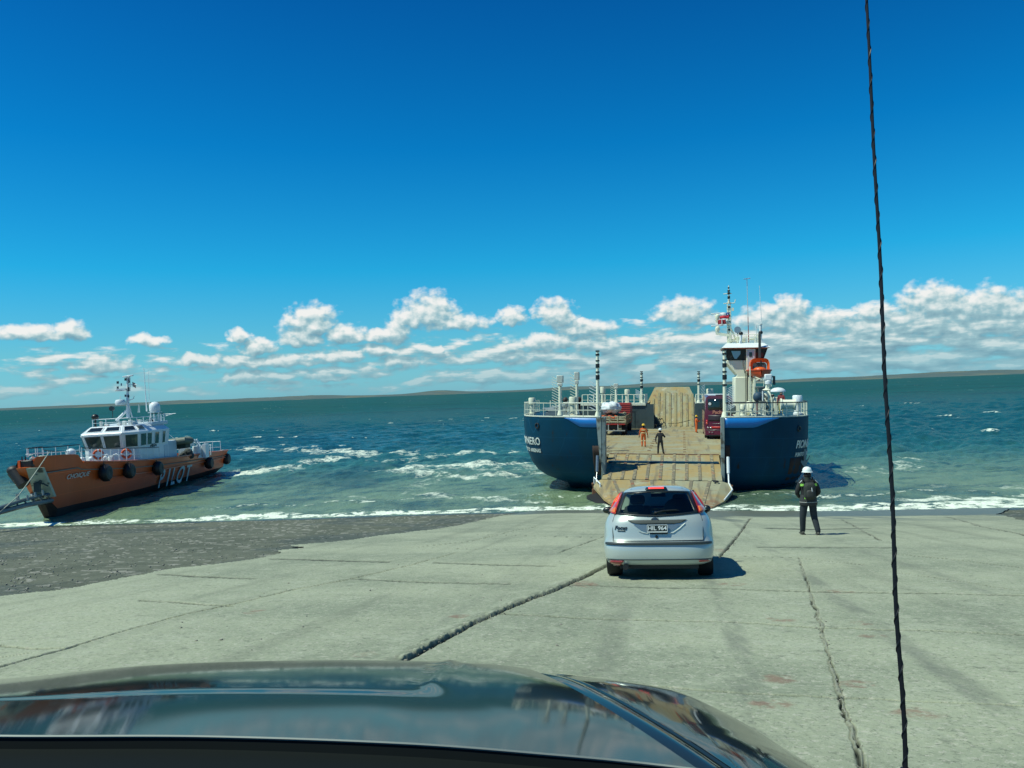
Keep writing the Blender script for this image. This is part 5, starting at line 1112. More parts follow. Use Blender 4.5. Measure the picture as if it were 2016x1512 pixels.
# body outline at each height: z, half width, rear y, front y, corner depth, exponent
LV = [(.225, .70, .10, 4.00, .30, 3.2), (.26, .80, .03, 4.08, .42, 3.4), (.34, .835, .0, 4.14, .48, 3.3), (.46, .85, .0, 4.15, .48, 3.3), (.56, .852, .01, 4.12, .50, 3.3), (.585, .850, .04, 4.1, .50, 3.3),
      (.66, .848, .06, 4.0, .50, 3.2), (.76, .842, .065, 3.85, .52, 3.2), (.86, .828, .075, 3.65, .55, 3.1), (.93, .805, .10, 3.3, .58, 3.0), (.985, .772, .135, 3.02, .60, 3.0), (1.06, .722, .19, 2.84, .60, 3.0),
      (1.14, .672, .25, 2.68, .60, 3.0), (1.22, .625, .31, 2.5, .62, 3.0), (1.30, .575, .38, 2.3, .62, 2.9), (1.36, .525, .45, 2.1, .66, 2.8), (1.40, .45, .55, 1.9, .7, 2.6), (1.425, .34, .75, 1.7, .6, 2.4)]
def lvl(z):
    a = np.array(LV); return [float(np.interp(z, a[:, 0], a[:, k])) for k in range(1, 6)]
def rearpt(x, z, off=0.0):
    w_, yr, yf, cd_, ex = lvl(z); t = min(.9995, abs(x)/w_); y = yr+cd_*(1-(1-t**ex)**(1/ex))
    e = 1e-3; t2 = min(.9999, (abs(x)+e)/w_); y2 = yr+cd_*(1-(1-t2**ex)**(1/ex)); dyx = (y2-y)/e*(1 if x >= 0 else -1)
    w3, yr3, _, cd3, ex3 = lvl(z+.01); t3 = min(.9995, abs(x)/w3); dyz = (yr3+cd3*(1-(1-t3**ex3)**(1/ex3))-y)/.01; dyz = max(-1, min(2.0, dyz)); dyx = max(-6, min(6, dyx))
    n_ = Vector((dyx, -1, dyz)).normalized(); return Vector((x, y, z))+n_*off
def ring(z, n=30):
    w_, yr, yf, cd_, ex = lvl(z); pts = []
    for i in range(n+1):
        a = math.pi*i/n; x = -w_*abs(math.cos(a))**(2/ex)*(1 if math.cos(a) > 0 else -1); s_ = abs(math.sin(a))**(2/ex); pts.append((x, yr+cd_*(1-s_), z))
    m_ = 14
    side = [(w_, yr+cd_+(yf-.5-yr-cd_)*k/m_, z) for k in range(1, m_)]
    fr = []
    for i in range(n+1):
        a = math.pi*i/n; fr.append((w_*abs(math.cos(a))**(2/ex)*(1 if math.cos(a) > 0 else -1), yf-.5+.5*abs(math.sin(a))**(2/ex), z))
    return pts+side+fr+[(-p[0], p[1], z) for p in side[::-1]]
zs_ = sorted(set([l[0] for l in LV]+list(np.linspace(.99, 1.40, 30)))); rings = [ring(z) for z in zs_]; nr = len(rings[0])
RWIN = [(-.60, 1.005), (-.30, .985), (0, .975), (.30, .985), (.60, 1.005), (.50, 1.30), (0, 1.325), (-.50, 1.30)]
def inp(x, z, poly):
    c = False; n = len(poly)
    for i in range(n):
        (x0, z0), (x1, z1) = poly[i], poly[(i+1) % n]
        if (z0 > z) != (z1 > z) and x < (x1-x0)*(z-z0)/(z1-z0)+x0: c = not c
    return c
m = MB(); V_ = [p for r in rings for p in r]; F_ = []
def in_side_window(p):
    w_, yr, yf, cd_, ex = lvl(p[2]); return 1.0 < p[2] < 1.32 and yr+cd_*.75 < p[1] < yf-.42 and abs(p[0]) > w_*.9 and not (1.55 < p[1] < 1.68)
for j in range(len(rings)-1):
    for i in range(nr):
        q = (j*nr+i, j*nr+(i+1) % nr, (j+1)*nr+(i+1) % nr, (j+1)*nr+i); c = [sum(V_[k][d] for k in q)/4 for d in range(3)]
        w_, yr, yf, cd_, ex = lvl(c[2])
        if c[1] < yr+cd_*.8 and inp(c[0], c[2], RWIN): continue
        if in_side_window(c): continue
        if 1.0 < c[2] < 1.34 and c[1] > yf-.40 and abs(c[0]) < w_*.93: continue
        if c[2] < .62 and abs(c[0]) > .6 and (((c[1]-.78)**2+(c[2]-.30)**2) < .34**2 or ((c[1]-3.38)**2+(c[2]-.30)**2) < .34**2): continue
        F_.append(q)
F_.append(tuple(range((len(rings)-1)*nr, len(rings)*nr)))
m.add(V_, F_); body = m.build('body', SILV, hatch, smooth=60)
def rpatch(poly, off, name, mt, parent=hatch, nx=18, nz=10, solid=0, th=0):
    xs = [p[0] for p in poly]; zs2 = [p[1] for p in poly]; mm = MB(); x0, x1, z0, z1 = min(xs), max(xs), min(zs2), max(zs2); g_ = []
    for i in range(nz+1):
        z = z0+(z1-z0)*i/nz; cr = []
        for k in range(len(poly)):
            (a, b), (c, d) = poly[k], poly[(k+1) % len(poly)]
            if (b > z) != (d > z): cr.append(a+(c-a)*(z-b)/(d-b))
        if len(cr) < 2: 
            ii = min(range(len(poly)), key=lambda k: abs(poly[k][1]-z)); same = [p[0] for p in poly if abs(p[1]-poly[ii][1]) < 1e-4]; cr = [min(same), max(same)]
        a, b = min(cr), max(cr); g_.append([rearpt(a+(b-a)*k/nx, z, off) for k in range(nx+1)])
    mm.grid(g_); return mm.build(name, mt, parent, smooth=60, solid=solid)
GL = glass('car_window_glass', (.80, .90, .84))
rw = rpatch([(-.615, 1.0), (-.3, .978), (0, .965), (.3, .978), (.615, 1.0), (.515, 1.31), (0, 1.335), (-.515, 1.31)], .010, 'rear_window', GL, nx=30, nz=16)
SEAL = mat('window_seal', (.010, .014, .014), .35)
fr_ = [(-.64, .995), (-.3, .965), (0, .95), (.3, .965), (.64, .995), (.525, 1.322), (0, 1.35), (-.525, 1.322)]
m = MB()
for k in range(8):
    a, b = fr_[k], fr_[(k+1) % 8]; c = (0, 1.15); g_ = []
    for i in range(9):
        p = (a[0]+(b[0]-a[0])*i/8, a[1]+(b[1]-a[1])*i/8); q = (p[0]+(c[0]-p[0])*.11, p[1]+(c[1]-p[1])*.13); g_.append([rearpt(p[0], p[1], .012), rearpt((p[0]+q[0])/2, (p[1]+q[1])/2, .013), rearpt(q[0], q[1], .012)])
    m.grid(g_)
m.build('window_seal', SEAL, rw, solid=.004)
LAMP = bpy.data.materials.new('tail_lamp_red')
RL = mat('tail_lamp_red', (.62, .03, .018), .12, coat=1.0, var=.15, vscale=12, col2=(.80, .13, .03), thr=(.50, .58)); RLd = mat('tail_lamp_dark_red', (.35, .02, .02), .12, coat=1.0); AMB = mat('indicator_amber', (.80, .20, .03), .15, coat=1)
for s, mt in ((-1, RL), (1, RLd)):
    lp = rpatch([(s*.635, .985), (s*.755, 1.02), (s*.70, 1.15), (s*.60, 1.30), (s*.53, 1.345), (s*.575, 1.20), (s*.61, 1.10)], .022, 'tail_lamp', mt, nx=8, nz=16, solid=.012)
    rpatch([(s*.64, 1.0), (s*.74, 1.03), (s*.715, 1.085), (s*.618, 1.085)], .034, 'indicator', AMB, lp, nx=6, nz=4, solid=.006)
    if s < 0: rpatch([(s*.615, 1.18), (s*.675, 1.18), (s*.61, 1.27), (s*.58, 1.27)], .034, 'brake_light', mat('brake_light_on', (.9, .1, .02), .2, emit=(1, .10, .03, 1.2)), lp, nx=5, nz=5, solid=.005)
bl_ = rpatch([(-.17, 1.352), (.17, 1.352), (.155, 1.385), (-.155, 1.385)], .022, 'brake_lamp_housing', SEAL, nx=10, nz=3, solid=.01)
rpatch([(-.12, 1.358), (.12, 1.358), (.115, 1.377), (-.115, 1.377)], .032, 'brake_lamp', mat('brake_lamp_lit', (.9, .03, .02), .3, emit=(1, .05, .04, 2.2)), bl_, nx=10, nz=2, solid=.006)
rpatch([(-.80, .535), (.80, .535), (.80, .565), (-.80, .565)], .012, 'bumper_strip', mat('dark_trim', (.035, .045, .045), .4), nx=36, nz=3, solid=.012)
for s in (-1, 1):
    q = [(s*.52, .30), (s*.74, .30), (s*.73, .235), (s*.70, .185+.02), (s*.60, .205)] if s < 0 else [(.60, .275), (.76, .275), (.755, .30), (.60, .30)]
    rpatch(q, .014, 'fog_lamp', mat('fog_lamp_red', (.30, .03, .03), .2, coat=1), nx=6, nz=5, solid=.008)
MB().tube([rearpt(-.79, .312, .006)]+[rearpt(-.79+1.58*i/30, .312, .006) for i in range(1, 31)], .006, 5).build('bumper_crease', SEAL, body)
# hatch seam, plate recess, badge
def line(pts, r, nm, mt, off=.002): MB().tube([rearpt(x, z, off) for x, z in pts], r, 5).build(nm, mt, body)
line([(-.66, .985), (-.685, .9), (-.69, .75), (-.685, .60)], .005, 'hatch_seam', SEAL); line([(.66, .985), (.685, .9), (.69, .75), (.685, .60)], .005, 'hatch_seam', SEAL)
line([(-.69+1.38*i/24, .592) for i in range(25)], .008, 'hatch_seam', SEAL)
rc = rpatch([(-.45, .905), (.45, .905), (.38, .862), (.26, .845), (-.26, .845), (-.38, .862)], .010, 'plate_recess', mat('recess_dark', (.05, .06, .055), .6), nx=24, nz=5, solid=.006)
rpatch([(-.36, .84), (.36, .84), (.26, .765), (.15, .72), (-.15, .72), (-.26, .765)], .008, 'plate_scoop', mat('silver_paint_scoop', (.22, .27, .30), .35, metal=.5, coat=.4), nx=20, nz=8)
line([(-.28, .742), (-.22, .715), (-.14, .705)], .010, 'scoop_lip', SILV); line([(.14, .705), (.24, .715), (.34, .78), (.42, .85)], .010, 'scoop_lip', SILV)
p0_ = rearpt(0, .785, .03)
pl_ = MB().box(-.155, .155, p0_.y-.012, p0_.y, .722, .838).build('number_plate', mat('plate_black', (.02, .03, .03), .4), hatch, bevel=.004)
PWT = mat('plate_white', (.75, .8, .78), .5)
m = MB(); y_ = p0_.y-.016
for b in ((-.155, .155, .722, .736), (-.155, .155, .830, .838), (-.155, -.148, .722, .838), (.148, .155, .722, .838)): m.box(b[0], b[1], y_, y_+.003, b[2], b[3])
m.build('plate_border', PWT, pl_)
text_on(lambda x, y, z: Vector((x*1.0, y_-z, .783+y)), 'HIL 964', .088, extr=.002, bold=.0012).build('plate_number', PWT, pl_, smooth=0)
MB().box(-.115, .155, p0_.y-.006, p0_.y+.02, .695, .720).build('plate_light_bar', SEAL, hatch, bevel=.004)
p = rearpt(-.015, .655, .004); MB().cyl(p, p+Vector((0, -.012, 0)), .022, n=14).build('lock', SEAL, body)
p = rearpt(-.03, .915, .01); MB().ell((0, 0, 0), (.058, .012, .024), 20, 8).build('badge', mat('badge_blue', (.05, .09, .14), .25, metal=.3), hatch, M=Matrix.Translation(p))
MB().torus((0, 0, 0), .055, .005, (0, 1, 0), 24, 6).build('badge_rim', STEEL, hatch, M=Matrix.Translation(p+Vector((0, -.008, 0))) @ Matrix.Diagonal((1, 1, .42, 1)))
text_on(lambda x, y, z: rearpt(-.56+x, .79+y, .008+z), 'Focus', .082, extr=.002, bold=.0022, shear=.25).build('badge_lettering', SEAL, body, smooth=0)
rpatch([(-.61, .735), (-.49, .735), (-.49, .757), (-.61, .757)], .006, 'dealer_badge', mat('badge_grey', (.08, .1, .1), .5), body, nx=4, nz=2, solid=.002)
# wiper, exhaust, mirrors, side windows, windscreen
m = MB().tube([rearpt(-.02, 1.0, .03), rearpt(.10, 1.025, .035), rearpt(.30, 1.035, .035)], .009, 6).tube([rearpt(.02, 1.012, .028), rearpt(.34, 1.03, .028)], .007, 5).cyl(rearpt(-.02, 1.0, .01), rearpt(-.02, 1.0, .04), .018); m.build('rear_wiper', SEAL, hatch)
m = MB().cyl((-.50, .02, .20), (-.50, .5, .20), .045, n=16); m.build('exhaust_pipe', BLACK, hatch)
MB().lathe((-.50, .03, .20), [(.052, 0), (.052, .05), (.03, .05), (.03, 0)], 16, axis='y').build('exhaust_tip', STEEL, hatch)
for s in (-1, 1):
    m = MB().ell((s*(.93 if s < 0 else .86), 2.72, .985), (.115 if s < 0 else .07, .06, .065), 14, 8).box(s*.80-.04, s*.80+.04, 2.70, 2.76, .95, .98); m.build('door_mirror', SEAL, hatch, bevel=.01)
    g_ = []
    for z in np.linspace(.995, 1.325, 6):
        w_, yr, yf, cd_, ex = lvl(z); y0 = yr+cd_*.72; y1 = yf-.38; g_.append([(s*(w_+.004), y0+(y1-y0)*k/6, z) for k in range(7)])
    sw = MB().grid(g_).build('side_window', GL, hatch)
    m = MB()
    for row in (g_[0], g_[-1]): m.tube([row[0], row[-1]], .014, 5)
    m.tube([r[0] for r in g_], .02, 5).tube([r[-1] for r in g_], .02, 5); wz = [(s*(lvl(z)[0]+.006), 1.615, z) for z in (1.0, 1.16, 1.32)]; m.tube(wz, .05, 6); m.build('side_window_frame', SEAL, sw)
    MB().box(s*.85-.01, s*.85+.012, .9, 3.2, .48, .52).build('door_moulding', SEAL, hatch)
g_ = []
for z in np.linspace(.99, 1.35, 6):
    w_, yr, yf, cd_, ex = lvl(z); ws = w_*.97; g_.append([(-ws+2*ws*k/10, yf-.5+.5*max(0, 1-abs((-1+2*k/10))**3)**(1/3.)+.004, z) for k in range(11)])
MB().grid(g_).build('windscreen', GL, hatch)
# interior
INT = mat('interior_dark', (.02, .025, .025), .8)
INT2 = mat('interior_grey', (.30, .33, .29), .8)
MB().box(-.74, .74, .35, 3.0, .30, .62).box(-.70, .70, 2.55, 3.0, .5, .95).build('cabin_floor', INT2, hatch, bevel=.03)
MB().box(-.58, .58, .45, .95, .86, .90).build('parcel_shelf', INT2, hatch)
MB().grid([[(s_*.42, y, 1.385) for s_ in (-1, 1)] for y in (.7, 1.2, 1.8)]).build('headlining', INT2, hatch)
m = MB().box(-.60, .60, .95, 1.12, .5, .96); m.build('rear_seat', INT, hatch, bevel=.05)
for x in (-.36, .38):
    s_ = MB().box(x-.24, x+.24, 1.9, 2.05, .5, 1.08).build('front_seat', INT, hatch, bevel=.06); MB().box(x-.13, x+.13, 1.9, 2.0, 1.10, 1.27).build('headrest', INT, s_, bevel=.05)
for x in (-.36, .30): MB().box(x-.14, x+.14, .97, 1.06, 1.0, 1.12).build('rear_headrest', INT, hatch, bevel=.05)
MB().ell((.36, 1.02, 1.06), (.26, .1, .17), 16, 8).build('headrest_cover', INT, hatch)
MB().box(-.13, .13, 2.32, 2.36, 1.22, 1.29).build('rear_view_mirror', INT, hatch, bevel=.01)
# wheels
TYR = mat('tyre_rubber', (.012, .013, .014), .75, var=.2, vscale=15); RIMM = mat('alloy_rim', (.35, .37, .37), .35, metal=.8)
def wheel(parent, x, y, r, w_, s):
    t = MB().lathe((x-w_/2, y, r), [(r*.62, 0), (r*.93, .0), (r, w_*.14), (r, w_*.86), (r*.93, w_), (r*.62, w_)], 32, axis='x')
    o = MB.build(t, 'wheel', TYR, parent); m = MB(); xs = x+s*w_*.35; m.cyl((xs-.02, y, r), (xs+.02, y, r), r*.16, n=12)
    for k in range(5): a = 2*math.pi*k/5; m.tube([(xs, y, r), (xs, y+math.cos(a)*r*.62, r+math.sin(a)*r*.62)], .035)
    m.lathe((xs-.02, y, r), [(r*.58, 0), (r*.65, .0), (r*.65, .04), (r*.58, .04)], 24, axis='x'); m.build('rim', RIMM, o)
for y in (.80, 3.40):
    for s in (-1, 1): wheel(hatch, s*.715, y, .305, .235, s)
MB().box(-.6, .6, .2, 3.9, .16, .3).build('underbody', BLACK, hatch)

# ================================================================== TRUCK on the deck
def DM(u, v, rot=0): return FM @ Matrix.Translation((u, v, ZD)) @ Matrix.Rotation(rot, 4, 'Z')
tu = FL(1207, 820, 27)[0]
truck = thing('cargo_truck', 'flatbed truck with wooden side boards loaded with gear, parked left on the ferry deck', 'truck', DM(tu, 27, R(0)))
WOODT = mat('truck_boards', (.30, .25, .14), .8, var=.3, vscale=3, col2=(.14, .10, .06), thr=(.5, .6)); 
MB().box(-1.22, 1.22, 0, 8.6, 1.05, 1.2).build('cargo_bed', WOODT, truck)
m = MB()
for z in (1.25, 1.5, 1.72): m.box(-1.22, 1.22, -.04, .0, z, z+.14)
for x in (-1.2, -.4, .4, 1.14): m.box(x, x+.07, -.07, -.04, 1.2, 1.9)
m.build('tailgate', mat('tailgate_paint', (.45, .42, .27), .7, var=.25, vscale=5, col2=(.25, .1, .06), thr=(.55, .62)), truck)
for s in (-1, 1):
    m = MB()
    for z in (1.22, 1.5, 1.75): m.box(s*1.22-.02, s*1.22+.02, 0, 8.6, z, z+.18)
    for k in range(8): m.box(s*1.25-.03, s*1.25+.03, .1+k*1.2, .2+k*1.2, 1.0, 1.95)
    m.build('side_boards', WOODT, truck)
MB().box(-1.15, 1.15, -.03, .0, 1.03, 1.14).build('red_marker_board', RED, truck)
m = MB().box(-1.15, 1.15, -.1, 0, .42, .5).box(-.5, -.42, -.05, .1, .45, 1.05).box(.42, .5, -.05, .1, .45, 1.05); m.build('rear_bumper', mat('bumper_grey', (.4, .42, .4), .5), truck)
MB().box(-.4, .4, .3, 10.5, .55, .95).build('chassis', BLACK, truck)
for y in (1.1, 2.4, 9.4):
    for s in (-1, 1): wheel(truck, s*.98, y, .50, .42, s)
cab = MB().box(-1.2, 1.2, 8.8, 11.0, .8, 2.9).build('cab', RED, truck, bevel=.12)
MB().box(-.9, .9, 8.76, 8.8, 1.9, 2.6).build('cab_window', DGLASS, cab)
TMx = truck.matrix_world
m = MB(); rr_ = random.Random(5)
def lump(d): return 1+.10*math.sin(5*d.x+2)*math.cos(4*d.z)+.07*math.sin(9*d.x+5*d.y)+.05*math.sin(13*d.z+3*d.y)
cargo = m.ell((0, 0, .0), (1.0, 1.2, .62), 26, 16, fn=lump).build('tarpaulin_bundle', mat('white_sheeting', (.66, .70, .70), .5, var=.25, vscale=3, col2=(.3, .36, .34), thr=(.55, .68), bump=.8, bscale=4), smooth=70)
q = Vector(FL(1202, 803, 28.3)); cargo.matrix_world = FM @ Matrix.Translation(q); tag(cargo, 'bulging bundle wrapped in white sheeting on top of the truck load', 'bundle')
m = MB(); q0 = FL(1205, 820, 34)[0]; a0 = FL(1211, 793, 34); b0 = FL(1241, 812, 34)
cr_ = thing('red_container', 'ribbed red container standing at the front of the truck bed', 'container', DM(a0[0], 34))
MB().box(0, b0[0]-a0[0], 0, 2.0, 1.2-.0, a0[2]-ZD-.02).build('shell', mat('container_red', (.36, .035, .03), .5, var=.15), cr_)
m = MB(); h_ = a0[2]-ZD; 
for k in range(6): z = h_-.12-k*(h_-1.75)/6; m.box(0.02, b0[0]-a0[0]-.02, -.07, .0, z-.08, z)
m.build('rib', mat('container_rib', (.55, .08, .07), .5), cr_)
bx = MB().box(0, .42, 0, .5, 0, .52).box(.46, .62, 0, .4, 0, .45).build('orange_crate', mat('crate_orange', (.62, .24, .07), .6, var=.2), bevel=.02); q = Vector(FL(1203, 822, 27.3)); bx.matrix_world = FM @ Matrix.Translation((q.x, 27.3, ZD+1.25)); tag(bx, 'orange crates standing behind the tailgate of the truck', 'crate')
m = MB()
for k in range(7): m.ell((k*.2, .1*math.sin(k), .05*math.cos(2*k)), (.2, .2, .14), 8, 6)
nt = m.build('orange_netting', mat('net_orange', (.62, .10, .03), .8, var=.3, vscale=6)); q = Vector(FL(1188, 822, 27.2)); nt.matrix_world = FM @ Matrix.Translation((q.x, 27.2, ZD+1.75)); tag(nt, 'heap of bright orange netting at the tail of the truck bed', 'netting')
m = MB(); m.box(0, .9, 0, 1.6, 0, .55); bxx = m.build('brown_boxes', mat('brown_cargo', (.09, .05, .035), .8, var=.3), bevel=.05); q = Vector(FL(1190, 815, 28)); bxx.matrix_world = FM @ Matrix.Translation((q.x, 27.6, ZD+1.5)); tag(bxx, 'dark brown box under the white bundle on the truck', 'box')
m = MB()
for k in range(26): m.ell((rr_.uniform(-.4, .4), rr_.uniform(0, 3), rr_.uniform(0, .6)), (.25, .3, .18), 7, 5)
hp = m.build('gear_heap', mat('camouflage_mix', (.10, .11, .08), .9, col2=(.30, .27, .16), thr=(.5, .58), vscale=3)); q = Vector(FL(1224, 815, 28)); hp.matrix_world = FM @ Matrix.Translation((q.x-.2, 27.6, ZD+1.45)); tag(hp, 'heap of olive sacks and netting on the right of the truck bed', 'sacks')

# ================================================================== BUS on the deck
bv = 22.0; bl0 = FL(1388, 860, bv); btop = FL(1395, 779, bv)
BW, BH, BLn = 2.5, btop[2]-ZD, 11.5
bus = thing('coach', 'maroon coach with its rear to the ramp, parked right on the ferry deck', 'bus', DM(bl0[0]+BW/2, bv, 0))
MAR = mat('maroon_paint', (.135, .018, .050), .25, coat=.7, var=.06)
prof = [(-BW/2, .35), (-BW/2, 1.4), (-BW/2+.03, BH-.5), (-BW/2+.12, BH-.12), (-BW/2+.35, BH), (BW/2-.35, BH), (BW/2-.12, BH-.12), (BW/2-.03, BH-.5), (BW/2, 1.4), (BW/2, .35)]
m = MB(); m.grid([[(x*.97, .22, z) if 0 else (x*(.97), .0+.10*(z/BH)**4, .35+(z-.35)*.995) for x, z in prof], [(x, .14+.1*(z/BH)**4, z) for x, z in prof], [(x, BLn, z) for x, z in prof]])
m.add([(x*.97, .10*(z/BH)**4, .35+(z-.35)*.995) for x, z in prof], [tuple(range(10))]); m.add([(x, BLn, z) for x, z in prof], [tuple(range(10))]); m.add([(-BW/2, 0.14, .35), (BW/2, .14, .35), (BW/2, BLn, .35), (-BW/2, BLn, .35)], [(0, 1, 2, 3)])
bb = m.build('body', MAR, bus, smooth=40)
def brear(x, z, off=.01): return Vector((x, .10*(z/BH)**4-off, z))
def bpl(x0, x1, z0, z1, nm, mt, off=.012, parent=bb): MB().grid([[brear(x0+(x1-x0)*i, z0+(z1-z0)*j/4, off) for i in (0, 1)] for j in range(5)]).build(nm, mt, parent, solid=.012)
bpl(-.98, 1.0, BH-1.25, BH-.28, 'rear_window', DGLASS); bpl(-.95, .95, BH*.42, BH*.42+.52, 'lower_grille', mat('grille_dark', (.03, .02, .03), .5))
bpl(-.6, .95, BH*.355, BH*.355+.03, 'chrome_bar', STEEL, .03); bpl(-.75, .95, .98, 1.14, 'red_stripe', mat('stripe_red', (.50, .035, .035), .4)); bpl(-1.15, 1.15, .80, .83, 'bumper_line', STEEL)
for z, c_ in ((1.62, (.7, .03, .03)), (1.42, (.6, .08, .06))):
    for s in (-1, 1): p = brear(s*1.08, z, .02); MB().ell(p, (.09, .04, .11), 12, 8).build('tail_lamp', mat('bus_lamp', c_, .2, coat=1), bb)
m = MB()
for s in (-1, 1):
    for dx in (.98, .75): p = brear(s*dx, 1.04, .02); m.ell(p, (.10, .03, .07), 10, 6)
    for dx in (.85, .6): p = brear(s*dx, .62, .02); m.ell(p, (.08, .03, .03), 10, 6)
m.build('reflectors', mat('reflector_silver', (.6, .55, .55), .2, metal=.6), bb)
MB().box(-1.1, 1.1, -.02, .5, .28, .40).build('lower_bumper', BLACK, bus)
text_on(lambda x, y, z: brear(.10+x, BH*.62+y, .02+z), 'Pacheco', .42, extr=.004, bold=.012, shear=.1).build('company_lettering', mat('lettering_salmon', (.55, .22, .15), .5), bb, smooth=0)
p = brear(-.82, BH-.72, .03); m = MB().cyl(p, p+Vector((0, -.01, 0)), .19, n=20); st_ = m.build('round_sticker', BLACK, bb); MB().cyl(p+Vector((0, -.012, 0)), p+Vector((0, -.02, 0)), .13, n=20).build('sticker_centre', WHITE, st_)
m = MB().box(-BW/2+.3, BW/2-.3, .5, BLn-1, BH, BH+.06).box(-.3, .5, .3, 1.4, BH+.05, BH+.14); m.build('roof_panel', mat('pale_roof', (.55, .6, .6), .4), bus, bevel=.03)
for k in range(6): MB().box(-BW/2-.012, -BW/2+.02, .8+k*1.75, 2.4+k*1.75, BH-1.45, BH-.55).build('side_window', DGLASS, bb)
for y in (2.2, 8.8):
    for s in (-1, 1): wheel(bus, s*1.03, y, .48, .4, s)
MB().box(.35, .85, -.03, .01, .42, .56).build('number_plate', WHITE, bus)
# ================================================================== PEOPLE
def human(name_label, M, pose='stand', H=1.75, jacket=None, trousers=None, helmet=None, extra=None, group=None, arms=None, legs=None, skin=(.30, .17, .11), hide_hands=False, bulk=1.0):
    s = H/1.75
    J = dict(pel=(0, 0, .94), sp=(0, .005, 1.08), ch=(0, .0, 1.27), nk=(0, -.01, 1.46), hd0=(0, .015, 1.56), hd1=(0, .015, 1.68),
             shL=(-.185, 0, 1.40), elL=(-.25, -.02, 1.12), wrL=(-.27, .04, .88), hnL=(-.27, .06, .80),
             shR=(.185, 0, 1.40), elR=(.25, -.02, 1.12), wrR=(.27, .04, .88), hnR=(.27, .06, .80),
             hpL=(-.10, 0, .90), knL=(-.115, .01, .50), anL=(-.125, -.02, .09), toL=(-.14, .15, .04),
             hpR=(.10, 0, .90), knR=(.115, .01, .50), anR=(.125, -.02, .09), toR=(.14, .15, .04))
    for d in (arms or {}), (legs or {}): J.update(d)
    rad = dict(pel=.155, sp=.145, ch=.165, nk=.062, hd0=.085, hd1=.088, shL=.085, elL=.056, wrL=.042, hnL=.038, shR=.085, elR=.056, wrR=.042, hnR=.038,
               hpL=.105, knL=.078, anL=.062, toL=.045, hpR=.105, knR=.078, anR=.062, toR=.045)
    E_ = [('pel', 'sp'), ('sp', 'ch'), ('ch', 'nk'), ('nk', 'hd0'), ('hd0', 'hd1'), ('ch', 'shL'), ('shL', 'elL'), ('elL', 'wrL'), ('wrL', 'hnL'), ('ch', 'shR'), ('shR', 'elR'), ('elR', 'wrR'), ('wrR', 'hnR'),
          ('pel', 'hpL'), ('hpL', 'knL'), ('knL', 'anL'), ('anL', 'toL'), ('pel', 'hpR'), ('hpR', 'knR'), ('knR', 'anR'), ('anR', 'toR')]
    names = list(J); me = bpy.data.meshes.new('p'); me.from_pydata([tuple(c*s for c in J[n]) for n in names], [(names.index(a), names.index(b)) for a, b in E_], [])
    o = bpy.data.objects.new('p', me); COL.objects.link(o); sk = o.modifiers.new('s', 'SKIN')
    for i, n in enumerate(names):
        v = me.skin_vertices[0].data[i]; r = rad[n]*s*(bulk if n[:2] in ('pe', 'sp', 'ch', 'sh', 'el', 'hp', 'kn', 'an') else 1); v.radius = (r*1.12, r*.8) if n in ('ch', 'sp', 'pel') else (r, r); v.use_root = (n == 'pel')
    o.modifiers.new('u', 'SUBSURF').levels = 2
    dg = bpy.context.evaluated_depsgraph_get(); bm_ = bpy.data.meshes.new_from_object(o.evaluated_get(dg)); bpy.data.objects.remove(o)
    # hands: five unequal bent fingers joined into the body mesh
    x = MB()
    for sd in ('L', 'R'):
        w_ = Vector(J['wr'+sd])*s; h = Vector(J['hn'+sd])*s; d = (h-w_).normalized(); k = -1 if sd == 'L' else 1
        b = d.cross(Vector((0, 1, 0))); b = b.normalized() if b.length > .2 else Vector((1, 0, 0)); n_ = d.cross(b).normalized()
        pc = h; x.ell(pc+d*.02, (.035*s, .04*s, .045*s), 10, 7)
        for i, L_ in enumerate((.062, .072, .068, .052)):
            o0 = pc+d*.045*s+b*(i-1.5)*.019*s; p1 = o0+d*L_*.5*s+n_*.006; p2 = p1+d*L_*.35*s+n_*.022*s; x.tube([o0, p1, p2], [.0095*s, .009*s, .0075*s], 6)
        t0 = pc+b*k*-.03*s; x.tube([t0, t0+b*k*-.02*s+d*.025*s, t0+b*k*-.02*s+d*.05*s+n_*.012], [.011*s, .010*s, .008*s], 6)
    # face: nose, ears
    f = Vector(J['hd0'])*s; x.ell(f+Vector((0, .095, .02))*s, (.014*s, .024*s, .026*s), 8, 6)
    for k in (-1, 1): x.ell(f+Vector((k*.088, 0, .02))*s, (.012*s, .022*s, .033*s), 8, 6)
    root = thing('person', name_label, 'person', M, group)
    b = len(bm_.vertices); vs = [v.co[:] for v in bm_.vertices]+x.v; fs = [tuple(p.vertices) for p in bm_.polygons]+[tuple(i+b for i in q) for q in x.f]
    nm = bpy.data.meshes.new('body'); nm.from_pydata(vs, [], fs); bpy.data.meshes.remove(bm_)
    mats = [mat('skin', skin, .6), jacket, trousers, BLACK]
    for m_ in mats: nm.materials.append(m_)
    P_ = {n: Vector(J[n])*s for n in names}
    def segd(p, a, b_): 
        ab = b_-a; t = max(0, min(1, (p-a).dot(ab)/ab.length_squared)); return (p-a-ab*t).length
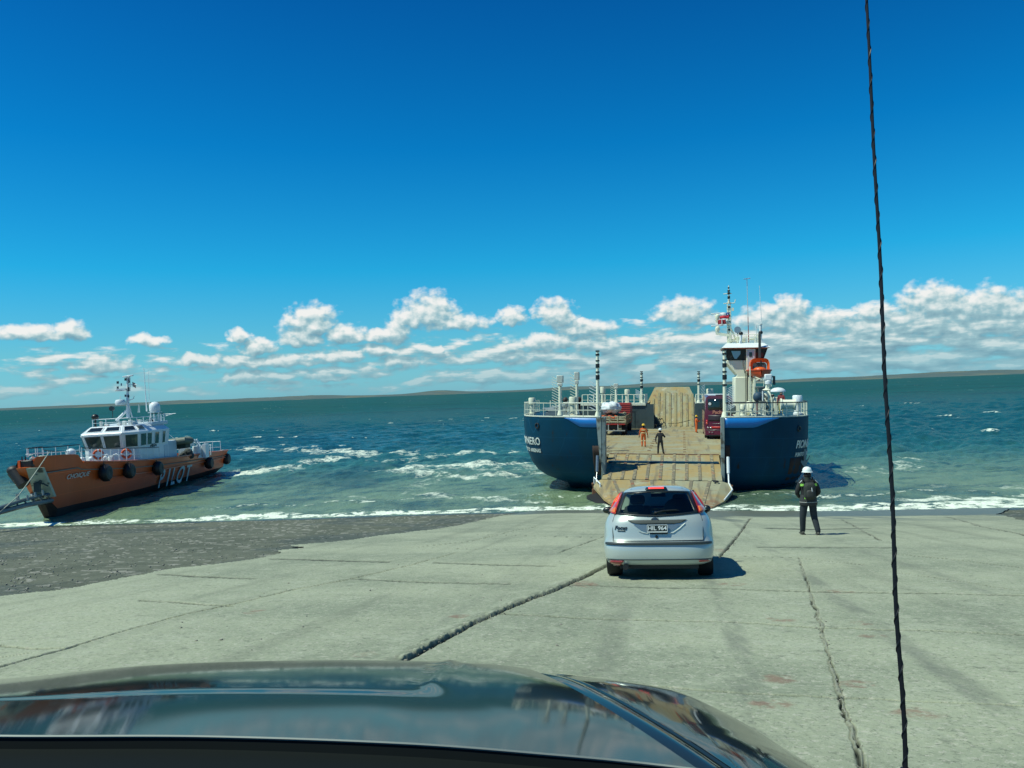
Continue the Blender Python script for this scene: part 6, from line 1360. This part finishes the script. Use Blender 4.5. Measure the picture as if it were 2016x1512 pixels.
    for p in nm.polygons:
        c = p.center
        if p.index >= len(fs)-len(x.f): p.material_index = 0
        else:
            best = min(E_, key=lambda e: segd(c, P_[e[0]], P_[e[1]])-.5*rad[e[1]]*s*(.4 if e[0] == 'ch' else 1))
            k = best[1][:2]
            p.material_index = {'hd': 0, 'nk': 1, 'ch': 1, 'sp': 1, 'sh': 1, 'el': 1, 'wr': 1, 'hn': 0, 'hp': 2, 'kn': 2, 'an': 2, 'to': 3}.get(k, 1)
            if best == ('wr'+'L', 'hnL') or best == ('wrR', 'hnR'): p.material_index = 0
            if best[0] == 'nk' and c.z < P_['nk'].z+.03: p.material_index = 1
            if c.z < .80*s and k in ('sp', 'hp'): p.material_index = 2
        p.use_smooth = True
    o = bpy.data.objects.new('body', nm); COL.objects.link(o); o.parent = root
    hc = P_['hd1']; 
    fc = MB()
    for k in (-1, 1): fc.ell(P_['hd0']+Vector((k*.032, .084, .045))*s, (.011*s, .006*s, .007*s), 8, 5)
    fc.build('eyes', BLACK, o); MB().ell(P_['hd0']+Vector((0, .088, -.025))*s, (.024*s, .007*s, .006*s), 10, 5).build('mouth', mat('lips', (.25, .08, .07), .5), o)
    MB().ell(P_['hd0']+Vector((0, -.012, .04))*s, (.098*s, .104*s, .10*s), 16, 10, z0=-.55, fn=lambda d: 1.0 if d.y < .35 or d.z > .5 else .86).build('hair', mat('dark_hair', (.015, .012, .010), .8), o)
    if helmet:
        hm = MB().lathe((0, 0, 0), [(.150*s, -.012*s), (.122*s, .0), (.120*s, .04*s), (.105*s, .085*s), (.07*s, .115*s), (.03*s, .128*s), (0, .13*s)], 24)
        ho = hm.build('helmet', helmet, root, M=Matrix.Translation(hc+Vector((0, .0, .015))*s), smooth=50); MB().ell(hc+Vector((0, .12, .012))*s, (.09*s, .06*s, .012*s), 14, 6).build('peak', helmet, ho)
    if bulk > 1:
        for k in 'LR':
            a_, t_ = P_['an'+k], P_['to'+k]; d_ = (t_-a_); d_.z = 0; ang = math.atan2(-d_.x, d_.y)
            MB().ell((0, .06, .055), (.052, .145, .058), 14, 8, z0=-.8).box(-.05, .05, -.09, .2, .0, .022).build('boot', mat('grey_boot', (.06, .06, .05), .7), root, M=Matrix.Translation((a_.x, a_.y, 0)) @ Matrix.Rotation(ang, 4, 'Z'))
    if extra: extra(root, P_, s, o)
    return root
OJ = mat('orange_overalls', (.62, .12, .02), .75, var=.25, vscale=8, bump=.4); YS = mat('reflective_strip', (.70, .62, .30), .5)
DJ = mat('dark_jacket', (.016, .018, .020), .8, var=.3, vscale=10, bump=.4); DT = mat('navy_trousers', (.018, .026, .034), .85, var=.3, vscale=10, bump=.4)
YH = mat('yellow_helmet', (.78, .50, .03), .3); WH = mat('white_helmet', (.80, .84, .80), .3)
LIME = mat('lime_reflector', (.35, .85, .10), .5, emit=None)
def band(parent, P, a, b, t0, t1, r, mt, nm='reflective_band', fl=1.0):
    A, B = P[a], P[b]; p, q = A.lerp(B, t0), A.lerp(B, t1); MB().lathe((0, 0, 0), [(r, -(q-p).length/2), (r, (q-p).length/2)], 18).build(nm, mt, parent, M=Matrix.Translation((p+q)/2) @ (B-A).to_track_quat('Z', 'Y').to_matrix().to_4x4() @ Matrix.Diagonal((1.0, fl, 1, 1)), solid=.006)
def orange_extra(root, P, s, o):
    MB().lathe((0, 0, 0), [(.20*s, -.03), (.20*s, .03)], 20).build('waist_band', YS, root, M=Matrix.Translation(P['sp']+Vector((0, 0, .02))) @ Matrix.Diagonal((.92, .66, 1, 1)), solid=.006)
    band(root, P, 'knL', 'anL', .0, .12, .082*s, YS); band(root, P, 'knR', 'anR', .0, .12, .082*s, YS)
    MB().lathe((0, 0, 0), [(.215*s, -.03), (.20*s, .03)], 20).build('shoulder_band', YS, root, M=Matrix.Translation(P['ch']+Vector((0, 0, .05))) @ Matrix.Diagonal((1.0, .66, 1, 1)), solid=.006)
def on_deck(px, py, face=0):
    d = ray(px, py); p = FL(px, py, ZD, 2); return FM @ Matrix.Translation((p[0], p[1], ZD)) @ Matrix.Rotation(face, 4, 'Z')
human('person in orange overalls and yellow helmet walking away up the ferry deck', on_deck(1267, 880, R(4)), H=1.76, jacket=OJ, trousers=OJ, helmet=YH, extra=orange_extra, group='ferry crew',
      arms=dict(elL=(-.27, -.05, 1.13), wrL=(-.33, .0, .90), hnL=(-.335, .02, .82), elR=(.28, -.02, 1.13), wrR=(.33, .0, .90), hnR=(.335, .0, .82)), legs=dict(knL=(-.11, .04, .5), anL=(-.11, .0, .09), toL=(-.12, .16, .04), anR=(.12, -.08, .09), toR=(.13, .08, .04)))
human('person in dark clothes and white helmet standing at the top of the ferry ramp', on_deck(1300, 894, R(-6)), H=1.76, jacket=DJ, trousers=DJ, helmet=WH, group='ferry crew',
      arms=dict(elR=(.33, .02, 1.17), wrR=(.18, .22, 1.27), hnR=(.12, .26, 1.31), elL=(-.30, -.05, 1.12), wrL=(-.30, .0, .88), hnL=(-.29, .02, .80)), legs=dict(knL=(-.14, .0, .5), anL=(-.15, -.02, .09), toL=(-.18, .14, .04), knR=(.15, .0, .5), anR=(.22, -.02, .09), toR=(.27, .12, .04)))
human('person in bright orange overalls and yellow helmet beside the coach, hands raised in front', on_deck(1371, 852, R(-70)), H=1.72, jacket=OJ, trousers=OJ, helmet=YH, group='ferry crew',
      arms=dict(elL=(-.24, .05, 1.14), wrL=(-.12, .30, 1.24), hnL=(-.08, .36, 1.28), elR=(.24, .05, 1.14), wrR=(.12, .30, 1.2), hnR=(.07, .36, 1.22)))
RJ = mat('red_jacket', (.35, .03, .03), .8, var=.2)
human('person in a red top and dark trousers standing between the coach and the stern', on_deck(1383, 843, R(170)), H=1.8, jacket=RJ, trousers=DJ, group='ferry crew')
q_ = FL(1541, 812, 6.5)
human('person in a red jacket and yellow waders on the starboard bow deck by the winches', FM @ Matrix.Translation((q_[0]-.1, 6.5, ZT)) @ Matrix.Rotation(R(160), 4, 'Z'), H=1.62, jacket=mat('maroon_jacket', (.20, .03, .03), .8), trousers=mat('yellow_waders', (.50, .42, .12), .7, var=.2), group='ferry crew',
      arms=dict(elL=(-.27, .05, 1.15), wrL=(-.15, .25, 1.05), hnL=(-.1, .3, 1.05)))
# man in the foreground
pf = gnd(1594, 1053)
def pack(root, P, s, o):
    m = MB().ell((0, -.26, 1.20), (.165, .115, .24), 20, 14, fn=lambda d: 1/max(abs(d.x)**4+abs(d.y)**4+abs(d.z)**4, .2)**.25*.92)
    bp_ = m.build('backpack', mat('black_backpack', (.022, .028, .024), .75, var=.5, vscale=10, bump=.6), root, smooth=60)
    MB().ell((0, -.36, 1.13), (.115, .05, .12), 16, 10, fn=lambda d: 1/max(abs(d.x)**4+abs(d.y)**4+abs(d.z)**4, .2)**.25*.9).build('pocket', mat('pocket_black', (.03, .032, .03), .7), bp_, smooth=60)
    MB().tube([(.03, -.375, 1.30), (.035, -.40, 1.20)], .008).build('zip_pull', WHITE, bp_); MB().tube([(-.03, -.24, 1.44), (0, -.25, 1.49), (.03, -.24, 1.44)], .01).build('top_loop', DJ, bp_)
    for k in (-1, 1):
        for j, dz_ in enumerate((0, -.042)):
            MB().grid([[(k*(.125+.085*i/4), -.170+.02*(i/4)**2*2-(-.0), 1.372+dz_-.012*i/4*k*0+(.006 if j else 0)-.02*t) for t in (0, 1)] for i in range(5)]).build('lime_strip', LIME, root, solid=.012)
        MB().tube([(k*.165, -.145, 1.47), (k*.235, -.13, 1.40)], .009).build('white_strip', YS if 0 else WHITE, root)
        MB().tube([(k*.13, -.12, 1.44), (k*.12, .0, 1.52), (k*.12, .12, 1.42), (k*.14, .14, 1.2), (k*.15, .0, 1.02), (k*.12, -.15, 1.0)], .02).build('shoulder_strap', BLACK, bp_)
    MB().box(-.135, -.09, -.235, -.205, .985, 1.02).box(-.085, -.05, -.24, -.21, .985, 1.012).build('lime_patch', LIME, root)
    # jacket hem with pale piping
    m = MB().lathe((0, .0, 0), [(.180, 1.08), (.200, .98), (.212, .88), (.208, .80), (.200, .795), (.18, .83)], 28); hem = m.build('jacket_skirt', mat('charcoal_jacket', (.030, .033, .036), .8, var=.25, vscale=8, bump=.5), root, M=Matrix.Diagonal((1.08, .86, 1, 1)), smooth=70)
    MB().tube([(.230*math.cos(a)*1.0, .184*math.sin(a), .885) for a in [math.pi*1.05+math.pi*.9*i/14 for i in range(15)]], .006).build('pale_piping', mat('piping', (.55, .55, .52), .6), hem)
    m = MB().lathe((0, -.005, 1.44), [(.085, 0), (.082, .05), (.080, .11), (.07, .12)], 20); m.build('hood_collar', mat('olive_hood', (.03, .04, .028), .85, var=.2), root, M=Matrix.Identity(4))
fg = human('person seen from behind in dark jacket, white helmet and black backpack on the concrete slip', Matrix.Translation(pf) @ Matrix.Rotation(R(-9), 4, 'Z'), H=1.74, jacket=DJ, trousers=DT, helmet=WH, extra=pack, bulk=1.2,
      arms=dict(elL=(-.285, .02, 1.13), wrL=(-.20, .19, .99), hnL=(-.15, .25, .98), elR=(.285, .02, 1.13), wrR=(.20, .19, 1.0), hnR=(.15, .25, 1.0)),
      legs=dict(hpL=(-.10, 0, .90), knL=(-.155, .02, .50), anL=(-.155, .10, .09), toL=(-.17, .26, .05), hpR=(.10, 0, .90), knR=(.135, .05, .50), anR=(.205, -.10, .10), toR=(.215, .07, .04)))
# ================================================================== THE CAR THE PHOTO IS TAKEN FROM (bonnet, wing, cowl, aerial)
own = thing('dark_car', 'glossy dark car bonnet and wing in the foreground, nearest the viewer', 'car', Matrix.Translation((-.5, 1.6, float(gz(-.5, 1.6)))) )
OI = Matrix.Translation((.5, -1.6, -float(gz(-.5, 1.6))))
PAINT = mat('dark_metallic_paint', (.012, .018, .020), .06, metal=.0, var=.1, vscale=60, spec=.26)
def crv(pts, n):      # smooth resample
    pts = [Vector(p) for p in pts]; L = [0]
    for a, b in zip(pts[:-1], pts[1:]): L.append(L[-1]+(b-a).length)
    L = np.array(L); P_ = np.array([list(p) for p in pts]); s = np.linspace(0, L[-1], n)
    def cr(k):
        out = []
        for si in s:
            i = min(len(L)-2, max(0, int(np.searchsorted(L, si)-1))); t = (si-L[i])/(L[i+1]-L[i]); p0 = P_[max(0, i-1), k]; p1 = P_[i, k]; p2 = P_[i+1, k]; p3 = P_[min(len(L)-1, i+2), k]
            out.append(.5*((2*p1)+(-p0+p2)*t+(2*p0-5*p1+4*p2-p3)*t*t+(-p0+3*p1-3*p2+p3)*t**3))
        return out
    return [Vector(q) for q in zip(cr(0), cr(1), cr(2))]
# bonnet spanned by four curves from the windscreen side (0) to the nose (3)
def A(px, py, d): return tuple(at(px, py, d))
K = 150
front = crv([A(-1500, 1500, 1.80), A(-900, 1420, 1.98), (A(-400, 1362, 2.05)), A(0, 1337, 2.09), A(300, 1308, 2.11), A(600, 1298, 2.12), A(820, 1299, 2.11), A(960, 1303, 2.09), A(1035, 1313, 2.04)], K)
rear = crv([A(-1500, 1440, 1.10), A(-900, 1438, 1.10), A(-400, 1442, 1.10), A(0, 1451, 1.11), A(400, 1452, 1.12), (A(800, 1466, 1.11)), A(1100, 1489, 1.10), A(1250, 1503, 1.09), A(1380, 1518, 1.07)], K)
g_ = []; M_ = 70
pxs = lambda p: None
def proj(p):
    d = np.array(p)-CAM; z = d @ cf; return 1008+FPX*(d @ cR)/z, 756-FPX*(d @ cU)/z
def s1(x, a, b):
    t = min(1, max(0, (x-a)/(b-a))); return t*t*(3-2*t)
for i in range(K):
    row = []
    f, r_ = front[i], rear[i]
    for j in range(M_+1):
        t = j/M_; p = r_.lerp(f, t)
        crown = .013*math.sin(math.pi*t)     # the bonnet is domed fore and aft
        e = 1-i/(K-1)
        p = p+Vector((0, 0, crown))
        # raised centre bulge, edge near the right third, back edge crossing the bonnet
        x = p.x; tt = t
        edge = -.205+.01*(1-t)
        side_ = 1-s1(x, edge-.004, edge+.012); back = s1(t, .35, .392)
        p.z += .0028*side_*back*(1-s1(t, .93, 1.0))
        p.z += .008*math.exp(-((x-(edge+.03))/.020)**2)*s1(t, .34, .5)
        if t > .93: p.z -= .10*((t-.93)/.07)**2*.12
        row.append(p)
    g_.append(row)
bon = MB().grid(g_).build('bonnet', PAINT, own, M=OI, smooth=60)
# nose roll-over, down to the grille
nose = []
for i in range(0, K, 3):
    p = g_[i][-1]; nose.append([p, p+Vector((0, .025, -.02)), p+Vector((0, .05, -.08)), p+Vector((0, .06, -.35)), p+Vector((0, .02, -.62))])
MB().grid(nose).build('nose_panel', PAINT, own, M=OI, smooth=60)
# right wing: ridge, hollow, outer edge, side
ridge = [g_[-1][j] for j in range(M_, -1, -1)]
n_ = 60
r1 = crv([ridge[0], ridge[18], ridge[36], ridge[54], ridge[-1]], n_)
o1 = crv([A(1105, 1327, 2.02), A(1230, 1342, 1.88), A(1330, 1360, 1.74), A(1430, 1406, 1.56), A(1530, 1468, 1.38), A(1600, 1512, 1.27), A(1700, 1580, 1.12)], n_)
W_ = []
for a, b in zip(r1, o1):
    d = (b-a); row = [a+Vector((.004, 0, -.004)), Vector((a.x+d.x*.06, a.y+d.y*.06, a.z+.002)), Vector((a.x+d.x*.12, a.y+d.y*.12, a.z+.001)), Vector((a.x+d.x*.16, a.y+d.y*.16, a.z-.008))]
    for k in range(1, 13): u_ = .16+.84*k/12; w_ = (u_-.16)/.84; q = a+d*u_; q.z = a.z-.008+(b.z-a.z+.008)*w_**1.9; row.append(q)
    q = b; row += [q+Vector((.02, .006, -.012)), q+Vector((.04, .012, -.05)), q+Vector((.05, .015, -.25)), q+Vector((.04, .01, -.5))]
    W_.append(row)
wing = MB().grid(W_).build('wing', PAINT, own, M=OI, smooth=60)
MB().tube([r[0]+Vector((.001, 0, -.006)) for r in W_], .006, 6).build('panel_gap', BLACK, own, M=OI)
MB().tube([r[0]+(r[6]-r[0])*.5+Vector((0, 0, .0)) for r in W_[8:]], .004, 6).build('wing_crease', PAINT, wing, M=OI)
# highlight along the bonnet rear edge, scuttle with its louvres
edge_ = [g_[i][0] for i in range(0, K)]
MB().tube([p+Vector((0, 0, .001)) for p in edge_], .0022, 6).build('bonnet_edge_highlight', mat('edge_highlight', (.16, .19, .18), .5, metal=.2), own, M=OI)  # pale tube drawn as the highlight along the bonnet edge
sc1 = []
for p in edge_[::2]: sc1.append([p+Vector((0, 0, -.001)), p+Vector((0, -.004, -.014)), p+Vector((0, -.015, -.015)), p+Vector((0, -.10, -.008)), p+Vector((0, -.22, .0)), p+Vector((0, -.40, .06))])
scut = MB().grid(sc1).build('scuttle', mat('scuttle_plastic', (.006, .009, .009), .75, spec=.12), own, M=OI)
MB().tube([(-1.6, 1.03, 6.545), (-.9, 1.02, 6.55), (-.5, .995, 6.548), (-.2, .98, 6.54)], [.012, .010, .007, .005]).build('wiper', BLACK, own, M=OI)
# front wheels so that the car stands on something
for x in (-1.45, .12):
    zz = float(gz(x, 1.45)); wheel(own, 0, 0, .34, .22, 1 if x > 0 else -1)
    w_ = [o for o in own.children if o.name.startswith('wheel')][-1]; w_.matrix_local = OI @ Matrix.Translation((x, 1.35, zz))
MB().box(-1.35, .02, .2, 1.9, 5.75, 6.15).build('engine_bay', BLACK, own, M=OI)
# whip aerial: a thin black spiral-wound rod on the wing base
a = Vector(at(1783, 1530, 1.0)); b = Vector(at(1703, -60, 1.02)); b = b+(b-a)*.04
m = MB(); pts = []; n = 620; rr = []
for i in range(n+1):
    t = i/n; c = a.lerp(b, t)+Vector((.0016*math.sin(t*23)*(1-t), 0, 0)); pts.append(c); rr.append(.0029*(1-.42*t))
m.tube(pts, rr, 8)
sp = []
for i in range(n*2+1):
    t = i/(n*2); c = a.lerp(b, t)+Vector((.0016*math.sin(t*23)*(1-t), 0, 0)); ph = t*2*math.pi*30; r_ = .0029*(1-.42*t)*.95; sp.append(c+Vector((math.cos(ph)*r_, math.sin(ph)*r_, 0)))
m.tube(sp, [.0011*(1-.4*i/len(sp)) for i in range(len(sp))], 5)
m.build('whip_aerial', mat('aerial_black', (.006, .006, .010), .5), own, M=OI)
m = MB().cyl(a+Vector((0, 0, -.5)), a+Vector((0, 0, .01)), .006, n=10).cyl(a+Vector((0, 0, -.56)), a+Vector((0, 0, -.48)), .02, .012, n=14); m.build('aerial_base', BLACK, own, M=OI)

# pieces that stand apart become parts of their own
def split_loose(o):
    me = o.data; bm = bmesh.new(); bm.from_mesh(me); bm.verts.ensure_lookup_table(); seen = set(); isl = []
    for v in bm.verts:
        if v.index in seen: continue
        st = [v]; c = []; seen.add(v.index)
        while st:
            a = st.pop(); c.append(a.index)
            for e in a.link_edges:
                b = e.other_vert(a)
                if b.index not in seen: seen.add(b.index); st.append(b)
        isl.append(c)
    bm.free()
    if len(isl) < 2 or len(isl) > 60: return
    isl.sort(key=len, reverse=True); where = {}
    for k, c in enumerate(isl):
        for i in c: where[i] = k
    polys = [[] for _ in isl]
    for p in me.polygons: polys[where[p.vertices[0]]].append(p)
    new = []
    for k, c in enumerate(isl):
        c.sort(); mp = {i: j for j, i in enumerate(c)}; m2 = bpy.data.meshes.new(me.name)
        m2.from_pydata([me.vertices[i].co[:] for i in c], [], [[mp[i] for i in p.vertices] for p in polys[k]])
        for q, p in zip(m2.polygons, polys[k]): q.use_smooth = p.use_smooth
        m2.set_sharp_from_angle(angle=R(38))
        for mt in me.materials: m2.materials.append(mt)
        new.append(m2)
    o.data = new[0]
    for m2 in new[1:]: c = o.copy(); c.data = m2; COL.objects.link(c)
NAMES = ('window_post', 'roof_gear', 'lashing_point', 'ramp_edge_rail', 'ramp_underside', 'mast_lamp', 'mast_step', 'mast_band', 'roof_equipment', 'reflectors', 'louvre', 'stern_ramp_rib', 'ramp_leaf_rib', 'ramp_flap_rib', 'gas_bottle', 'cable_run', 'ramp_shade_plate_', 'shackle', 'stanchion', 'winch_gear', 'anchor_windlass', 'hoop_rail', 'mast_yard', 'bow_bracketry', 'lime_patch', 'radar_bracket', 'boat_hook', 'midship_hull', 'plate_border', 'bow_box', 'rib')
for o in list(COL.objects):
    if o.type == 'MESH' and o.name.split('.')[0] in NAMES and not any(m_.type == 'SOLIDIFY' for m_ in o.modifiers) and not o.children: split_loose(o)
